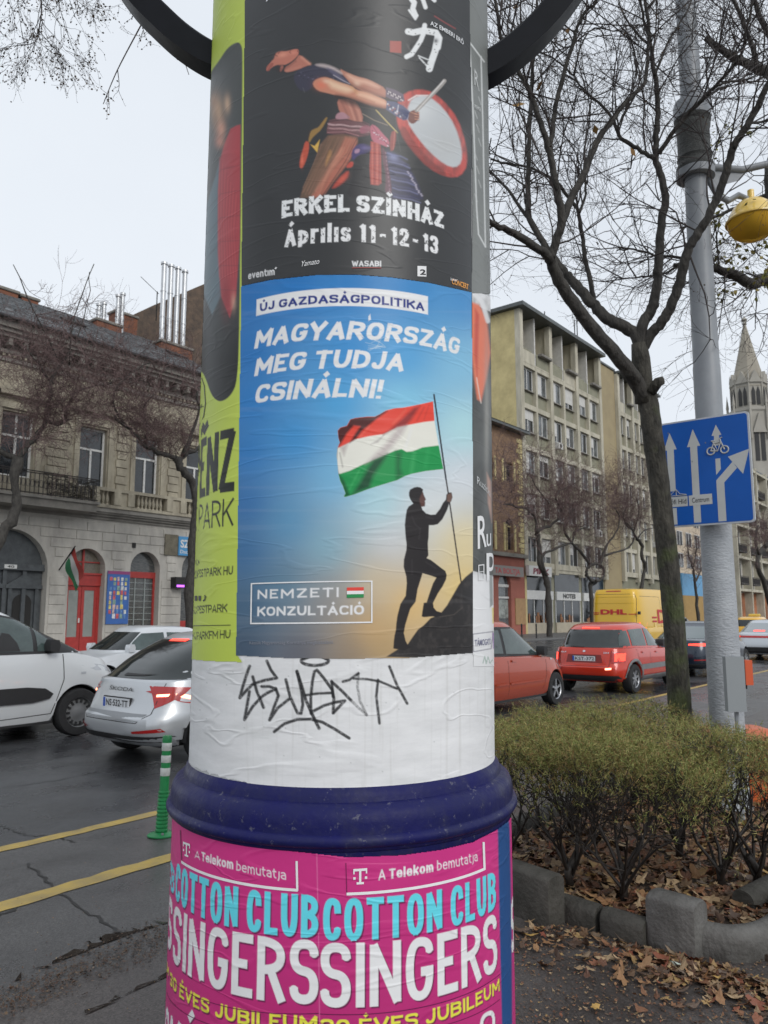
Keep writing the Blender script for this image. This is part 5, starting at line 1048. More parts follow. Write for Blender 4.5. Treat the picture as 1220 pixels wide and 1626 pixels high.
m = MB(); Yw = ry1+2.5; pts = [(fx(205, 505, Yw), fz(205, 503, Yw)), (fx(252, 485, Yw), fz(252, 481, Yw)), (fx(330, 462, Yw), fz(330, 448, Yw)), (fx(345, 462, Yw), fz(330, 448, Yw)), (fx(345, 600, Yw), 8), (fx(205, 600, Yw), 8)]
m.prism(pts, Yw, Yw+.6, mp=lambda x, z, h: (x, h, z)); obj('firewall', m, M_bdk, T, world=True)
# roof hatches, aerial, lightning wire
for px, py in ((116, 520), (280, 572)):
    p = GY(px, py, F+2.2); zz = rz0+(rz1-rz0)*(F+2.2-ry0)/(ry1-ry0); x = p[0]; obj('roof_hatch', MB().obox((x, F+2.2, zz+.08), (.5, 0, 0), (0, .3, .3*(rz1-rz0)/(ry1-ry0)), (0, -.03, .05)), M_dark, T, world=True)
x = fx(250, 460, ry1); m = MB().tube([(x, ry1, fz(250, 510, ry1)), (x, ry1, fz(250, 463, ry1))], .03, 5); m.tube([(x-1.1, ry1, fz(250, 463, ry1)+.5), (x+.1, ry1, fz(250, 463, ry1)-.1)], .02, 4); obj('aerial', m, M_dark, T, world=True)
# gate leaves, door, shop window
M_gate = mat('dull_grey_green_gate_wood', (.085, .095, .10), .6, col2=(.05, .055, .06), vs=4, bump=.2, bs=20); M_red = mat('red_door_paint', (.36, .035, .03), .45, var=.15, vs=6)
def arch_fill(name, poly, Y, m_, zlo=None, zhi=None, par=None, grow=0):
    P_ = [(x, z) for x, z in poly if (zlo is None or z >= zlo-.01) and (zhi is None or z <= zhi+.01)]
    if zlo is not None and zlo > min(z for _, z in poly)+.01:
        x0, x1 = min(p[0] for p in poly), max(p[0] for p in poly); P_ = [p for p in P_ if p[1] > zlo+.001]; P_ = [(x0, zlo), (x1, zlo)]+[p for p in P_]
    mb = MB().prism(P_, Y, Y+.05, mp=lambda x, z, h: (x, h, z)); return obj(name, mb, m_, par or T, world=True)
gx0, gx1 = gate[0][0], gate[1][0]; gzs = gate[2][1]
G = arch_fill('gate', gate, F+.42, M_gate)
m = MB(); 
for k in range(1, 4): x = gx0+(gx1-gx0)*k/4; m.box((x-.08, F+.3, .15), (x+.08, F+.42, gzs))
m.box((gx0, F+.22, gzs-.05), (gx1, F+.42, gzs+.22)); c_ = (gx0+gx1)/2
for s_ in (-1, 1):
    xc = c_+s_*(gx1-gx0)*.25; m.box((xc-.75, F+.27, 2.75), (xc+.75, F+.42, 2.9)); m.prism([(xc-.7, 2.9), (xc+.7, 2.9), (xc, 3.35)], F+.28, F+.42, mp=lambda x, z, h: (x, h, z)); m.box((xc-.62, F+.3, .4), (xc-.48, F+.42, 2.75)); m.box((xc+.48, F+.3, .4), (xc+.62, F+.42, 2.75))
obj('gate_mouldings', m, M_gate, G, world=True)
for s_ in (-1, 1):
    xc = c_+s_*(gx1-gx0)*.25; obj('gate_pane', MB().prism(arch_pts(xc-.38, xc+.38, .9, 2.15), F+.38, F+.41, mp=lambda x, z, h: (x, h, z)), M_dark, G, world=True)
p = GY(17, 900, F+.2); obj('number_plate', MB().box((p[0]-.25, F+.19, gzs+.0), (p[0]+.25, F+.215, gzs+.16)), M_wframe, G, world=True)
def textmesh(s, x0, x1, z0, h, Y, m_, par, bold=.01, name='lettering', ax='x', shear=0., X=None):
    bm, w = text_bm(s, bold)
    if ax == 'x': mp = lambda u, v: (x0+(x1-x0)*u+shear*v*h, Y, z0+h*v)
    else: mp = lambda u, v: (X, x0+(x1-x0)*u+shear*v*h, z0+h*v)
    return obj(name, bm_mb(bm, mp), m_, par, fix=False, world=True)
M_ink = mat('dark_lettering', (.03, .03, .03), .5); textmesh('40', p[0]-.14, p[0]+.14, gzs+.03, .1, F+.185, M_ink, G)
dx0, dx1 = door[0][0], door[1][0]; dzs = door[2][1]; D_ = arch_fill('arched_transom', door, F+.42, mat('curtained_transom_glass', (.16, .14, .11), .3, var=.5, vs=9, stretch=(6, 1, 1)), dzs-.35)
m = MB().box((dx0, F+.3, dzs-.75), (dx1, F+.46, dzs-.2)); m.box((dx0, F+.24, dzs-.28), (dx1, F+.3, dzs-.2)); m.box((dx0, F+.36, .15), (dx0+.12, F+.46, dzs-.75)); m.box((dx1-.12, F+.36, .15), (dx1, F+.46, dzs-.75)); dc = (dx0+dx1)/2
D2 = obj('red_door_frame', m, M_red, T, world=True)
for a, b in ((dx0+.12, dc-.01), (dc+.01, dx1-.12)):
    m = MB().box((a, F+.38, .15), (b, F+.44, .75)); m.box((a, F+.38, .75), (a+.13, F+.44, dzs-.76)); m.box((b-.13, F+.38, .75), (b, F+.44, dzs-.76)); m.box((a+.13, F+.38, dzs-.95), (b-.13, F+.44, dzs-.76))
    d = obj('door', m, M_red, T, world=True); obj('pane', MB().box((a+.12, F+.405, .74), (b-.12, F+.42, dzs-.94)), mat('frosted_glass', (.25, .27, .25), .3, var=.1), d, world=True)
    if a < dc-.1: obj('handle', MB().box((b-.1, F+.33, 1.35), (b-.05, F+.38, 1.55)), M_wframe, d, world=True)
m = MB()
for k in (1,): m.box((dc-.04, F+.34, dzs-.2), (dc+.04, F+.42, dzs+(dx1-dx0)/2-.03))
m.box((dx0+.06, F+.35, dzs+.25), (dx1-.06, F+.41, dzs+.30)); obj('transom_bars', m, M_red, D_, world=True)
sx0, sx1 = shop[0][0], shop[1][0]; szs = shop[2][1]
M_shopg = mat('shop_window_glass_with_goods', (.13, .13, .12), .15, col2=(.04, .045, .05), vs=5, spec=.6, detail=10, stretch=(1, 1, 3))
S_ = arch_fill('shop_window', shop, F+.42, M_shopg); m = MB().box((sx0, F+.34, szs-.42), (sx1, F+.42, szs-.14)); m.box((sx1-.1, F+.36, .8), (sx1, F+.42, szs-.4)); m.box((sx0, F+.36, .8), (sx0+.1, F+.42, szs-.4)); m.box((sx0, F+.3, .74), (sx1, F+.42, .9)); obj('shop_window_frame', m, M_red, S_, world=True)
m = MB(); 
for k in range(1, 3): m.box((sx0+(sx1-sx0)*k/3-.02, F+.38, .9), (sx0+(sx1-sx0)*k/3+.02, F+.42, szs-.42))
for k in range(1, 9): m.box((sx0+.1, F+.39, .9+k*.28), (sx1-.1, F+.41, .925+k*.28))
obj('shelf_bars', m, mat('pale_shelf_metal', (.3, .33, .32), .4), S_, world=True)
S2 = arch_fill('shop_window', shop2, F+.42, M_shopg); obj('shop_window_frame', MB().box((shop2[0][0], F+.34, .15), (shop2[1][0], F+.42, 1.4)), M_red, S2, world=True)
# signs and boards fixed to the house
M_bluep = mat('blue_signboard', (.04, .12, .36), .4, var=.1)
bx0, bx1 = fx(168, 950), fx(203, 950); bz0, bz1 = fz(186, 991), fz(186, 907)
BD = thing('notice_board', 'tall blue shop notice board covered in small pictures beside the red door', 'notice board', (bx0, F-.05, bz0)); obj('board', MB().box((bx0, F-.09, bz0), (bx1, F-.04, bz1)), M_bluep, BD, world=True)
rs = np.random.RandomState(3); cols = [(.5, .1, .1), (.6, .5, .15), (.5, .52, .5), (.2, .3, .25), (.55, .4, .35), (.1, .2, .4), (.6, .6, .62)]; cm = [mat('picture_print', c, .5, var=.4, vs=9) for c in cols]
for r in range(9):
    for k in range(5):
        z = bz1-.32-(bz1-bz0-.4)*(r+1)/9.3+.1; w_ = (bx1-bx0-.16)/5; x = bx0+.08+w_*k
        if rs.rand() < .85: obj('picture', MB().box((x+.02, F-.097, z), (x+w_*(.6+.3*rs.rand()), F-.091, z+.13+.09*rs.rand())), cm[rs.randint(7)], BD, world=True)
obj('header_strip', MB().box((bx0, F-.096, bz1-.14), (bx1, F-.0905, bz1)), mat('magenta_header', (.25, .05, .16), .5), BD, world=True)
x0, x1, z0, z1 = fx(281, 870), fx(330, 870), fz(296, 883), fz(296, 853)
SG = thing('shop_sign', 'light blue shop sign with white letters beside a brown panel', 'sign', (x0, F-.1, z0)); obj('sign_panel', MB().box((x0, F-.14, z0), (x1, F-.06, z1)), mat('light_blue_signboard', (.06, .25, .48), .4), SG, world=True)
obj('brown_panel', MB().box((fx(260, 870), F-.1, z0-.02), (x0-.01, F-.06, z1+.05)), mat('faded_brown_panel', (.13, .115, .08), .6, var=.4, vs=3), SG, world=True)
textmesh('SZUPER', x0+.1, fx(327, 870), z0+.38, .38, F-.145, M_wframe, SG, .03); textmesh('Discount - ABC', x0+.1, fx(326, 870), z0+.1, .17, F-.145, M_wframe, SG, .01)
x0, x1, z0, z1 = fx(270, 930), fx(290, 930), fz(280, 934), fz(280, 917)
LS = thing('illuminated_sign', 'small dark box sign glowing purple underneath by the shop arch', 'sign', (x0, F-.3, z0)); obj('sign_box', MB().box((x0, F-.45, z0), (x1, F-.04, z1)), M_dark, LS, world=True)
obj('purple_tube', MB().box((x0+.05, F-.47, z0+.04), (x1-.02, F-.455, z0+.14)), mat('glowing_purple_tube', (.4, .1, .6), .5, emit=(.5, .12, .9), es=1.6), LS, world=True)
obj('wall_vent', MB().box((fx(209, 865), F-.05, fz(212, 870)), (fx(215, 865), F-.036, fz(212, 862))), M_dark, T, world=True)
# flag on a slanted pole
p0, p1 = GY(94, 905, F-.05), GY(119, 868, F-1.5)
FT = thing('wall_flag', 'red, white and green flag drooping from a slanted pole beside the red door', 'flag', tuple(p0)); obj('pole', MB().tube([p0, p1+(p1-p0)*.02], .03, 6), M_dark, FT, world=True)
def cloth(k0, k1, c):
    V = []; n = 10
    for i in range(n+1):
        for k in (k0, k1):
            a = p0+(p1-p0)*(.32+.66*(1-k)) ; d = np.array((.35+.1*k, -.02, -.95))*1.25*i/n; V.append(a+d+np.array((.05*sin(i*.9+k*3), .12*sin(i*.7+k*5), 0)))
    return obj('flag_stripe', MB().add(V, [(2*i, 2*i+1, 2*i+3, 2*i+2) for i in range(n)]), mat('flag_cloth', c, .8), FT, smooth=True, world=True)
cloth(0, .33, (.42, .06, .05)); cloth(.33, .66, (.6, .6, .58)); cloth(.66, 1, (.04, .2, .09))
# iron balcony with dark climbing plant
bx1 = fx(131, 800); m = MB(); m.box((fx(-110), F-1.15, zb-.38), (bx1, F-.02, zb-.06)); m.box((fx(-110), F-1.25, zb-.06), (bx1+.1, F-.02, zb+.06))
m2 = MB(); M_iron = mat('rusty_black_iron', (.025, .02, .018), .6, var=.4, vs=8)
BL = thing('balcony', 'stone balcony with black iron railing over the arched gate', 'balcony', (bx1, F-.6, zb)); obj('slab', m, M_cornice, BL, world=True)
for z in (zb+.1, zb+.9, zb+.98): m2.box((fx(-110), F-1.2, z), (bx1, F-1.16, z+.04))
m2.box((bx1-.04, F-1.2, zb+.94), (bx1, F-.1, zb+.98)); m2.box((bx1-.04, F-1.2, zb+.1), (bx1, F-.1, zb+.14)); x = fx(-100)
while x < bx1-.1:
    m2.box((x-.012, F-1.19, zb+.06), (x+.012, F-1.17, zb+.95))
    m2.tube([(x+.09+.07*cos(a), F-1.18, zb+.5+.2*sin(a)*(1+.3*cos(2*a))) for a in np.linspace(0, 2*pi, 9)], .012, 3, cap=False); x += .18
for k in range(7): m2.box((bx1-.03, F-1.1+k*.15, zb+.1), (bx1-.01, F-1.08+k*.15, zb+.95))
obj('railing', m2, M_iron, BL, world=True)
m = MB(); rs = np.random.RandomState(8)
for k in range(300): twig_tree(m, (fx(55, 780)+rs.rand()*(bx1-fx(55, 780)), F-1.1+rs.rand()*.3, zb+.1+rs.rand()*.85), rs.randn(3), .25, .01, 1, rs, 0, .8, 2, .006)
cp = obj('climbing_plant', m, M_stem, None); tag(cp, 'dark leafless climbing plant tangled on the iron balcony railing', 'plant')
# ---------------- apartment block with the concrete grid
M_conc = mat('pale_concrete_grid', (.60, .56, .45), .85, col2=(.36, .335, .26), vs=1.1, bump=.15, bs=4, detail=12, stretch=(1, 1, .3)); M_span = mat('grey_green_spandrel', (.30, .29, .21), .8, col2=(.22, .215, .155), vs=.8)
M_ysid = mat('ochre_yellow_render', (.66, .56, .28), .85, col2=(.46, .38, .19), vs=.7, bump=.15, bs=3, detail=12); M_tan = mat('tan_stair_tower_render', (.38, .31, .18), .85, col2=(.31, .25, .15), vs=.5); M_blind = mat('white_roller_blind', (.58, .57, .54), .6, var=.1)
AX0, AX1, TX1 = fx(831, 800), fx(958, 750), fx(985, 750); BXE = fx(1050, 800)
AZ = fz(829, 490); rows = [fz(845, y) for y in (586, 651, 716, 783, 852)]; pitch = (rows[0]-rows[3])/3
APT = thing('apartment_block', 'tall cream concrete apartment block with yellow side wall and window grid', 'building', (AX0, F, 0))
core = MB().box((AX0, F+.35, .12), (AX1, F+14, AZ-3.2)); core.box((AX0+.3, F+2.2, AZ-3.2), (AX1, F+14, AZ-.2))
obj('block_core', core, M_span, APT, world=True); obj('side_wall', MB().prism([(F+.0, .12), (F+16, .12), (F+16, AZ-.15), (F+0, AZ-.15)], AX0-.02, AX0+.3, mp=lambda a, b, h: (h, a, b)), M_ysid, APT, world=True)
M_roofd = mat('dark_roof_sheet', (.10, .11, .11), .5, .2, var=.2); obj('roof', MB().box((AX0-.5, F-.7, AZ-.12), (AX1+.1, F+16.5, AZ+.22)), M_roofd, APT, world=True)
m = MB(); m.box((AX0+3, F+6, AZ+.22), (AX0+5.5, F+8, AZ+1.2)); obj('roof_hut', m, M_conc, APT, world=True)
for px in (866, 913, 917): x = fx(px, 530, F+5); obj('aerial', MB().tube([(x, F+5, AZ), (x, F+5, fz(px, 508 if px > 900 else 495, F+5))], .06, 5), M_dark, APT, world=True)
def facade_grid(T, X0, X1, npair, wpx=None, zt=None, logg=True, seed=0):
    """paired window bays between concrete piers"""
    rs = np.random.RandomState(seed); n = npair*2; bw = (X1-X0)/n; top = rows[0]+.35
    for k in range(n+1):
        x = X0+bw*k; main = k % 2 == 0; w_ = .28 if main else .16; obj('pier', MB().box((x-w_, F-(.10 if main else .0), rows[4]-3.1 if main else rows[4]-2.5), (x+w_, F+.4, AZ-.15 if main else top)), M_conc, T, world=True)
    for r, zt_ in enumerate(rows+[rows[4]-2.6]):
        obj('floor_band', MB().box((X0-.1, F+.02, zt_+.0), (X1+.1, F+.4, zt_+.42 if r < 5 else zt_+.5)), M_conc, T, world=True)
    wt = [(0, 1.95)]*4+[(0, 2.3)]
    for r in range(5):
        for k in range(n):
            a, b = X0+bw*k+.2, X0+bw*(k+1)-.2
            if k % 2 == 0: a += .12
            else: b -= .12
            z1 = rows[r]-.03; z0 = z1-(1.95 if r < 4 else 2.3); g_ = M_glass if rs.rand() < .5 else M_glass2
            w = pane_window(T, a+.08, b-.08, z0, z1, F+.34, 2, None, .10, mg=g_, name='window')
            q = rs.rand()
            if q < .45: obj('roller_blind', MB().box((a+.18, F+.25, z1-(.4+1.4*rs.rand())), (b-.18 if rs.rand() < .6 else (a+b)/2, F+.27, z1-.1)), M_blind, w, world=True)
            elif q < .65: obj('roller_blind', MB().box((a+.18, F+.27, z0+.12), ((a+b)/2, F+.29, z1-.1)), M_blind, w, world=True)
            if r < 4 and rs.rand() < .12:
                ac = obj('air_conditioner', MB().cbox((a+.3, F-.35, z0-.75), (a+1.1, F+.1, z0-.15), .03), M_blind, T, world=True); obj('fan_grille', MB().lathe([(0, 0), (.2, 0), (.2, -.02)], (a+.62, F-.352, z0-.45), 12, axis='y'), M_dark, ac, world=True)
    # set-back loggias under the roof
    if logg:
        zl = top+.1; obj('loggia_back', MB().box((X0, F+2.0, zl), (X1, F+2.2, AZ-.2)), M_ysid, T, world=True)
        obj('loggia_floor', MB().box((X0, F+.0, zl-.1), (X1, F+2.0, zl+.02)), M_conc, T, world=True)
        for k in range(n):
            a, b = X0+bw*k, X0+bw*(k+1); obj('loggia_divider', MB().box((b-.1, F+.1, zl), (b+.1, F+2., AZ-.15)), M_blind if k % 2 == 0 else M_conc, T, world=True)
            obj('loggia_parapet', MB().box((a+.15, F+.05, zl), (b-.15, F+.18, zl+1.05)), M_span if k % 3 else M_conc, T, world=True)
            obj('loggia_door', MB().box((a+.5, F+1.93, zl), (a+1.4, F+1.99, zl+2.1)), M_glass, T, world=True)
            if k % 2 == 1: obj('planter_box', MB().cbox((a+.4, F-.4, zl+1.0), (b-.3, F+.05, zl+1.25), .04), M_cornice, T, world=True)
facade_grid(APT, AX0+.25, AX1-.1, 3, seed=5)
# ground floor shops of the block
sz1 = rows[4]-2.9; sz0 = .12; bw = (AX1-AX0)/3
obj('shop_lintel', MB().box((AX0, F+.1, sz1), (AX1, F+.4, sz1+.8)), M_conc, APT, world=True)
for k in range(3):
    a, b = AX0+bw*k+.35, AX0+bw*(k+1)-.3; zt = fz(900, 940)
    w = obj('shop_front', MB().box((a, F+.3, 1.0), (b, F+.34, sz1)), M_glass, APT, world=True); m = MB().box((a, F+.12, zt-.75), (b, F+.3, zt)); obj('sign_band', m, M_wframe, w, world=True)
    if k == 1: textmesh('NOTES', a+1.2, b-1.2, zt-.58, .42, F+.11, M_ink, w, .05)
    for j in range(4): x = a+(b-a)*j/3; obj('mullion', MB().box((x-.05, F+.25, 1.0), (x+.05, F+.3, zt-.76)), M_wframe, w, world=True)
    obj('stall_riser', MB().box((a, F+.2, .12), (b, F+.34, 1.0)), mat('pale_stone_cladding', (.42, .37, .28), .6, var=.1), w, world=True)
    m = MB(); rs = np.random.RandomState(k)
    for j in range(7): x = a+.3+(b-a-.7)*rs.rand(); m.box((x, F+.26, 1.02), (x+.18+.2*rs.rand(), F+.297, 1.2+.7*rs.rand()))
    obj('goods_on_display', m, [mat('displayed_goods', (.28, .13, .06), .7, var=.5, vs=8)], w, world=True)
obj('stair_tower', MB().box((AX1+.02, F+.25, .12), (TX1-.02, F+12, AZ-.35)), M_tan, APT, world=True); obj('roof_edge', MB().box((AX1+.1, F+.1, AZ-.35), (TX1, F+12, AZ-.15)), M_roofd, APT, world=True)
AP2 = thing('apartment_block', 'second concrete apartment block right of the tan stair tower', 'building', (TX1, F, 0))
obj('block_core', MB().box((TX1, F+.35, .12), (BXE, F+14, AZ-3.6)).box((TX1, F+2.2, AZ-3.6), (BXE, F+14, AZ-.7)), M_span, AP2, world=True); obj('roof', MB().box((TX1+.02, F-.5, AZ-.6), (BXE+.2, F+16, AZ-.35)), M_roofd, AP2, world=True)
AZs = AZ; AZ = AZ-.5; facade_grid(AP2, TX1+.3, BXE-.1, 3, seed=9); AZ = AZs
# hanging sign RIMK
x = AX0+.2; z0, z1 = fz(845, 915), fz(845, 899); HS = thing('shop_sign', 'white box sign with dark slanted letters at the corner of the block', 'sign', (x, F-1, z0)); obj('sign_box', MB().box((fx(832, 905), F-.5, z0), (fx(868, 905), F-.2, z1)), M_wframe, HS, world=True)
textmesh('PIMK', fx(838, 905), fx(864, 905), z0+.15, .5, F-.51, mat('dark_red_lettering', (.2, .03, .05), .5), HS, .05, shear=.2)
# ---------------- brick house with the salmon shop
M_salm = mat('salmon_red_render', (.36, .125, .09), .8, col2=(.29, .10, .075), vs=.8, bump=.15, bs=6)
HX0, HX1 = fx(700, 900), AX0-.05; hz1 = fz(833, 693); hg = fz(820, 880); HB = thing('brick_house', 'dark brick house with salmon ground floor and shop sign', 'building', (HX0, F, 0))
hw = [(fx(803, 830), fx(815, 830))]; w_ = hw[0][1]-hw[0][0]; hws = [(hw[0][0]+k*3.1, hw[0][1]+k*3.1) for k in (-2, -1, 0)]
hh = [arch_pts(a, b, fz(809, 873), fz(809, 835)) for a, b in hws]+[rect(a-.1, b+.1, fz(809, 765), fz(809, 735)) for a, b in hws]
mb = wall_holes(HX0, HX1, hg, hz1, hh, F, .3); obj('brick_wall', mb, mat('grimy_ochre_brick', (.30, .19, .11), .9, col2=(.14, .085, .06), vs=2.2, bump=.5, bs=10, detail=10), HB, world=True)
for i, h in enumerate(hh):
    p = obj('window', MB().prism(h, F+.28, F+.3, mp=lambda x, z, h: (x, h, z)), M_glass, HB, world=True); a, b = h[0][0], h[1][0]; z0, z1 = h[0][1], h[2][1]
    m = MB(); m.box(((a+b)/2-.05, F+.22, z0), ((a+b)/2+.05, F+.28, z1+.2)); m.box((a, F+.22, z1-.05), (b, F+.28, z1+.05)); obj('window_frame', m, M_ysid, p, world=True); m = MB()
    for s_ in (a-.35, b+.1): m.box((s_, F-.08, z0-.1), (s_+.25, F, z1+.2))
    obj('surround', m, M_ysid, p, world=True)
k = 0; z = hg+.1
while z < hz1-.5:
    obj('quoin_block', MB().cbox((HX1-(.9 if k % 2 else .6), F-.06, z+.02), (HX1, F, z+.4), .015), M_ysid, HB, world=True); z += .44; k += 1
obj('eaves', MB().box((HX0, F-.7, hz1), (HX1+.3, F+.3, hz1+.25)), M_roofd, HB, world=True)
m = MB().add([(HX0, F-.75, hz1+.22), (HX1+.1, F-.75, hz1+.22), (HX1+.1, F+6, hz1+3.6), (HX0, F+6, hz1+3.6)], [(0, 1, 2, 3)]); m.add([(HX1+.1, F-.75, hz1+.22), (HX1+.1, F+6, hz1+.2), (HX1+.1, F+6, hz1+3.6)], [(0, 1, 2)]); obj('roof', m, M_slate, HB, world=True)
ga = arch_pts(fx(792, 950), fx(812, 950), .6, fz(802, 930)); obj('ground_floor_wall', wall_holes(HX0, HX1, 0, hg-.3, [ga], F, .3), M_salm, HB, world=True); obj('string_course', MB().box((HX0, F-.35, hg-.3), (HX1+.1, F+.2, hg)), M_cornice, HB, world=True)
p = obj('shop_window', MB().prism(ga, F+.28, F+.3, mp=lambda x, z, h: (x, h, z)), M_glass2, HB, world=True); m = MB().box((ga[0][0], F+.2, ga[2][1]-.1), (ga[1][0], F+.28, ga[2][1]+.12)); m.box((ga[0][0], F+.2, ga[2][1]-1.), (ga[1][0], F+.28, ga[2][1]-.85)); obj('window_frame', m, M_wframe, p, world=True)
obj('picture_in_window', MB().box((ga[0][0]+.1, F+.24, 1.4), (ga[1][0]-.1, F+.27, ga[2][1]-1.1)), mat('grey_photo_print', (.25, .27, .25), .4, var=.8, vs=2), p, world=True)
x0, x1, z0, z1 = fx(700, 905), fx(825, 905), fz(800, 915), fz(800, 899)
HS2 = thing('shop_sign', 'grey fascia sign with red letters on the salmon shop', 'sign', (x1, F-.3, z0)); obj('sign_panel', MB().box((x0, F-.4, z0), (x1, F-.36, z1)), mat('grey_sign_panel', (.25, .235, .22), .6), HS2, world=True)
textmesh('TA BOLTJA', fx(779, 905), fx(819, 905), z0+.18, .42, F-.41, mat('red_lettering', (.45, .06, .06), .5), HS2, .02)
obj('ochre_tiles', MB().box((fx(818, 960), F-.06, .9), (HX1, F-.001, 3.0)), mat('ochre_tile_cladding', (.36, .22, .10), .5, var=.15, vs=3), HB, world=True)
# ---------------- more houses further down the street
def simple_block(name, label, X0, X1, Y0, z1, mw, nc, nr, zlo=4.2, seed=0, balc=False, depth=14, gcol=None):
    T_ = thing(name, label, 'building', (X0, Y0, 0)); obj('wall', MB().box((X0, Y0, .12), (X1, Y0+depth, z1)), mw, T_, world=True); obj('roof', MB().box((X0-.3, Y0-.4, z1), (X1+.3, Y0+depth, z1+.35)), M_roofd, T_, world=True)
    rs = np.random.RandomState(seed); bw_ = (X1-X0)/nc; ph = (z1-zlo-.6)/nr
    for r in range(nr):
        for k in range(nc):
            a, b = X0+bw_*k+bw_*.22, X0+bw_*(k+1)-bw_*.22; z0 = zlo+ph*r+ph*.2; z2 = zlo+ph*(r+1)-ph*.15
            w = obj('window', MB().box((a, Y0-.05, z0), (b, Y0+.02, z2)), M_glass, T_, world=True); m = MB()
            for q in (a-.08, (a+b)/2-.04, b): m.box((q, Y0-.09, z0), (q+.1, Y0-.052, z2))
            m.box((a, Y0-.09, z2-.1), (b, Y0-.052, z2)); obj('window_frame', m, M_wframe, w, world=True)
            if balc:
                m = MB(); m.box((a-.3, Y0-1.1, z0-.2), (b+.3, Y0-.1, z0-.03)); 
                for q in np.linspace(a-.3, b+.26, 9): m.box((q, Y0-1.1, z0-.03), (q+.04, Y0-1.06, z0+.95))
                m.box((a-.3, Y0-1.12, z0+.95), (b+.3, Y0-1.05, z0+1.02)); m.box((a-.28, Y0-1.05, z0), (b+.28, Y0-1.03, z0+.85)); obj('balcony', m, M_iron, T_, world=True)
    if balc:
        for k in range(nc+1): obj('pier', MB().box((X0+bw_*k-.25, Y0-1.2, .12), (X0+bw_*k+.25, Y0+.01, z1)), M_conc, T_, world=True)
        for r in range(nr+1): obj('floor_band', MB().box((X0, Y0-1.15, zlo+ph*r-.25), (X1, Y0+.01, zlo+ph*r+.1)), M_conc, T_, world=True)
    if gcol: obj('ground_floor_wall', MB().box((X0, Y0-.08, .12), (X1, Y0-.055, zlo-.4)), gcol, T_, world=True)
    return T_
simple_block('town_house', 'lower cream house just beyond the apartment blocks behind the moss-covered tree', BXE+.6, fx(1128, 900), F, fz(1090, 800), mat('pale_cream_render', (.55, .46, .35), .85, var=.12, vs=.4), 5, 4, seed=2, gcol=M_span)
simple_block('modern_block', 'modern block with balconies and orange ground floor beyond the lamp post', fx(1160, 900), fx(1290, 900), F, fz(1200, 752), mat('pale_modern_render', (.5, .48, .43), .8, var=.1, vs=.4), 9, 4, zlo=fz(1175, 940)+.3, seed=3, balc=True, gcol=mat('orange_brown_shop_wall', (.33, .13, .06), .7, var=.5, vs=.25))
HO = thing('hoarding', 'light blue hoarding over an ochre base between tree and lamp post', 'hoarding', tuple(GY(1100, 960, 26))); m = MB().box((fx(1084, 930, 26.5), 26.5, fz(1100, 946, 26.5)), (fx(1116, 930, 26.5), 26.7, fz(1100, 912, 26.5))); obj('panel', m, mat('sky_blue_panel', (.12, .33, .55), .5, var=.1), HO, world=True)
obj('base_wall', MB().box((fx(1084, 930, 26.5), 26.5, .12), (fx(1116, 930, 26.5), 26.7, fz(1100, 946, 26.5)-.01)), mat('ochre_wall', (.38, .24, .08), .7, var=.1), HO, world=True)
# ---------------- church tower
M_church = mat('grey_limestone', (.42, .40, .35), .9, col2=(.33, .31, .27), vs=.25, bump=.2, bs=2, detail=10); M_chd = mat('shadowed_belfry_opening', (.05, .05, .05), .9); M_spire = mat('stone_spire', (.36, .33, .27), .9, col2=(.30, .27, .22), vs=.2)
tc_ = DP(1201, 800, 172); TXc, TYc = tc_[0], tc_[1]; sc_ = 172/FPX
def tz(y): return DP(1201, y, 172)[2]
CT = thing('church_tower', 'gothic stone church tower with octagonal spire far behind the lane sign', 'church tower', (TXc, TYc, 0)); rot = HEAD+pi/8-.05
def octo(prof, name, m_, n=8): obj(name, MB().lathe([(r*sc_, z) for r, z in prof], (0, 0, 0), n, a0=rot, a1=rot+2*pi), m_, CT)
octo([(27, tz(612)), (14, tz(556)), (2.2, tz(502)), (0, tz(501))], 'spire', M_spire); octo([(0, tz(486)), (2, tz(489)), (5, tz(493)), (2, tz(497)), (4, tz(500)), (1.5, tz(503)), (1.5, tz(506))], 'finial', M_church)
octo([(31, 0), (31, tz(655)), (33, tz(652)), (33, tz(648)), (26.5, tz(646)), (26.5, tz(608)), (28, tz(606)), (28, tz(603)), (24, tz(603))], 'tower_body', M_church)
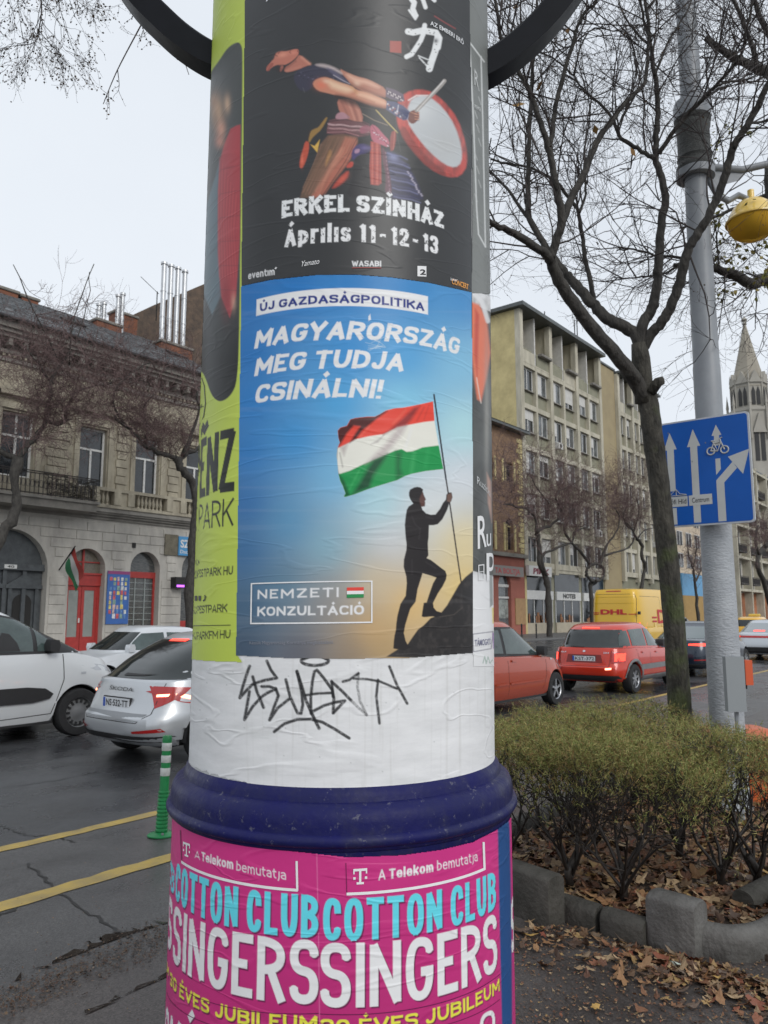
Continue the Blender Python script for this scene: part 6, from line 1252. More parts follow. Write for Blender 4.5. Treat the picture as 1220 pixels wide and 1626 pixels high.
for k in range(8):
    a = rot+pi/8+k*pi/4; d = np.array((cos(a), sin(a), 0)); t = np.array((-sin(a), cos(a), 0)); u = sc_
    r0 = 26.5*u*cos(pi/8)
    for s_ in (-.42, .42):
        c = d*(r0+.05)+t*s_*9*u; z0, z1 = tz(643), tz(621); hw_ = 2.6*u; P_ = [(-hw_, z0), (hw_, z0), (hw_, z1), (0, z1+1.1), (-hw_, z1)]
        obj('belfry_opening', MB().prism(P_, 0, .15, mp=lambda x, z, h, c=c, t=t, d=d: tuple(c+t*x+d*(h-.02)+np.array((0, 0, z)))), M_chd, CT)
        c = d*(31*u*cos(pi/8)+.05)+t*s_*11*u; z0, z1 = tz(735), tz(690); P_ = [(-hw_*1.2, z0), (hw_*1.2, z0), (hw_*1.2, z1), (0, z1+1.4), (-hw_*1.2, z1)]
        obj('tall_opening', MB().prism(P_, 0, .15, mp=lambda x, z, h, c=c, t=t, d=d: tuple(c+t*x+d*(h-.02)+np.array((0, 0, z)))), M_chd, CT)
    # gables over each face
    c = d*(r0+.1); P_ = [(-10*u, tz(606)), (10*u, tz(606)), (0, tz(586))]; obj('gable', MB().prism(P_, -.8, .25, mp=lambda x, z, h, c=c, t=t, d=d: tuple(c+t*x+d*h+np.array((0, 0, z)))), M_church, CT)
    c = d*(31*u*cos(pi/8)); P_ = [(-11*u, tz(690)), (11*u, tz(690)), (0, tz(658))]; obj('gable', MB().prism(P_, 0, .5, mp=lambda x, z, h, c=c, t=t, d=d: tuple(c+t*x+d*h+np.array((0, 0, z)))), M_church, CT)
    a2 = rot+k*pi/4; e = np.array((cos(a2), sin(a2), 0)); obj('pinnacle', MB().lathe([(1.9*u, tz(700)), (1.9*u, tz(642)), (2.6*u, tz(641)), (0, tz(618))], tuple(e*33*u), 4), M_church, CT); obj('pinnacle', MB().lathe([(1.2*u, tz(650)), (1.2*u, tz(600)), (1.8*u, tz(599)), (0, tz(584))], tuple(e*27*u), 4), M_church, CT)
obj('nave', MB().box((-16, 8, 0), (16, 48, 20)), M_church, CT)
# ================================================================ TREES
M_bark = mat('grey_brown_bark', (.07, .064, .055), .8, col2=(.02, .018, .016), vs=13, bump=1.4, bs=26, stretch=(1, 1, .45), detail=8)
M_barkg = mat('mossy_bark', (.085, .078, .062), .85, col2=(.018, .017, .014), vs=13, bump=1.8, bs=30, stretch=(1, 1, .38), detail=10)
def mossy(m):     # green algae in patches on the trunk
    n, l = m.node_tree.nodes, m.node_tree.links; b = n['Principled BSDF']; tc = [x for x in n if x.type == 'TEX_COORD'][0]
    t = n.new('ShaderNodeTexNoise'); t.inputs['Scale'].default_value = 3.4; t.inputs['Detail'].default_value = 8; l.new(tc.outputs['Object'], t.inputs[0])
    sx = n.new('ShaderNodeSeparateXYZ'); l.new(tc.outputs['Object'], sx.inputs[0]); mr = n.new('ShaderNodeMapRange'); l.new(sx.outputs[2], mr.inputs[0]); mr.inputs[1].default_value = 1.2; mr.inputs[2].default_value = 3.8; mr.inputs[3].default_value = .06; mr.inputs[4].default_value = -.12
    a = n.new('ShaderNodeMath'); a.operation = 'ADD'; l.new(t.outputs[0], a.inputs[0]); l.new(mr.outputs[0], a.inputs[1]); r = n.new('ShaderNodeMapRange'); l.new(a.outputs[0], r.inputs[0]); r.inputs[1].default_value = .52; r.inputs[2].default_value = .66; r.inputs[4].default_value = .75
    mx = n.new('ShaderNodeMix'); mx.data_type = 'RGBA'; l.new(r.outputs[0], mx.inputs[0]); mx.inputs[7].default_value = (.075, .095, .03, 1); l.new(b.inputs['Base Color'].links[0].from_socket, mx.inputs[6]); l.new(mx.outputs[2], b.inputs['Base Color'])
mossy(M_barkg)
M_twig = mat('dark_bare_twigs', (.045, .036, .034), .8, var=.3, vs=5); M_twigp = mat('purplish_bare_twigs', (.13, .085, .08), .85, var=.35, vs=2)
M_bud = rand_mat('dry_seed_husks', [(.05, .035, .02), (.10, .06, .03), (.03, .025, .02)], .8)
M_dryleaf = rand_mat('dry_hanging_leaf', [(.22, .11, .04), (.32, .19, .06), (.15, .08, .03)], .7); M_greenleaf = rand_mat('late_green_leaf', [(.16, .17, .03), (.24, .22, .05), (.12, .13, .03), (.3, .22, .06)], .6)
def smooth_path(P, sub=4):
    P = [np.array(p, float) for p in P]; Q = []
    for i in range(len(P)-1):
        p0, p1, p2, p3 = P[max(i-1, 0)], P[i], P[i+1], P[min(i+2, len(P)-1)]
        for k in range(sub):
            t = k/sub; Q.append(.5*((2*p1)+(-p0+p2)*t+(2*p0-5*p1+4*p2-p3)*t*t+(-p0+3*p1-3*p2+p3)*t**3))
    Q.append(P[-1]); return Q
def limb(mb, px, r0, r1, n=9, sub=4, jit=.0, rs=None):
    """px: list of (x, y, depth) sight points, or plain 3-D points"""
    P = smooth_path([DP(*p) if isinstance(p, tuple) else p for p in px], sub); k = len(P)
    if rs is not None: P = [p+rs.randn(3)*jit for p in P]
    R = [r0+(r1-r0)*i/(k-1) for i in range(k)]
    if rs is not None: R = [r*(1+.02*rs.randn()) for r in R]
    mb.tube(P, R, n); return P
def leafquads(name, pts, size, m, T, per=1, seed=0):
    rs = np.random.RandomState(seed); V, Fc = [], []
    for p in pts:
        for _ in range(per):
            a, b = rs.randn(3), rs.randn(3); a /= np.linalg.norm(a); b = np.cross(a, b); b /= np.linalg.norm(b); s_ = size*(.6+.8*rs.rand()); c = np.array(p)+rs.randn(3)*size*.4; o = len(V)
            V += [tuple(c), tuple(c+a*s_*.5+b*s_*.35), tuple(c+a*s_), tuple(c+a*s_*.5-b*s_*.35)]; Fc.append((o, o+1, o+2, o+3))
    mb = MB().add(V, Fc); return obj(name, mb, m, T, fix=False, world=True)
# ---- the near tree beside the lamp post
D0 = 6.75
rs = np.random.RandomState(42); base = DP(1086, 1300, D0); base[2] = 0.0; base = np.array([base[0], base[1], 0.])
NT = thing('street_tree', 'leafless street tree with mossy leaning trunk rising out of the hedge', 'tree', tuple(base))
mb = MB(); tr = [base, DP(1083, 1180, D0)]+[DP(x, y, D0) for x, y in ((1080, 1125), (1075, 1050), (1070, 980), (1062, 900), (1053, 820), (1045, 750), (1038, 700), (1031, 645), (1025, 610))]
P = smooth_path(tr, 4); k = len(P); R = [.090+.022*(1-i/(k-1))**3-.004*i/(k-1)+.002*rs.randn() for i in range(k)]
mb.tube(P, R, 14); mb.tube([DP(1024, 640, D0), DP(1022, 600, D0), DP(1018, 570, D0), DP(1015, 545, D0)], [.083, .076, .08, .066], 12)
mb.tube([DP(1034, 622, D0-.06), DP(1046, 606, D0-.1), DP(1053, 604, D0-.1)], [.05, .045, .038], 8)
tk = obj('trunk', mb, M_barkg, NT, smooth=True, world=True)
main = MB(); PATHS = []
def NL(pts, r0, r1, dd=0., d1=0., n=8):
    m_ = len(pts); L = [(x, y, D0+dd+(d1-dd)*i/(m_-1)) for i, (x, y) in enumerate(pts)]; p = limb(main, L, r0*.84, r1*.84, n, 4, .004, rs); PATHS.append((p, r0, r1)); return p
NL([(1024, 632), (1010, 605), (1000, 592), (982, 567), (945, 526), (917, 489), (896, 460), (880, 430), (873, 405)], .082, .052, 0, -.5, 10)
NL([(875, 412), (866, 402), (845, 388), (816, 370), (795, 361), (779, 352), (760, 330)], .046, .022, -.5, -.9)
NL([(872, 408), (858, 378), (841, 347), (839, 310), (839, 264), (841, 207), (843, 160), (846, 113), (850, 70), (852, 20), (856, -40)], .034, .010, -.5, -.3)
NL([(874, 410), (884, 380), (892, 354), (887, 315), (881, 283), (873, 241), (862, 205), (850, 170), (836, 135), (822, 107), (800, 70), (790, 20), (782, -30)], .045, .012, -.5, -.9)
NL([(873, 243), (877, 205), (882, 170), (891, 135), (899, 106), (907, 80), (913, 57), (919, 38), (930, 18), (948, 0), (966, -40)], .026, .010, -.6, -.8)
NL([(890, 358), (896, 345), (908, 315), (926, 279), (940, 245), (953, 215), (968, 196), (986, 173), (1005, 152), (1024, 132), (1028, 100), (1030, 64), (1022, 30), (1016, -10)], .042, .012, -.5, .3)
NL([(1016, 552), (1009, 530), (986, 517), (965, 505), (948, 490), (930, 470), (918, 456), (905, 442), (892, 426), (880, 412)], .068, .045, 0, .35, 10)
NL([(880, 412), (862, 380), (835, 340), (805, 300), (770, 262)], .03, .012, .35, .9)
NL([(945, 486), (940, 455), (933, 426), (927, 390), (922, 358), (918, 336), (903, 313), (885, 290), (860, 275), (835, 264), (805, 260), (779, 253)], .030, .010, .3, .8)
NL([(920, 338), (926, 325), (930, 300), (928, 264), (930, 226), (938, 180), (942, 120)], .018, .006, .4, .9)
NL([(1018, 550), (1020, 517), (1032, 497), (1039, 479), (1044, 450), (1046, 426), (1048, 392), (1050, 358), (1056, 325), (1056, 309), (1050, 280), (1043, 256), (1042, 230), (1043, 207), (1046, 170), (1042, 130), (1037, 94), (1033, 60), (1028, 20), (1020, -40)], .060, .016, 0, .2, 10)
NL([(1047, 243), (1060, 224), (1073, 204), (1092, 182), (1107, 166), (1122, 152), (1137, 136), (1158, 112), (1175, 90), (1182, 70), (1186, 49), (1194, 10), (1200, -40)], .026, .010, .1, -.5)
NL([(1037, 251), (1020, 240), (994, 225), (985, 218), (979, 204), (971, 185), (958, 170), (941, 155), (925, 140), (911, 121), (890, 100), (870, 88), (854, 79)], .024, .007, .1, .7)
NL([(1022, 552), (1035, 530), (1050, 512), (1062, 494), (1072, 470), (1080, 445), (1088, 415), (1095, 392), (1108, 372), (1122, 351), (1136, 320), (1148, 290), (1157, 260), (1165, 234), (1180, 210), (1194, 185), (1207, 162), (1218, 140), (1240, 90), (1262, 40)], .058, .026, 0, -.7, 10)
NL([(1165, 236), (1185, 200), (1200, 195), (1225, 192)], .02, .008, -.5, -.4); NL([(1137, 136), (1160, 130), (1190, 124), (1225, 108)], .012, .005, -.3, -.3); NL([(1040, 120), (1060, 70), (1090, 20), (1110, -30)], .016, .006, .1, .4)
NL([(1030, 70), (1005, 45), (985, 10), (975, -30)], .014, .006, .2, .6); NL([(1026, 20), (1050, -20)], .014, .008, .2, .4); NL([(839, 300), (815, 280), (795, 272), (775, 270)], .010, .004, -.4, -.1)
NL([(978, 206), (1000, 160), (1012, 110), (1000, 60), (965, 20)], .010, .004, .2, .6); NL([(910, 120), (935, 50), (985, 50), (1020, 64)], .010, .004, .4, .6)
obj('limbs', main, M_bark, NT, smooth=True, world=True)
tw = MB(); tips = []
for p, r0, r1 in PATHS:
    nP = len(p)
    for i in range(3, nP):
        f = i/nP; rr = r0+(r1-r0)*f
        if rr > .048: continue
        for _ in range(1 if rs.rand() < (.24 if rr > .02 else .42) else 0):
            d = p[i]-p[i-1]; d = d/np.linalg.norm(d)+rs.randn(3)*.7; twig_tree(tw, p[i], d, .6+.35*rs.rand(), min(.008, rr*.45), 3, rs, .16, .62, 3, .0015, tips=tips)
tt = [t[0] for t in tips if t[2] < 2]
obj('twigs', tw, M_twig, NT, fix=False, world=True); leafquads('seed_husks', [tt[i] for i in rs.choice(len(tt), min(len(tt), 2600), False)], .018, M_bud, NT, 1)
leafquads('dry_leaves', [DP(911, 92, D0-.6), DP(953, 196, D0-.2), DP(957, 190, D0-.2), DP(799, 130, D0-.8), DP(858, 128, D0-.5), DP(803, 15, D0-.6), DP(915, 57, D0-.7), DP(825, 165, D0-.8), DP(1002, 230, D0)], .085, M_dryleaf, NT, 1, 4)
# ---- neighbouring trees whose branches reach into the picture; their trunks stand outside it
def overhang(label, trunk, main_pts, seed, leafs=None, D=6.5, tdepth=4, L=.55, density=2, husk=1200):
    rs = np.random.RandomState(seed); T = thing('street_tree', label, 'tree', tuple(trunk)); mb = MB(); tw = MB(); tips = []; PA = []
    for pts, r0, r1 in main_pts: P = limb(mb, pts, r0, r1, 8, 4, .006, rs); PA.append((P, r0, r1))
    obj('trunk', mb, M_bark, T, smooth=True, world=True)
    for P, r0, r1 in PA:
        if r0 > .09: continue
        for i in range(2, len(P)):
            for _ in range(density):
                if rs.rand() < .34: d = (P[i]-P[i-1]); d = d/np.linalg.norm(d)+rs.randn(3)*.75; twig_tree(tw, P[i], d, L*(.6+.7*rs.rand()), .008, tdepth-1, rs, -.05, .6, 3, .0018, tips=tips)
    obj('twigs', tw, M_twig, T, fix=False, world=True); tt = [t[0] for t in tips if t[2] < 2]
    if tt: leafquads('seed_husks', [tt[i] for i in rs.choice(len(tt), min(len(tt), husk), False)], .016, M_bud, T)
    return T, tt
tb = np.array([9.3, .4, 0.]); top = lambda x, y, z: np.array([x, y, z], float)
RT_T, rt = overhang('bare tree just right of the view whose branches reach the yellow lamp', tb,
    [([tb, tb+top(0, .05, 2.2), tb+top(.1, .1, 4)], .17, .13), ([tb+top(.1, .1, 3.9), (1260, 440, 8.3), (1220, 444, 8.2), (1207, 446, 8.1), (1194, 451, 8), (1172, 440, 8), (1150, 431, 8), (1130, 426, 8), (1090, 422, 8), (1070, 421, 8)], .085, .022),
     ([(1120, 425, 8), (1080, 410, 8.1), (1040, 405, 8.2), (1005, 395, 8.3), (980, 398, 8.4)], .02, .007), ([(1085, 421, 8), (1050, 435, 8), (1010, 440, 8.1), (975, 442, 8.2)], .014, .005), ([tb+top(.1, .1, 4), (1270, 250, 8.6), (1235, 130, 8.4), (1205, 110, 8.2), (1175, 95, 8), (1120, 60, 8)], .085, .03),
     ([(1235, 300, 8.4), (1200, 318, 8.2), (1170, 330, 8.1), (1120, 350, 8), (1080, 362, 8)], .03, .008), ([(1255, 200, 8.5), (1225, 250, 8.3), (1220, 300, 8.2), (1225, 360, 8.2)], .05, .03), ([(1205, 110, 8.2), (1190, 60, 8.1), (1165, 0, 8), (1150, -40, 8)], .03, .014), ([(1245, 100, 8.5), (1215, 40, 8.3), (1190, -20, 8.2)], .04, .02)], 77, D=8, tdepth=4, L=.6, density=2)
rs = np.random.RandomState(5); cand = [p for p in rt if (lambda u: True)(p)]
def scr(p): v = np.array(p)-C0; d = v@FW; return 610+FPX*(v@RT)/d, 813-FPX*(v@UP)/d
gl = [p for p in cand if scr(p)[0] > 1120 and 200 < scr(p)[1] < 480]; gl = [gl[i] for i in rs.choice(len(gl), min(len(gl), 260), False)] if gl else []
if gl: leafquads('late_leaves', gl, .05, M_greenleaf, RT_T, 2, 8)
tb = np.array([-1.6, 2.9, 0.])
overhang('bare tree behind the camera side whose twigs hang in the upper left sky', tb, [([tb, tb+top(0, 0, 2.5), tb+top(.2, .1, 4.6)], .18, .13), ([tb+top(.2, .1, 4.6), (-160, -180, 5.6), (-30, -160, 5.7), (60, -120, 5.8), (150, -110, 5.9)], .08, .02)], 78, density=0, husk=0)
HTW = MB(); rs = np.random.RandomState(12); tips = []
for (x0, y0, x1, y1, n_, L_, dp) in ((62, -30, 60, 60, 9, .26, 3), (66, -120, 64, 0, 0, .3, 2), (30, -110, 25, -10, 5, .26, 3), (95, -110, 92, -5, 5, .26, 3), (160, -110, 170, -40, 2, .2, 2), (232, -60, 226, 36, 3, .2, 2), (345, -120, 335, -10, 3, .2, 3), (226, 36, 164, 165, 5, .14, 1), (290, 60, 300, 118, 1, .1, 1)):
    p0, p1 = DP(x0, y0, 5.8), DP(x1, y1, 5.8); P = smooth_path([p0, (p0+p1)/2+rs.randn(3)*.03, p1], 6); HTW.tube(P, np.linspace(.007, .0035, len(P)), 4)
    for i in range(3, len(P)):
        if rs.rand() < n_/9: twig_tree(HTW, P[i], np.array((0, 0, -1.))+rs.randn(3)*.55, L_, .0035, dp, rs, -.25, .5, 3, .0014, tips=tips)
sp = [o for o in bpy.data.objects if o.name.startswith('street_tree') and 'upper left' in o.get('label', '')][0]
obj('hanging_twigs', HTW, M_twig, sp, fix=False, world=True); tt = [t[0] for t in tips if t[2] < 2]; leafquads('seed_husks', tt, .016, M_bud, sp)
# ---- street trees along the far kerb: gnarled pollards with a haze of fine twigs
def far_tree(label, Y, limbs, seed, crown, ntw, tl, r=.006, purple=True, depth=3, tr_r=.16):
    """limbs: lists of (x, y) sight points in the tree's own plane; crown: (cx, cy, rx, ry) ellipse of fine twigs"""
    rs = np.random.RandomState(seed); b = GY(*limbs[0][0][0], Y); T = thing('street_tree', label, 'tree', (b[0], Y, .12)); mb = MB(); tw = MB(); nodes = []
    for pts, r0, r1 in limbs:
        dd = rs.randn()*.4; P = [GY(x, y, Y+dd*(i/len(pts))) for i, (x, y) in enumerate(pts)]
        if pts is limbs[0][0]: P = [np.array([P[0][0], Y, .0])]+P
        Q = smooth_path(P, 3); Q = [q+rs.randn(3)*.03*(i > 2) for i, q in enumerate(Q)]; mb.tube(Q, [(r0+(r1-r0)*i/len(Q))*(1+.12*rs.randn()) for i in range(len(Q))], 8)
        if pts is not limbs[0][0]: nodes += Q[2:]
        else: nodes += Q[-2:]
    obj('trunk', mb, M_bark, T, smooth=True, world=True); cx, cy, rx, ry = crown
    for k in range(ntw):
        q = nodes[rs.randint(len(nodes))]; a = rs.rand()*2*pi; u = sqrt(rs.rand()); tgt = GY(cx+rx*u*cos(a), cy+ry*u*sin(a), Y+rs.randn()*1.1); d = tgt-q; L = np.linalg.norm(d)
        if L > tl*3: q = tgt-d/L*tl*1.5*rs.rand(); d = tgt-q; L = np.linalg.norm(d)
        twig_tree(tw, q, d/(L+1e-6)+rs.randn(3)*.25, tl*(.5+.6*rs.rand()), r*1.8, depth, rs, .12, .75, 3, r*.62, tips=None, sides=3)
    obj('twigs', tw, M_twigp if purple else M_twig, T, fix=False, world=True); return T
far_tree('bare tree with forked trunk before the arched gate and balcony', 25.6, [([(-40, 960), (-8, 870), (10, 838), (26, 805), (23, 770), (28, 728)], .2, .15), ([(28, 728), (12, 722), (-20, 708), (-60, 690)], .12, .06), ([(28, 728), (42, 710), (56, 696), (72, 668), (76, 640), (84, 600), (110, 560)], .12, .04), ([(72, 668), (90, 672), (104, 668), (108, 640), (130, 620), (165, 612)], .08, .03),
    ([(84, 610), (60, 580), (40, 550)], .06, .03), ([(110, 580), (118, 500), (150, 420)], .03, .012), ([(120, 545), (140, 480), (143, 430)], .02, .01), ([(100, 590), (60, 500), (22, 420)], .03, .01), ([(165, 612), (200, 600), (235, 605)], .04, .02)], 21, (85, 605, 135, 85), 230, 1.25, .0085)
far_tree('bare purplish tree standing right beside the column edge before the shop arch', 25.2, [([(301, 1003), (303, 940), (306, 880), (310, 830), (309, 775), (300, 758), (288, 744), (281, 728)], .2, .15), ([(281, 728), (268, 724), (256, 720), (240, 712), (228, 708), (214, 690), (200, 676), (180, 660)], .11, .04), ([(284, 734), (292, 724), (308, 716), (335, 700)], .1, .05), ([(290, 724), (300, 700), (315, 660), (312, 620)], .09, .04), ([(228, 708), (235, 680), (230, 650), (246, 620)], .06, .02), ([(200, 676), (180, 640), (196, 600), (240, 575)], .05, .02)], 22, (235, 625, 110, 72), 200, 1.2, .0085)
far_tree('gnarled bare tree in front of the brick house and first shop windows', 25.8, [([(873, 1003), (872, 966), (870, 935), (866, 913), (857, 894), (858, 873), (855, 857), (853, 845)], .24, .17), ([(853, 845), (851, 823), (841, 811), (820, 804), (800, 800)], .13, .05), ([(853, 845), (862, 838), (872, 835), (889, 823), (891, 809), (882, 792), (890, 780), (903, 773), (915, 765)], .13, .04), ([(868, 915), (861, 892), (866, 878), (884, 871), (908, 861), (913, 844), (934, 837)], .13, .05), ([(872, 800), (850, 770), (840, 745)], .06, .03), ([(891, 809), (905, 800), (930, 795)], .05, .03)], 23, (840, 775, 88, 62), 200, 1.9, .0125)
lp = [(946+14*cos(a), 909+14*sin(a)) for a in np.linspace(pi/2, 2*pi+pi/2, 14)]
far_tree('bare tree with limbs grown into a ring behind the yellow van', 25.8, [([(942, 1000), (940, 960), (938, 930), (945, 924)], .22, .18), (lp, .12, .11), ([(938, 898), (925, 880), (910, 863), (896, 842), (901, 825), (912, 808), (915, 800)], .12, .05), ([(953, 896), (958, 882), (966, 862), (977, 847), (984, 823), (975, 805)], .13, .05), ([(960, 882), (975, 878), (991, 873), (1002, 866), (1008, 852), (1000, 835), (985, 818)], .11, .04), ([(912, 850), (916, 838), (926, 836)], .06, .04)], 24, (945, 800, 70, 52), 170, 1.9, .0125)
far_tree('slender bare tree between the ring tree and the moss-covered trunk', 25.8, [([(1016, 1000), (1018, 940), (1023, 915), (1025, 900), (1019, 882), (1021, 868), (1012, 856)], .2, .14), ([(1012, 856), (1004, 842), (996, 835), (990, 815), (1000, 800)], .1, .04), ([(1012, 856), (1024, 842), (1040, 838)], .09, .05), ([(1006, 845), (1015, 815), (1010, 790)], .08, .04)], 25, (1010, 790, 52, 50), 120, 1.9, .0125)
far_tree('small young bare tree in front of the blue hoarding', 25.0, [([(1109, 985), (1107, 950), (1104, 925), (1102, 905)], .2, .12), ([(1102, 905), (1096, 890), (1092, 870)], .1, .04), ([(1104, 925), (1114, 905), (1120, 890)], .09, .04), ([(1102, 900), (1106, 870), (1104, 850)], .08, .03)], 26, (1104, 875, 17, 36), 80, 1.6, .014, depth=2)
far_tree('crooked bare tree before the balconies of the modern block', 25.0, [([(1230, 985), (1222, 955), (1212, 920), (1203, 898), (1206, 880), (1216, 868)], .4, .3), ([(1216, 868), (1226, 850), (1235, 830)], .25, .12), ([(1206, 880), (1200, 860), (1204, 835)], .22, .1)], 27, (1212, 850, 30, 38), 90, 3., .022, depth=2)
# ================================================================ VEHICLES
def paintm(name, c, metal=0., rough=.32): return mat(name, c, rough, metal, spec=.5, coat=.6)
M_tyre = mat('black_tyre_rubber', (.018, .018, .019), .75, var=.3, vs=14); M_rim = mat('alloy_rim', (.42, .43, .45), .35, .7, var=.1); M_hub = mat('dull_steel_rim', (.22, .225, .23), .5, .4, var=.15); M_trim = mat('black_plastic_trim', (.02, .02, .021), .6, var=.15)
M_cglass = mat('tinted_car_glass', (.016, .022, .022), .05, spec=.75, var=.4, vs=1.5); M_lglass = mat('light_green_car_glass', (.07, .10, .095), .07, spec=.75, var=.5, vs=1.8, col2=(.03, .045, .045))
M_tail = mat('red_tail_lamp_plastic', (.40, .012, .012), .18, spec=.6, coat=.5); M_lit = mat('lit_brake_lamp', (.6, .02, .02), .3, emit=(1, .06, .03), es=2.2); M_lit2 = mat('lit_lamp_core', (.8, .3, .2), .3, emit=(1, .35, .2), es=4.)
M_plate = mat('number_plate_white', (.62, .64, .66), .45, var=.05); M_pblue = mat('plate_blue_strip', (.02, .08, .40), .45); M_head = mat('clear_headlamp', (.45, .47, .5), .12, spec=.8, coat=.5); M_chrome = mat('bright_trim', (.6, .6, .62), .15, .9)
M_seat = mat('dark_seat_cloth', (.05, .05, .055), .8)
def lerpf(pts): xs = [p[0] for p in pts]; ys = [p[1] for p in pts]; return lambda x: float(np.interp(x, xs, ys))
class Car:
    def __init__(s, name, label, cat, loc, rotz, sp, m_paint, group='cars and vans on the road'):
        s.sp = sp; s.T = thing(name, label, cat, loc, rotz, group); s.mp = m_paint
        N = 150; q = np.linspace(0, 1, N); xn = -np.cos(pi*q); s.rows = []; Ra = sp['R']*1.14; ax = sp['axles']
        belt, roof = lerpf(sp['belt']), lerpf(sp['roof']); hw0 = sp['W']/2
        mb = MB(); V = []; ring_n = 2*N-2
        def ring(xr, xf, hw, n_, zfun, arch=0):
            pts = []
            for i in range(N):
                u = xn[i]; x = (xr+xf)/2+(xf-xr)/2*u; y = hw*(max(0, 1-abs(u)**n_))**(1/n_); z = zfun(x, y)
                if arch:
                    for a in ax:
                        d2 = Ra*Ra-(x-a)**2
                        if d2 > 0 and y > hw*.6: z = max(z, sp['R']+sqrt(d2)+(arch-1)*.006)
                pts.append((x, y, z))
            return pts+[(x, -y, z) for x, y, z in pts[-2:0:-1]]
        lo = sp['lower']       # (fraction of height to belt, xr, xf, halfwidth factor)
        zb0 = sp['zb']; nlow = len(lo)
        for k, (fz_, xr, xf, w) in enumerate(lo):
            V += ring(xr, xf, hw0*w, sp.get('n', 5.), lambda x, y, f=fz_: zb0+(belt(x)-zb0)*f, k+1)
        g = sp['green']; xr0, xf0, w0 = lo[-1][1:]; gx = g[0]     # greenhouse rows: (t, xr, xf, w)
        for t in (.25, .5, .75):        # bonnet / shoulder / deck surface between the belt outline and the foot of the glass
            V += ring(xr0+(gx[1]-xr0)*t, xf0+(gx[2]-xf0)*t, hw0*(w0+(gx[3]-w0)*t), sp.get('n', 5.)+(3.6-sp.get('n', 5.))*t, lambda x, y, t=t: belt(x)+.035*sin(pi*t*.5)*(1-(y/hw0)**2*.5))
        for t, xr, xf, w in g: V += ring(xr, xf, hw0*w, sp.get('ng', 3.6), lambda x, y, t=t: (belt(x)+.035*(1-(y/hw0)**2*.5))*(1-t)+t*roof(x))
        xr, xf, w = g[-1][1:]
        for sc, up in ((.93, .022), (.8, .04), (.5, .058), (.15, .064)): c = (xr+xf)/2; V += ring(c+(xr-c)*sc, c+(xf-c)*sc, hw0*w*sc, 3.6, lambda x, y, up=up: roof(x)+up)
        R_n = len(V)//ring_n; F_ = [(i*ring_n+j, i*ring_n+(j+1) % ring_n, (i+1)*ring_n+(j+1) % ring_n, (i+1)*ring_n+j) for i in range(R_n-1) for j in range(ring_n)]+[tuple(range((R_n-1)*ring_n, R_n*ring_n))]
        mb.add(V, F_); s.bvh = BVHTree.FromPolygons([Vector(v) for v in V], F_)
        obj('body', mb, m_paint, s.T, smooth=38)
        # floor pan and wheel wells
        m = MB(); x0, x1 = lo[0][1]+.12, lo[0][2]-.12; m.box((x0, -hw0*.72, zb0-.02), (x1, hw0*.72, belt(0)*.8)); m.box((ax[0]+Ra*.98, -hw0*.93, zb0-.01), (ax[1]-Ra*.98, hw0*.93, zb0+.25))
        for a in ax:
            for sg in (-1, 1): m.lathe([(Ra*.99, hw0*.70*sg), (Ra*.99, hw0*.93*sg)], (a, 0, sp['R']), 30, axis='y', a0=-.15, a1=pi+.15)
        obj('underbody', m, M_trim, s.T); s.hw0 = hw0
        for a in ax:
            for sg in (-1, 1): s.wheel(a, sg)
    def wheel(s, x, sg):
        R, y = s.sp['R'], (s.hw0-.115)*sg; w = .105; m = MB().lathe([(R*.62, -w), (R*.66, -w*1.02), (R*.93, -w), (R*.985, -w*.75), (R, -w*.4), (R, w*.4), (R*.985, w*.75), (R*.93, w), (R*.66, w*1.02), (R*.62, w)], (x, y, R), 36, axis='y')
        t = obj('wheel', m, M_tyre, s.T, smooth=35); yo = sg*(w*.9); m = MB().lathe([(R*.66, yo), (R*.60, yo*.92), (R*.58, yo*.4), (.02, yo*.3)], (x, y, R), 32, axis='y')
        n_ = s.sp.get('spokes', 7); rim = s.sp.get('rim', M_rim)
        if n_ == 0:
            m.lathe([(R*.58, yo*.5), (R*.5, yo*.75), (R*.3, yo*.7), (R*.2, yo*.85), (0, yo*.85)], (x, y, R), 32, axis='y')
            r = obj('rim', m, rim, t, smooth=35); mm = MB()
            for k in range(14): a = 2*pi*k/14; mm.obox((x+R*.47*cos(a), y+yo*.8, R+R*.47*sin(a)), (.022*cos(a), 0, .022*sin(a)), (0, .012, 0), (-.014*sin(a), 0, .014*cos(a)))
            obj('rim_slots', mm, M_trim, t); return
        r = obj('rim', m, M_trim, t, smooth=35); m = MB().lathe([(R*.67, yo*.98), (R*.62, yo*1.03), (R*.58, yo*.9)], (x, y, R), 32, axis='y'); m.lathe([(R*.16, yo*.6), (R*.15, yo*.95), (0, yo*.98)], (x, y, R), 16, axis='y')
        for k in range(n_):
            a = 2*pi*k/n_+.3; c, d = cos(a), sin(a); m.obox((x+R*.37*c, y+yo*.8, R+R*.37*d), (R*.25*c, 0, R*.25*d), (0, .012, 0), (-R*.062*d, 0, R*.062*c))
        obj('spokes', m, rim, t)
    def cast(s, o, d):
        h = s.bvh.ray_cast(Vector(o), Vector(d)); return (h[0], h[1]) if h[0] is not None else (None, None)
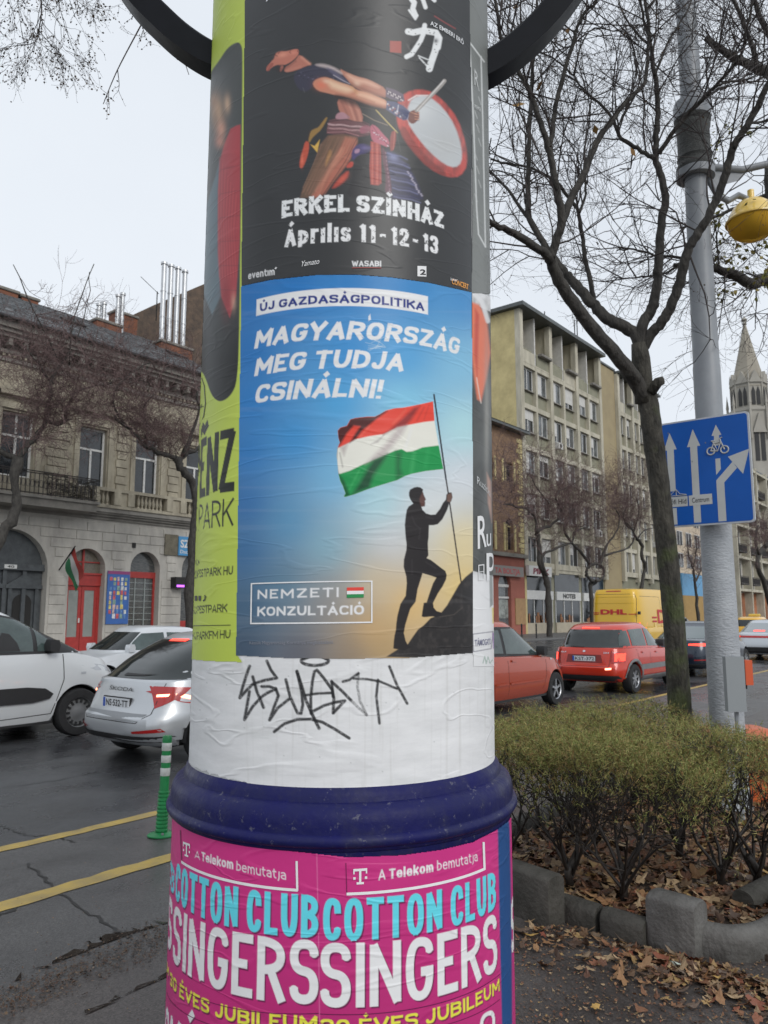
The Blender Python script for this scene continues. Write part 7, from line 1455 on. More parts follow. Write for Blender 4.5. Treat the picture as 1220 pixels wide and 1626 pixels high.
    def patch(s, name, polys, side, m_, off=.006, par=None, cell=.06, label=None, bm=None):
        """polys in (x,z) for side 'L'/'R'; (y,z) for 'B' rear / 'F' front; (x,y) for 'T' top, laid onto the body"""
        bm = bm or flat_poly(polys); us = [v.co.x for v in bm.verts]; vs = [v.co.y for v in bm.verts]
        slice_bm(bm, np.arange(min(us)+cell, max(us), cell), np.arange(min(vs)+cell, max(vs), cell)); last = [None]; miss = set()
        def mp(u, v):
            o, d = {'L': ((u, 3, v), (0, -1, 0)), 'R': ((u, -3, v), (0, 1, 0)), 'B': ((-6, u, v), (1, 0, 0)), 'F': ((6, u, v), (-1, 0, 0)), 'T': ((u, v, 4), (0, 0, -1))}[side]
            p, n = s.cast(o, d)
            if p is None: miss.add((round(u, 5), round(v, 5))); return Vector((u, 0, v))
            if n.dot(Vector(d)) > 0: n = -n
            last[0] = (p, n); return p-Vector(d)*off
        bm.verts.index_update(); key = [(round(v.co.x, 5), round(v.co.y, 5)) for v in bm.verts]; mb = bm_mb(bm, mp)
        if miss: bad = {i for i, k in enumerate(key) if k in miss}; mb.f = [f for f in mb.f if not bad & set(f)]; mb.m = [0]*len(mb.f)
        o = obj(name, mb, m_, par or s.T, smooth=True)
        if label: o['label'] = label
        return o
    def text(s, t, side, u0, u1, v0, h, m_, bold=.01, off=.012, par=None, name='lettering'):
        bm, w = text_bm(t, bold)
        for v in bm.verts: v.co.x = u0+(u1-u0)*v.co.x; v.co.y = v0+h*v.co.y
        return s.patch(name, None, side, m_, off, par, .1, bm=bm)
    def plate(s, t, z, w=.52, h=.11, side='B', yc=0.):
        sg = -1 if side == 'B' else 1; p, n = s.cast((6*sg, yc, z), (-sg, 0, 0)); x = p.x+sg*.012
        o = obj('number_plate', MB().box((x-.006, yc-w/2, z-h/2), (x+.006, yc+w/2, z+h/2)), M_plate, s.T)
        bk = obj('plate_holder', MB().box((min(x-sg*.003, x-sg*.03), yc-w/2-.012, z-h/2-.02), (max(x-sg*.003, x-sg*.03), yc+w/2+.012, z+h/2+.012)), M_trim, s.T)
        l = 1 if side == 'B' else -1; obj('blue_strip', MB().box((x-.009, yc+w/2*l-.04*(1 if l > 0 else 0), z-h/2+.003), (x+.009, yc+w/2*l+.04*(0 if l > 0 else 1), z+h/2-.003)), M_pblue, o)
        bm, _ = text_bm(t, .015); a = yc+l*(w/2-.06); b = yc-l*(w/2-.02); obj('lettering', bm_mb(bm, lambda u, v: (x+sg*.0085, a+(b-a)*u, z-h*.33+h*.66*v)), M_trim, o)
    def mirror(s, x, z, m_=None):
        for sg in (1, -1):
            p, n = s.cast((x, 3*sg, z), (0, -sg, 0)); y = p.y; pp = [(-.07, -.07), (.05, -.08), (.07, 0), (.05, .08), (-.05, .09), (-.08, .02)]
            m = MB().prism([(x+a, z+b) for a, b in pp], y+.05*sg, y+.22*sg, mp=lambda a, b, h: (a, h, b)); o = obj('wing_mirror', m, m_ or s.mp, s.T, smooth=40); obj('mirror_arm', MB().box((x-.02, min(y-.03*sg, y+.06*sg), z-.07), (x+.03, max(y-.03*sg, y+.06*sg), z-.03)), M_trim, o)
    def handle(s, x, z, w=.16):
        for sd in 'LR': s.patch('door_handle', [[(x-w/2, z-.018), (x+w/2, z-.018), (x+w/2, z+.018), (x-w/2, z+.018)]], sd, s.mp, .025, cell=.2)
    def seam(s, pts, side, w=.008):
        L = [np.array(p, float) for p in pts]; polys = []
        for a, b in zip(L[:-1], L[1:]):
            t = b-a; n_ = np.array([-t[1], t[0]])/np.linalg.norm(t)*w/2; polys.append([tuple(a+n_), tuple(b+n_), tuple(b-n_), tuple(a-n_)])
        return s.patch('door_seam', polys, side, M_trim, .003, cell=.1)
def both(c, name, polys, m_, off=.006, **k): return [c.patch(name, polys, sd, m_, off, **k) for sd in 'LR']
# ---- silver hatchback, tail towards the camera, half hidden by the column
sk = GZ(150, 1213, .18); ys = GZ(300, 1232, .2)
M_silver = paintm('silver_metallic_paint', (.50, .52, .54), .45, .3)
HX = GX(150, 1130, 5.42)
spH = dict(L=4.3, W=1.80, R=.325, axles=(-1.33, 1.33), zb=.24, belt=[(-2.15, .92), (-1.6, .96), (-.9, .97), (.6, .93), (1.1, .90), (1.7, .82), (2.15, .66)], roof=[(-2, 1.36), (-1.3, 1.41), (-.3, 1.45), (.4, 1.43), (1.0, 1.36)],
    lower=[(0, -2.0, 2.0, .90), (.1, -2.12, 2.1, .95), (.28, -2.17, 2.16, .99), (.45, -2.15, 2.17, 1.0), (.52, -2.09, 2.16, 1.0), (.7, -2.04, 2.12, .995), (.86, -2.0, 2.05, .985), (1., -1.97, 1.96, .955)], green=[(0, -1.93, 1.15, .90), (.15, -1.86, .98, .88), (.4, -1.70, .74, .84), (.65, -1.50, .5, .79), (.85, -1.30, .32, .74), (1, -1.12, .2, .69)])
c = Car('silver_hatchback', 'silver hatchback with lit red tail lamp, rear towards the column', 'car', (7.22, 8.12, 0), 0, spH, M_silver)
c.patch('rear_window', [[(-.78, .965), (.78, .965), (.72, 1.12), (.64, 1.24), (.55, 1.39), (-.55, 1.39), (-.64, 1.24), (-.72, 1.12)]], 'B', M_cglass, .008, cell=.05); c.patch('spoiler_lamp', [[(-.17, 1.375), (.17, 1.375), (.17, 1.40), (-.17, 1.40)]], 'B', M_lit, .02)
both(c, 'side_window', [[(-1.35, 1.02), (-.55, 1.01), (-.55, 1.33), (-.95, 1.32), (-1.2, 1.22)], [(-.49, 1.01), (.35, 1.0), (.35, 1.32), (-.49, 1.34)], [(.40, 1.0), (.95, .99), (.62, 1.18), (.40, 1.29)]], M_cglass)
c.patch('tail_lamp', [[(-.46, .84), (-.60, .86), (-.895, .895), (-.895, .66), (-.80, .72), (-.70, .79)]], 'B', M_tail, .008); c.patch('tail_lamp', [[(.46, .84), (.60, .86), (.895, .895), (.895, .66), (.80, .72), (.70, .79)]], 'B', M_tail, .008)
for sg, sd in ((1, 'L'), (-1, 'R')):
    c.patch('tail_lamp', [[(-1.96, .9), (-1.62, .88), (-1.72, .80), (-1.99, .66)]], sd, M_tail, .008); c.patch('lamp_core', [[(sg*.62, .81), (sg*.78, .82), (sg*.88, .74), (sg*.88, .71), (sg*.77, .79), (sg*.62, .785)]], 'B', M_lit2, .014)
    c.patch('fog_reflector', [[(sg*.46, .39), (sg*.76, .41), (sg*.74, .45), (sg*.46, .415)]], 'B', M_tail, .012)
c.patch('tailgate_recess_shade', [[(-.58, .60), (.58, .60), (.52, .52), (-.52, .52)]], 'B', mat('silver_tailgate_shade', (.25, .26, .27), .4, .5), .006); c.patch('bumper_trim', [[(-.80, .29), (.80, .29), (.78, .36), (-.78, .36)]], 'B', M_trim, .012)  # dimmed silver paints the recess shade onto the flush tailgate
c.text('ŠKODA', 'B', .24, -.24, .825, .04, M_trim, .0); c.plate('NS·532-TT', .69)
c.seam([(-.66, .93), (-.62, .6), (-.5, .505), (.5, .505), (.62, .6), (.66, .93)], 'B'); c.mirror(.85, 1.0)
c.patch('wiper', [[(.08, .99), (-.30, 1.0), (-.48, 1.025), (-.30, 1.018), (.06, 1.02)]], 'B', M_trim, .02)
for sd in 'LR': c.seam([(-1.0, .95), (-1.05, .6), (-.95, .4)], sd); c.seam([(-.52, .95), (-.52, .3)], sd); c.seam([(.55, .95), (.6, .3)], sd)
c.handle(-.85, .86); c.handle(.15, .85)
obj('roof_aerial', MB().prism([(-.95, 1.475), (-.72, 1.475), (-.9, 1.53)], -.02, .02, mp=lambda a, b, h: (a, h, b)), M_trim, c.T)
# ---- white van at the left edge
M_wpaint = paintm('white_van_paint', (.62, .64, .65), 0, .3)
spV = dict(L=4.4, W=1.84, R=.33, axles=(-1.4, 1.4), zb=.22, belt=[(-2.2, 1.15), (0, 1.16), (1.3, 1.15), (1.5, 1.12), (1.8, 1.05), (2.15, .90)], roof=[(-2.2, 1.80), (-1, 1.84), (0, 1.83), (.4, 1.79)],
    lower=[(0, -2.08, 2.05, .92), (.12, -2.16, 2.15, .97), (.3, -2.18, 2.2, 1.0), (.5, -2.17, 2.21, 1.0), (.7, -2.16, 2.18, 1.), (.86, -2.15, 2.10, .99), (1., -2.14, 2.0, .965)], green=[(0, -2.12, 1.62, .93), (.15, -2.11, 1.36, .915), (.4, -2.09, 1.02, .88), (.65, -2.06, .72, .845), (.85, -2.03, .48, .815), (1, -1.95, .22, .78)], spokes=0, rim=M_hub, n=5., ng=6.)
vf = GZ(125, 1169); c = Car('white_van', 'white van with black side moulding and steel wheels at the left edge', 'van', (vf[0]-1.4, vf[1]+.92, 0), 0, spV, M_wpaint)
for sd in 'LR':
    c.patch('side_window', [[(-.35, 1.21), (.70, 1.20), (.70, 1.56), (.5, 1.63), (.2, 1.68), (-.35, 1.70)], [(.76, 1.20), (1.05, 1.19), (.95, 1.36), (.76, 1.51)]], sd, M_lglass, .017, cell=.035); c.patch('window_trim', [[(-.40, 1.17), (1.44, 1.165), (1.36, 1.21), (1.12, 1.32), (.95, 1.43), (.72, 1.57), (.5, 1.66), (.2, 1.71), (-.4, 1.74)]], sd, M_trim, .011, cell=.035)
    c.patch('side_moulding', [[(-1.0, .52), (.70, .52), (.93, .56), (.98, .62), (.86, .70), (.6, .73), (-1.0, .73)]], sd, M_trim, .03); c.seam([(1.12, 1.15), (1.14, .8), (.98, .35)], sd, .012); c.seam([(-.42, 1.7), (-.42, .3)], sd, .012); c.seam([(-.4, .30), (.98, .35)], sd, .010); c.patch('side_repeater', [[(1.40, .86), (1.48, .86), (1.48, .89), (1.40, .89)]], sd, M_head, .008)
c.handle(-.22, 1.02); c.mirror(.93, 1.27, M_trim); c.patch('windscreen', [[(-.72, 1.2), (.72, 1.2), (.66, 1.5), (.6, 1.68), (-.6, 1.68), (-.66, 1.5)]], 'F', M_lglass, .008)
for sg in (1, -1): c.patch('headlamp', [[(sg*.55, .80), (sg*.86, .90), (sg*.90, 1.02), (sg*.66, .90)]], 'F', M_head, .01)
c.patch('grille', [[(-.5, .5), (.5, .5), (.55, .68), (-.55, .68)]], 'F', M_trim, .01)
c.patch('driver_silhouette', [[(.18, 1.21), (.52, 1.21), (.48, 1.32), (.38, 1.44), (.28, 1.46), (.22, 1.36)]], 'R', M_trim, .0185)
# ---- white saloon behind them, facing left
M_wp2 = paintm('white_saloon_paint', (.58, .60, .62), 0, .3)
wy = 15.4; wx = GY(222, 1030, wy)[0]
spS = dict(L=4.6, W=1.76, R=.31, axles=(-1.35, 1.35), zb=.24, belt=[(-2.3, .86), (-1.6, .90), (0, .90), (1.0, .88), (1.6, .80), (2.25, .64)], roof=[(-2, 1.34), (-.9, 1.37), (0, 1.40), (.6, 1.38)],
    lower=[(0, -2.15, 2.1, .92), (.15, -2.24, 2.22, .97), (.4, -2.27, 2.27, 1.), (.7, -2.24, 2.22, .99), (1., -2.15, 2.05, .95)], green=[(0, -2.0, 1.12, .90), (.2, -1.86, .95, .87), (.5, -1.58, .72, .82), (.8, -1.34, .50, .76), (1, -1.18, .36, .71)])
c = Car('white_saloon', 'white saloon seen in side view between the van and the silver hatchback', 'car', (wx, wy, 0), pi, spS, M_wp2)
both(c, 'side_window', [[(-1.40, .96), (-.98, .95), (-.98, 1.27), (-1.15, 1.22)], [(-.94, .95), (-.22, .95), (-.22, 1.31), (-.94, 1.29)], [(-.14, .95), (.78, .94), (.55, 1.14), (.35, 1.29), (-.14, 1.31)]], M_lglass)
c.patch('windscreen', [[(-.64, .95), (.64, .95), (.52, 1.32), (-.52, 1.32)]], 'F', M_cglass, .008); c.patch('rear_window', [[(-.6, .97), (.6, .97), (.5, 1.3), (-.5, 1.3)]], 'B', M_cglass, .008); c.mirror(.75, .98)
for sg in (1, -1): c.patch('headlamp', [[(sg*.5, .60), (sg*.85, .66), (sg*.85, .78), (sg*.55, .70)]], 'F', M_head, .01)
for sd in 'LR': c.seam([(-.18, .9), (-.18, .3)], sd); c.seam([(.72, .9), (.75, .3)], sd)
obj('roof_aerial', MB().tube([(.2, 0, 1.45), (.1, 0, 1.55)], .008, 5), M_trim, c.T)
# ---- red compact, front towards the right
M_redn = paintm('metallic_brick_red_paint', (.40, .050, .014), .15, .3); nf = GZ(887, 1120)
spN = dict(L=4.05, W=1.69, R=.31, axles=(-1.3, 1.3), zb=.22, belt=[(-2, 1.0), (-1, .98), (0, .94), (.8, .92), (1.3, .88), (1.7, .78), (2.02, .62)], roof=[(-2, 1.48), (-1, 1.53), (0, 1.55), (.5, 1.50), (1, 1.4)],
    lower=[(0, -1.9, 1.88, .91), (.12, -1.98, 1.98, .97), (.35, -2.02, 2.03, 1.), (.6, -2.0, 2.01, .995), (.82, -1.98, 1.93, .98), (1., -1.95, 1.84, .95)], green=[(0, -1.9, 1.42, .90), (.15, -1.88, 1.22, .88), (.4, -1.84, .92, .845), (.65, -1.79, .62, .80), (.85, -1.72, .38, .76), (1, -1.58, .15, .70)], spokes=5)
c = Car('red_compact_car', 'metallic red compact car half hidden by the right edge of the column', 'car', (nf[0]-1.3, nf[1]+.85, 0), 0, spN, M_redn)
for sd in 'LR':
    c.patch('side_window', [[(-1.35, 1.05), (-.55, 1.03), (-.55, 1.43), (-1.2, 1.42)], [(-.46, 1.02), (.98, .97), (.92, 1.02), (.62, 1.24), (.30, 1.40), (-.02, 1.45), (-.46, 1.45)]], sd, M_lglass, .008); c.patch('window_trim', [[(-1.42, 1.0), (1.12, .94), (1.0, 1.03), (.66, 1.28), (.32, 1.44), (0, 1.48), (-.6, 1.485), (-1.25, 1.46)]], sd, M_trim, .004)
    c.seam([(-.5, 1.0), (-.52, .30)], sd); c.seam([(.92, .93), (.88, .6), (.70, .28)], sd); c.patch('side_moulding', [[(-.48, .50), (.78, .50), (.78, .535), (-.48, .535)], [(-1.0, .50), (-.55, .50), (-.55, .535), (-1.0, .535)]], sd, M_redn, .02); c.patch('side_repeater', [[(1.12, .86), (1.18, .86), (1.18, .89), (1.12, .89)]], sd, M_head, .008)
c.handle(-.3, .90); c.handle(-.95, .92); c.mirror(.82, 1.03, M_trim); c.patch('windscreen', [[(-.66, 1.0), (.66, 1.0), (.5, 1.42), (-.5, 1.42)]], 'F', M_lglass, .008)
for sg, sd in ((1, 'L'), (-1, 'R')): c.patch('headlamp', [[(sg*.45, .66), (sg*.82, .72), (sg*.84, .86), (sg*.5, .76)]], 'F', M_head, .01); c.patch('headlamp', [[(1.5, .80), (1.85, .70), (1.8, .62), (1.6, .68)]], sd, M_head, .006)
# ---- red crossover with lit lamps and its number plate
M_reds = paintm('bright_red_paint', (.52, .030, .010), .05, .26); rw = GZ(1012, 1101)
spX = dict(L=4.14, W=1.75, R=.33, axles=(-1.25, 1.25), zb=.27, belt=[(-2.1, 1.02), (-1, 1.01), (0, .98), (.9, .95), (1.4, .92), (2.05, .72)], roof=[(-2, 1.50), (-1, 1.54), (0, 1.56), (.6, 1.5), (1, 1.44)],
    lower=[(0, -1.9, 1.9, .90), (.1, -2.0, 2.0, .97), (.28, -2.06, 2.06, 1.), (.43, -2.06, 2.07, 1.0), (.5, -2.0, 2.05, 1.0), (.7, -1.98, 2.0, .99), (.88, -1.96, 1.93, .98), (1., -1.93, 1.86, .955)], green=[(0, -1.9, 1.2, .90), (.15, -1.86, 1.05, .885), (.4, -1.79, .82, .85), (.65, -1.72, .6, .81), (.85, -1.62, .42, .77), (1, -1.48, .25, .71)], spokes=7, n=5.5)
c = Car('red_crossover_car', 'bright red crossover seen from behind with lit brake lamps', 'car', (rw[0]+1.25, rw[1]+.87, 0), 0, spX, M_reds)
c.patch('rear_window', [[(-.74, 1.04), (.74, 1.04), (.70, 1.25), (.62, 1.44), (-.62, 1.44), (-.70, 1.25)]], 'B', M_cglass, .008, cell=.05); c.patch('high_brake_lamp', [[(-.2, 1.47), (.2, 1.47), (.2, 1.495), (-.2, 1.495)]], 'B', M_lit, .02)
for sg, sd in ((1, 'L'), (-1, 'R')):
    c.patch('tail_lamp', [[(sg*.60, .70), (sg*.80, .70), (sg*.80, .94), (sg*.62, .95)]], 'B', M_tail, .01); c.patch('lamp_core', [[(sg*.66, .74), (sg*.80, .75), (sg*.80, .92), (sg*.66, .91)]], 'B', M_lit, .016); c.patch('tail_lamp', [[(-1.98, .70), (-1.80, .74), (-1.84, .92), (-1.96, .95)]], sd, M_tail, .01); c.patch('reversing_lamp', [[(sg*.5, .55), (sg*.62, .56), (sg*.62, .60), (sg*.5, .59)]], 'B', M_lit2 if sg < 0 else M_tail, .012)
    c.patch('side_window', [[(-1.62, 1.08), (-1.22, 1.07), (-1.22, 1.42), (-1.42, 1.41), (-1.55, 1.26)], [(-1.15, 1.07), (-.35, 1.05), (-.35, 1.46), (-1.15, 1.44)], [(-.27, 1.05), (.86, 1.01), (.60, 1.22), (.30, 1.42), (-.27, 1.47)]], sd, M_lglass, .008); c.patch('side_moulding', [[(-.9, .52), (.9, .52), (.9, .64), (-.9, .64)]], sd, M_hub, .015); c.patch('sill_trim', [[(-.88, .28), (.88, .28), (.88, .38), (-.88, .38)]], sd, M_hub, .012); c.seam([(-.31, 1.0), (-.33, .3)], sd); c.seam([(.75, .98), (.78, .3)], sd); c.seam([(-1.1, 1.0), (-.95, .6)], sd)
    c.patch('wheel_arch_trim', [[(-1.25+(.33*1.16+a)*cos(t), .33+(.33*1.16+a)*sin(t)) for a, rng in ((.0, np.linspace(.1, pi-.1, 12)), (.07, np.linspace(pi-.1, .1, 12))) for t in rng]], sd, M_hub, .014)
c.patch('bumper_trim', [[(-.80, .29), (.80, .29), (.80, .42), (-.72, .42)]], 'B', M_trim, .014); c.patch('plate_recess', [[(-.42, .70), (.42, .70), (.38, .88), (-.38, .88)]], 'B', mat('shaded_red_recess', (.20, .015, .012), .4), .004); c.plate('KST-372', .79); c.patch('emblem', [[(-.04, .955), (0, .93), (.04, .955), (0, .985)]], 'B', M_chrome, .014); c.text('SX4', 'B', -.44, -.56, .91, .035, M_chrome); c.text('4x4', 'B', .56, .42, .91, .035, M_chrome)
c.patch('wiper', [[(.02, 1.045), (.42, 1.05), (.42, 1.075), (.02, 1.065)]], 'B', M_trim, .02); c.seam([(-.60, .98), (-.56, .62), (.56, .62), (.60, .98)], 'B'); c.mirror(.85, 1.08, M_trim); c.handle(-.75, .92); c.handle(.1, .90)
c.T.scale = (1, 1, .95)
# ---- yellow parcel van
M_yv = paintm('parcel_yellow_paint', (.72, .43, .015), 0, .32); M_dhl = mat('parcel_red_print', (.50, .02, .02), .45)
vx = 28.9
spD = dict(L=6.0, W=2.05, R=.36, axles=(-1.75, 2.0), zb=.32, belt=[(-3, 1.18), (1.6, 1.18), (2.2, 1.2), (2.6, 1.12), (3, .95)], roof=[(-3, 2.66), (0, 2.68), (1.2, 2.66), (1.8, 2.5), (2.2, 2.3)],
    lower=[(0, -2.95, 2.85, .95), (.15, -3.0, 2.96, .985), (.5, -3.0, 3.0, 1.), (.8, -3.0, 2.97, 1.), (1., -3.0, 2.9, .995)], green=[(0, -3.0, 2.65, .985), (.2, -2.99, 2.48, .98), (.45, -2.98, 2.22, .965), (.7, -2.96, 1.92, .94), (.9, -2.93, 1.62, .90), (1, -2.86, 1.4, .84)], spokes=5, n=9., ng=8.)
yv = (GX(932, 960, vx)[1]+GX(1017, 960, vx)[1])/2
c = Car('parcel_van', 'tall yellow parcel van with red lettering behind the red crossover', 'van', (vx+3, yv, 0), 0, spD, M_yv)
c.text('DHL', 'B', .52, -.54, 1.70, .20, M_dhl, .05); c.patch('logo_stripe', [[(.85, 1.70), (.58, 1.70), (.58, 1.73), (.85, 1.73)], [(.85, 1.76), (.56, 1.76), (.56, 1.79), (.85, 1.79)], [(-.60, 1.70), (-.88, 1.70), (-.88, 1.73), (-.60, 1.73)]], 'B', M_dhl, .012)
for z0, z1 in ((2.36, 2.42), (2.12, 2.16)): c.patch('door_crease_shade', [[(.8, z0), (-.8, z0), (-.8, z0+.02), (.8, z0+.02)]], 'B', mat('yellow_crease_shade', (.55, .33, .01), .4), .004)  # darker yellow strips paint the shade of the pressed creases
c.seam([(.86, 2.3), (.80, 2.48), (-.80, 2.48), (-.86, 2.3), (-.86, 1.2), (.86, 1.2), (.86, 2.3)], 'B', .012); c.seam([(0, 1.2), (0, .5)], 'B', .012); c.patch('high_brake_lamp', [[(-.3, 2.58), (.3, 2.58), (.3, 2.62), (-.3, 2.62)]], 'B', M_tail, .012)
for sg, sd in ((1, 'L'), (-1, 'R')):
    c.patch('tail_lamp', [[(sg*.90, .95), (sg*1.0, .95), (sg*1.0, 1.40), (sg*.92, 1.40)]], 'B', M_lit, .012); c.text('DHL', sd, *((-1.0, 1.6) if sd == 'R' else (1.6, -1.0)), 1.35, .55, M_dhl, .03); c.seam([(-2.6, 2.4), (-.6, 2.4), (-.6, .5)], sd, .012); c.seam([(.8, 2.4), (.8, .5)], sd, .012)
    c.patch('logo_stripe', [[(-1.6, 1.40), (-1.1, 1.40), (-1.1, 1.47), (-1.6, 1.47)], [(-1.6, 1.55), (-1.1, 1.55), (-1.1, 1.62), (-1.6, 1.62)]], sd, M_dhl, .012)
    c.patch('side_window', [[(1.2, 1.3), (2.35, 1.22), (1.9, 1.85), (1.65, 2.1), (1.2, 2.1)]], sd, M_cglass, .012); c.patch('sill_trim', [[(-1.2, .45), (1.5, .45), (1.5, .62), (-1.2, .62)]], sd, M_trim, .012)
    p, _ = c.cast((-2.9, 0, 1.75), (0, sg, 0)); m = MB(); m.cbox((-2.99, sg*1.0-.05, 1.7), (-2.9, sg*1.0+.05, 1.82), .01); obj('door_hinge', m, M_trim, c.T)
c.patch('windscreen', [[(-.85, 1.3), (.85, 1.3), (.8, 2.2), (-.8, 2.2)]], 'F', M_cglass, .01); c.mirror(1.95, 1.45, M_trim)
# ---- dark blue saloon behind the trunk and lamp post
M_dblue = paintm('dark_blue_paint', (.012, .022, .04), .3, .25); bx = 22.3
spB = dict(L=4.75, W=1.84, R=.34, axles=(-1.4, 1.42), zb=.24, belt=[(-2.4, .98), (-1.6, 1.0), (-.5, .96), (.8, .93), (1.5, .85), (2.3, .68)], roof=[(-2, 1.38), (-1, 1.42), (0, 1.45), (.6, 1.42)],
    lower=[(0, -2.2, 2.2, .92), (.12, -2.32, 2.3, .97), (.35, -2.36, 2.36, 1.), (.6, -2.33, 2.34, 1.), (.85, -2.28, 2.25, .985), (1., -2.22, 2.12, .95)], green=[(0, -2.1, 1.25, .89), (.2, -1.85, 1.05, .87), (.5, -1.45, .75, .82), (.8, -1.05, .48, .75), (1, -.75, .3, .69)], spokes=9)
bw_ = GZ(1196, 1064); c = Car('dark_blue_car', 'dark blue fastback car behind the mossy trunk and lamp post', 'car', (24.2, 7.25, 0), 0, spB, M_dblue)
c.patch('rear_window', [[(-.64, 1.04), (.64, 1.04), (.52, 1.36), (-.52, 1.36)]], 'B', mat('glass_painted_sky', (.10, .13, .13), .05, spec=.9), .008); both(c, 'side_window', [[(-1.45, 1.02), (-.4, 1.0), (-.4, 1.34), (-.9, 1.32)], [(-.33, 1.0), (.85, .97), (.45, 1.25), (.2, 1.36), (-.33, 1.37)]], M_cglass)  # paler base colour paints a sky reflection into the rear glass
for sg, sd in ((1, 'L'), (-1, 'R')): c.patch('tail_lamp', [[(sg*.35, .86), (sg*.88, .84), (sg*.88, .93), (sg*.35, .90)]], 'B', M_lit, .01); c.patch('reflector', [[(sg*.5, .45), (sg*.8, .46), (sg*.8, .49), (sg*.5, .48)]], 'B', M_tail, .01); c.seam([(-.36, .95), (-.36, .3)], sd)
c.mirror(.9, 1.0); c.patch('bumper_trim', [[(-.75, .28), (.75, .28), (.75, .36), (-.75, .36)]], 'B', M_trim, .012)
# ---- silver saloon at the right edge, braking
M_sil2 = paintm('pale_silver_paint', (.52, .55, .58), .4, .28)
spE = dict(spB); c = Car('pale_silver_saloon', 'pale silver saloon with a full-width red lamp band at the right edge', 'car', (33.6, 7.35, 0), 0, spE, M_sil2)
c.patch('rear_window', [[(-.66, 1.04), (.66, 1.04), (.54, 1.38), (-.54, 1.38)]], 'B', mat('pale_glass_painted_sky', (.22, .25, .26), .05, spec=.9), .008); c.patch('lamp_band', [[(-.86, .84), (.86, .84), (.84, .92), (-.84, .92)]], 'B', M_tail, .01); c.patch('high_brake_lamp', [[(-.2, 1.08), (.2, 1.08), (.2, 1.12), (-.2, 1.12)]], 'B', M_lit, .02)  # pale base colour stands in for sky mirrored in the rear window
c.patch('bumper_trim', [[(-.78, .28), (.78, .28), (.8, .5), (-.8, .5)]], 'B', M_trim, .012); both(c, 'side_window', [[(-1.4, 1.02), (-.4, 1.0), (-.4, 1.34), (-.9, 1.32)], [(-.33, 1.0), (.85, .97), (.3, 1.34), (-.33, 1.37)]], M_cglass); c.mirror(.9, 1.0)
for sg in (1, -1): c.patch('lamp_core', [[(sg*.6, .85), (sg*.84, .85), (sg*.84, .91), (sg*.6, .91)]], 'B', M_lit, .016)
# ---- yellow-roofed taxi and a dark car further on
M_taxi = paintm('taxi_yellow_paint', (.74, .40, .02), 0, .3)
spT = dict(spN); c = Car('yellow_car', 'yellow car with dark rear window beyond the silver saloon', 'car', (47.5, 11.2, 0), 0, spT, M_taxi); c.patch('rear_window', [[(-.64, 1.06), (.64, 1.06), (.54, 1.42), (-.54, 1.42)]], 'B', M_cglass, .008)
for sg in (1, -1): c.patch('tail_lamp', [[(sg*.62, .75), (sg*.82, .75), (sg*.82, .98), (sg*.64, .98)]], 'B', M_tail, .01)
both(c, 'side_window', [[(-1.35, 1.05), (-.55, 1.03), (-.55, 1.43), (-1.2, 1.42)], [(-.46, 1.02), (.98, .97), (.62, 1.24), (.30, 1.40), (-.46, 1.45)]], M_cglass)
obj('roof_sign', MB().cbox((-.1, -.3, 1.6), (.12, .3, 1.74), .03), mat('roof_sign_yellow', (.7, .5, .1), .4), c.T)
c = Car('black_estate_car', 'black car partly hidden behind the lamp post, ahead of the dark blue car', 'car', (44.5, 14.6, 0), 0, dict(spN), paintm('black_paint', (.012, .012, .014), .1, .25)); c.patch('rear_window', [[(-.64, 1.06), (.64, 1.06), (.54, 1.42), (-.54, 1.42)]], 'B', M_cglass, .008); both(c, 'side_window', [[(-1.35, 1.05), (.98, .97), (.30, 1.40), (-1.2, 1.42)]], M_lglass)
for sg in (1, -1): c.patch('tail_lamp', [[(sg*.62, .75), (sg*.82, .75), (sg*.82, .98), (sg*.64, .98)]], 'B', M_tail, .01)
# ================================================================ STREET FURNITURE
# ---- flexible green delineator post
dp = GZ(256, 1327); DT = thing('delineator_post', 'flexible green bollard with white reflective bands on the cycle lane line', 'bollard', tuple(dp)); M_dg = mat('green_flexible_plastic', (.012, .20, .06), .38, var=.2, vs=9, spec=.5); M_wr = mat('white_reflective_band', (.5, .52, .5), .4, var=.25, vs=20)
DT.rotation_euler = (R_(-1.2), R_(2.8), 0)
obj('base', MB().lathe([(.0, .028), (.06, .03), (.085, .022), (.105, .008), (.105, 0), (0, 0)], n=32), M_dg, DT, smooth=40); prof = []
for k in range(11): z = .03+k*.028; r = .043-.0005*k; prof += [(r, z), (r+.005, z+.008), (r+.005, z+.018), (r, z+.022)]
obj('ribbed_foot', MB().lathe(prof, n=28), M_dg, DT, smooth=30); r = .036
obj('post', MB().lathe([(r, .33), (r, .705), (r*1.02, .71), (r*1.02, .738), (r*.9, .75), (0, .752)], n=28), M_dg, DT, smooth=40)
for z0, z1 in ((.445, .505), (.545, .60), (.635, .695)): obj('reflective_band', MB().lathe([(r+.001, z0), (r+.0025, z0+.003), (r+.0025, z1-.003), (r+.001, z1)], n=28), M_wr, DT, smooth=40)
for a in (0, 2.1, 4.2): obj('bolt', MB().lathe([(.011, .02), (.011, .034), (0, .036)], (.08*cos(a), .08*sin(a), 0), 8), M_hub, DT)
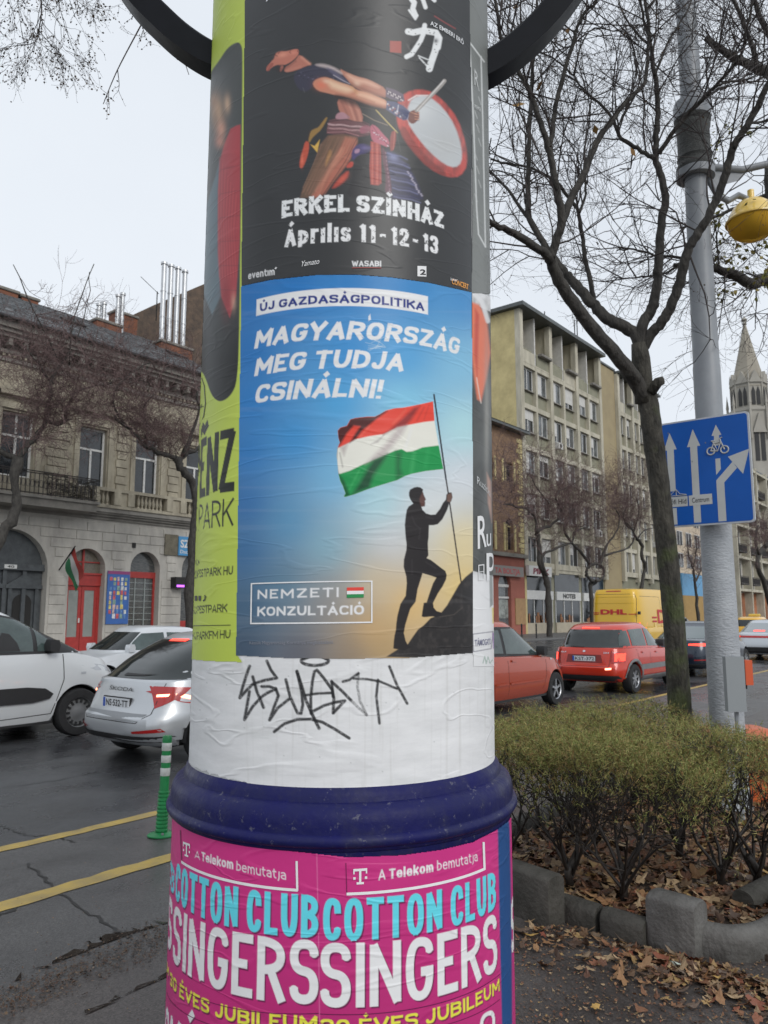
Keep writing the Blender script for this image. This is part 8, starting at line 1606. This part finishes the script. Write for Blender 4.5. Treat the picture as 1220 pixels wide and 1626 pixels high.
# ---- painted lamp post with the lane sign
pp = GZ(1163, 1292); PX, PY = pp[0], pp[1]; PT = thing('lamp_post', 'tall tapering grey lamp post with rough paint beside the hedge', 'lamp post', (PX, PY, 0))
M_post = mat('rough_light_grey_paint', (.42, .44, .46), .6, col2=(.34, .36, .385), vs=4, bump=.6, bs=30, stretch=(1, 1, 2.2), detail=4); M_posts = mat('smooth_grey_painted_steel', (.30, .32, .34), .45, col2=(.25, .265, .285), vs=3, bump=.1, bs=20)
dP = float(np.dot(np.array([PX, PY, 0])-C0*np.array([1, 1, 0]), FW)) 
obj('rough_base', MB().lathe([(.18, 0), (.18, .06), (.152, .10), (.146, .4), (.139, 1.6), (.130, 3.02), (.128, 3.04)], n=40), M_post, PT, smooth=40)
obj('shaft', MB().lathe([(.122, 3.03), (.120, 3.6), (.120, 3.98), (.116, 4.0), (.108, 5.2), (.100, 6.0), (.09, 9.5)], n=36), M_posts, PT, smooth=40)
def onpost(y, xo=0.): # height on the post axis seen at photo row y
    d = ray(1163, y); k = (PX*FW[0]+PY*FW[1])/(d[0]*FW[0]+d[1]*FW[1]); return EYE+d[2]*k
zc0, zc1 = onpost(268), onpost(188)
obj('speaker_drum', MB().lathe([(.10, zc0-.03), (.165, zc0-.03), (.175, zc0), (.165, zc0+.03), (.15, zc0+.05), (.15, zc0+.08), (.16, zc0+.10), (.15, zc0+.14), (.15, zc1-.14), (.16, zc1-.10), (.15, zc1-.07), (.165, zc1-.04), (.165, zc1-.02)], n=36), mat('dark_grey_mesh_drum', (.06, .062, .058), .6, var=.3, vs=30, bump=.6, bs=90), PT, smooth=40)
obj('collar', MB().lathe([(.10, zc1-.02), (.17, zc1-.02), (.172, zc1+.12), (.16, zc1+.16), (.10, zc1+.17)], n=36), M_posts, PT, smooth=40); obj('lower_ring', MB().lathe([(.11, zc0-.10), (.175, zc0-.10), (.178, zc0-.03), (.165, zc0-.025)], n=36), M_posts, PT, smooth=40)
hd_ = -RT  # towards the left in view; the arms reach to the right
ar = np.array([RT[0], RT[1], 0]); m = MB(); O = np.array([0, 0, 0.])
m.tube([ar*.12+np.array([0, 0, zc0+.02]), ar*.45+np.array([0, 0, zc0-.01]), ar*.7+np.array([0, 0, zc0+.05]), ar*1.0+np.array([0, 0, zc0+.25]), ar*1.5+np.array([0, 0, zc0+.9])], [.035, .035, .034, .032, .03], 10)
m.tube([ar*.12+np.array([0, 0, zc0-.10]), ar*.2+np.array([0, 0, zc0-.27]), ar*.30+np.array([0, 0, zc0-.33]), ar*.40+np.array([0, 0, zc0-.27]), ar*.51+np.array([0, 0, zc0-.32]), ar*.52+np.array([0, 0, zc0-.50])], [.03, .03, .03, .03, .028, .026], 10)
m.add([tuple(ar*.14+np.array([0, 0, zc0-.02])), tuple(ar*.5+np.array([0, 0, zc0-.03])), tuple(ar*.42+np.array([0, 0, zc0-.12])), tuple(ar*.14+np.array([0, 0, zc0-.2]))], [(0, 1, 2, 3)])
obj('bracket_arms', m, M_posts, PT, smooth=40)
cp = np.array([PX, PY, 0])+ar*.52; lz = onpost(349); LP = thing('pendant_lamp', 'round yellow pendant lamp hanging from the post bracket', 'lamp', (cp[0], cp[1], lz)); r = .232
obj('housing', MB().lathe([(.03, .30), (.03, .20), (.06, .195), (.11, .18), (.165, .13), (.205, .06), (r, .0), (r+.012, -.008), (r+.012, -.02), (r, -.024)], n=36), mat('faded_yellow_lamp_housing', (.95, .66, .16), .25, coat=.4), LP, smooth=40)
gl = bpy.data.materials.new('amber_glass_bowl'); gl.use_nodes = True; b = gl.node_tree.nodes['Principled BSDF']; b.inputs['Base Color'].default_value = (.95, .55, .06, 1); b.inputs['Roughness'].default_value = .12; b.inputs['Transmission Weight'].default_value = .35; b.inputs['IOR'].default_value = 1.1
obj('glass_bowl', MB().lathe([(r-.004, -.02), (r*.93, -.08), (r*.78, -.135), (r*.55, -.175), (r*.25, -.197), (0, -.2)], n=36), gl, LP, smooth=True)
obj('bulb_tube', MB().lathe([(.065, .02), (.065, -.15), (0, -.16)], n=20), mat('dark_lamp_insert', (.05, .05, .045), .4), LP, smooth=40)
obj('reflector', MB().lathe([(r*.98, -.015), (.12, .05), (.0, .06)], n=24), mat('amber_reflector', (.7, .4, .06), .3, .3), LP)
# lane sign, facing oncoming traffic
SX = PX-.22; cn = [GX(1050, 674, SX), GX(1190, 652, SX), GX(1201, 828, SX), GX(1077, 838, SX)]
yl, yr = (GX(1050, 674, SX)[1]+.01), GX(1195, 740, SX)[1]; zt, zb_ = (GX(1050, 674, SX)[2]+GX(1190, 652, SX)[2])/2, (GX(1201, 828, SX)[2]+GX(1077, 838, SX)[2])/2
# the sign's slight turn, as its outline shows
SW, SH = yl-yr, zt-zb_; ST = thing('lane_sign', 'blue lane direction sign with white arrows, a bicycle and two name plates', 'road sign', (SX, (yl+yr)/2, (zt+zb_)/2)); ST.rotation_euler = (0, 0, 0)
M_sblue = mat('retroreflective_blue_sheet', (.006, .095, .42), .45, var=.06, vs=2, spec=.3); M_swht = mat('retroreflective_white_sheet', (.50, .51, .50), .4, var=.06)
def rr(w, h, r, n=6): return [(sx*(w/2-r)+r*cos(a), sz*(h/2-r)+r*sin(a)) for sx, sz, a0 in ((1, 1, 0), (-1, 1, pi/2), (-1, -1, pi), (1, -1, 3*pi/2)) for a in np.linspace(a0, a0+pi/2, n)]
obj('back_plate', MB().prism(rr(SW, SH, .03), -.012, .012, mp=lambda a, b, h: (h, a, b)), mat('grey_sign_edge', (.5, .52, .54), .4, .3), ST)
def spn(u, v, x): return (x, SW/2-u*SW, SH/2-v*SH)       # u: 0 left..1 right, v: 0 top..1 bottom, as read
def sface(name, polys, x, m_, par=ST):
    bm = flat_poly(polys); o = obj(name, bm_mb(bm, lambda u, v: spn(u, v, x)), m_, par, fix=False); return o
blue = obj('blue_face', MB().prism(rr(SW-.03, SH-.03, .025), -.0145, -.0125, mp=lambda a, b, h: (h, a, b)), M_sblue, ST)
def up_arrow(uc, v0, v1, w, hw_, hh): return [[(uc-hw_, v0+hh), (uc, v0), (uc+hw_, v0+hh)], [(uc-w, v0+hh), (uc+w, v0+hh), (uc+w, v1), (uc-w, v1)]]
K = 1.0
sface('left_arrow', up_arrow(.115, .10, .66, .040, .075, .165), -.0155, M_swht); sface('left_arrow_tail', [[(.075, .82), (.155, .82), (.155, .975), (.075, .975)]], -.0155, M_swht)
sface('middle_arrow', up_arrow(.385, .095, .97, .040, .075, .165), -.0155, M_swht); sface('cycle_arrow', up_arrow(.645, .085, .28, .028, .055, .10), -.0155, M_swht); sface('cycle_arrow_tail', [[(.618, .40), (.672, .40), (.672, .50), (.618, .55)]], -.0155, M_swht)
sface('right_turn_arrow', [[(.615, .975), (.615, .60), (.80, .445), (.845, .505), (.70, .625), (.70, .975)], [(.755, .395), (.985, .345), (.905, .565)]], -.0155, M_swht)
# bicycle outline
m = MB()
def tubs(pts, r=.006): m.tube([(-.019, *spn(u, v, 0)[1:]) for u, v in pts], r, 5, cap=True)
asp = SW/SH
for uc in (.575, .725): tubs([(uc+.042*cos(a), .325+.042*asp*sin(a)) for a in np.linspace(0, 2*pi, 15)], .0065)
for L in ([(.575, .325), (.61, .255), (.69, .25), (.725, .325)], [(.61, .255), (.65, .33), (.69, .25)], [(.575, .325), (.65, .33)], [(.69, .25), (.68, .215), (.705, .21)], [(.61, .255), (.603, .235)], [(.585, .235), (.62, .232)]): tubs(L)
obj('bicycle_symbol', m, M_swht, ST)
sface('name_plate', [[(-.02, .715), (.285, .715), (.285, .81), (-.02, .81)]], -.0165, M_swht); sface('name_plate', [[(.30, .715), (.56, .715), (.56, .81), (.30, .81)]], -.0165, M_swht)
def stext(t, u0, u1, v, h): bm, _ = text_bm(t, .004); obj('lettering', bm_mb(bm, lambda u, w: spn(u0+(u1-u0)*u, v-h*w, -.0175)), M_ink, ST, fix=False)
stext('Petőfi Híd', .0, .27, .785, .045); stext('Centrum', .335, .525, .785, .045)
m = MB()
for L in ([(.03, .70), (.10, .69), (.16, .645), (.20, .69), (.27, .70)], [(.16, .645), (.16, .705)], [(.02, .705), (.28, .705)]): tubs(L, .003)
obj('bridge_symbol', m, M_swht, ST)
for z in (.3, -.3): obj('clamp', MB().box((.012, -.15, z-.03), (.09, .15, z+.03)), M_hub, ST)
for u, v in ((.36, .40), (.56, .76), (.52, .24), (.10, .1)): sface('rivet', [[(u-.006, v-.006), (u+.006, v-.006), (u+.006, v+.006), (u-.006, v+.006)]], -.0168, M_hub)
# ---- small post with grey back box and orange reflector
q = GZ(1181, 1318); QT = thing('marker_post', 'thin post with grey box and orange reflector beside the lamp post', 'post', (q[0], q[1], 0)); dq = float(np.dot(q-C0, FW))
zz = lambda y: DP(1183, y, dq)[2]
obj('post', MB().tube([(0, 0, 0), (0, 0, zz(1043))], .018, 8), M_posts, QT, smooth=40); e = ar
obj('box', MB().obox((*(-e[:2]*.02-FW[:2]*.04), (zz(1044)+zz(1132))/2), tuple(e*.075), tuple(np.array([FW[0], FW[1], 0])*.03), (0, 0, (zz(1044)-zz(1132))/2)), mat('grey_plastic_box', (.27, .29, .30), .5), QT)
obj('orange_reflector', MB().obox((*(e[:2]*.10), (zz(1048)+zz(1092))/2), tuple(e*.03), tuple(np.array([FW[0], FW[1], 0])*.05), (0, 0, (zz(1048)-zz(1088))/2)), mat('orange_reflector', (.62, .10, .03), .4), QT); obj('reflector_back', MB().obox((*(e[:2]*.09+FW[:2]*.05), (zz(1048)+zz(1096))/2), tuple(e*.02), tuple(np.array([FW[0], FW[1], 0])*.03), (0, 0, (zz(1045)-zz(1096))/2)), M_trim, QT)
# ---- orange grit bin
g0 = GZ(1205, 1292); gb = g0+FW*np.array([1, 1, 0])*.36+ar*.02; BT = thing('grit_bin', 'orange plastic grit bin with rounded lid behind the hedge end', 'bin', (gb[0], gb[1], 0), HEAD-pi/2); M_or = mat('faded_orange_plastic', (.62, .13, .035), .45, col2=(.5, .10, .03), vs=3, bump=.1, bs=15)
def taper(w0, d0, w1, d1, z0, z1, r=.05, n=5, m=None):
    m = m or MB(); V = []
    for w, d, z in ((w0, d0, z0), (w1, d1, z1)): V += [(x, y, z) for x, y in rr(w, d, r, n)]
    k = len(V)//2; m.add(V, [(i, (i+1) % k, k+(i+1) % k, k+i) for i in range(k)]+[tuple(range(k)), tuple(range(2*k-1, k-1, -1))]); return m
HB_ = DP(1205, 1158, 7.6)[2]
obj('tub', taper(.56, .42, .66, .50, 0, HB_-.02), M_or, BT, smooth=35); obj('rim', taper(.70, .54, .70, .54, HB_-.03, HB_+.01), M_or, BT, smooth=35); m = taper(.68, .52, .64, .48, HB_+.01, HB_+.06); obj('lid', taper(.64, .48, .45, .30, HB_+.06, HB_+.10, m=m), M_or, BT, smooth=35)
obj('handle', MB().box((-.1, -.29, HB_-.01), (.1, -.26, HB_+.02)), M_trim, BT)
# ---- thin bollards on the far pavement
bo = None
for i, (x, y) in enumerate(((852, 1004), (829, 1010), (1170, 1000))):
    p = GY(x, y, 24.9); T_ = thing('bollard', ['thin dark bollard just left of the gnarled tree foot', 'thin dark bollard near the salmon shop', 'thin dark bollard by the modern block'][i], 'bollard', (p[0], 24.9, .12), group='thin bollards along the far kerb'); obj('pole', MB().lathe([(.05, 0), (.05, .85), (.06, .87), (.06, .93), (.03, .98), (0, 1.0)], n=10), M_trim, T_, smooth=40)
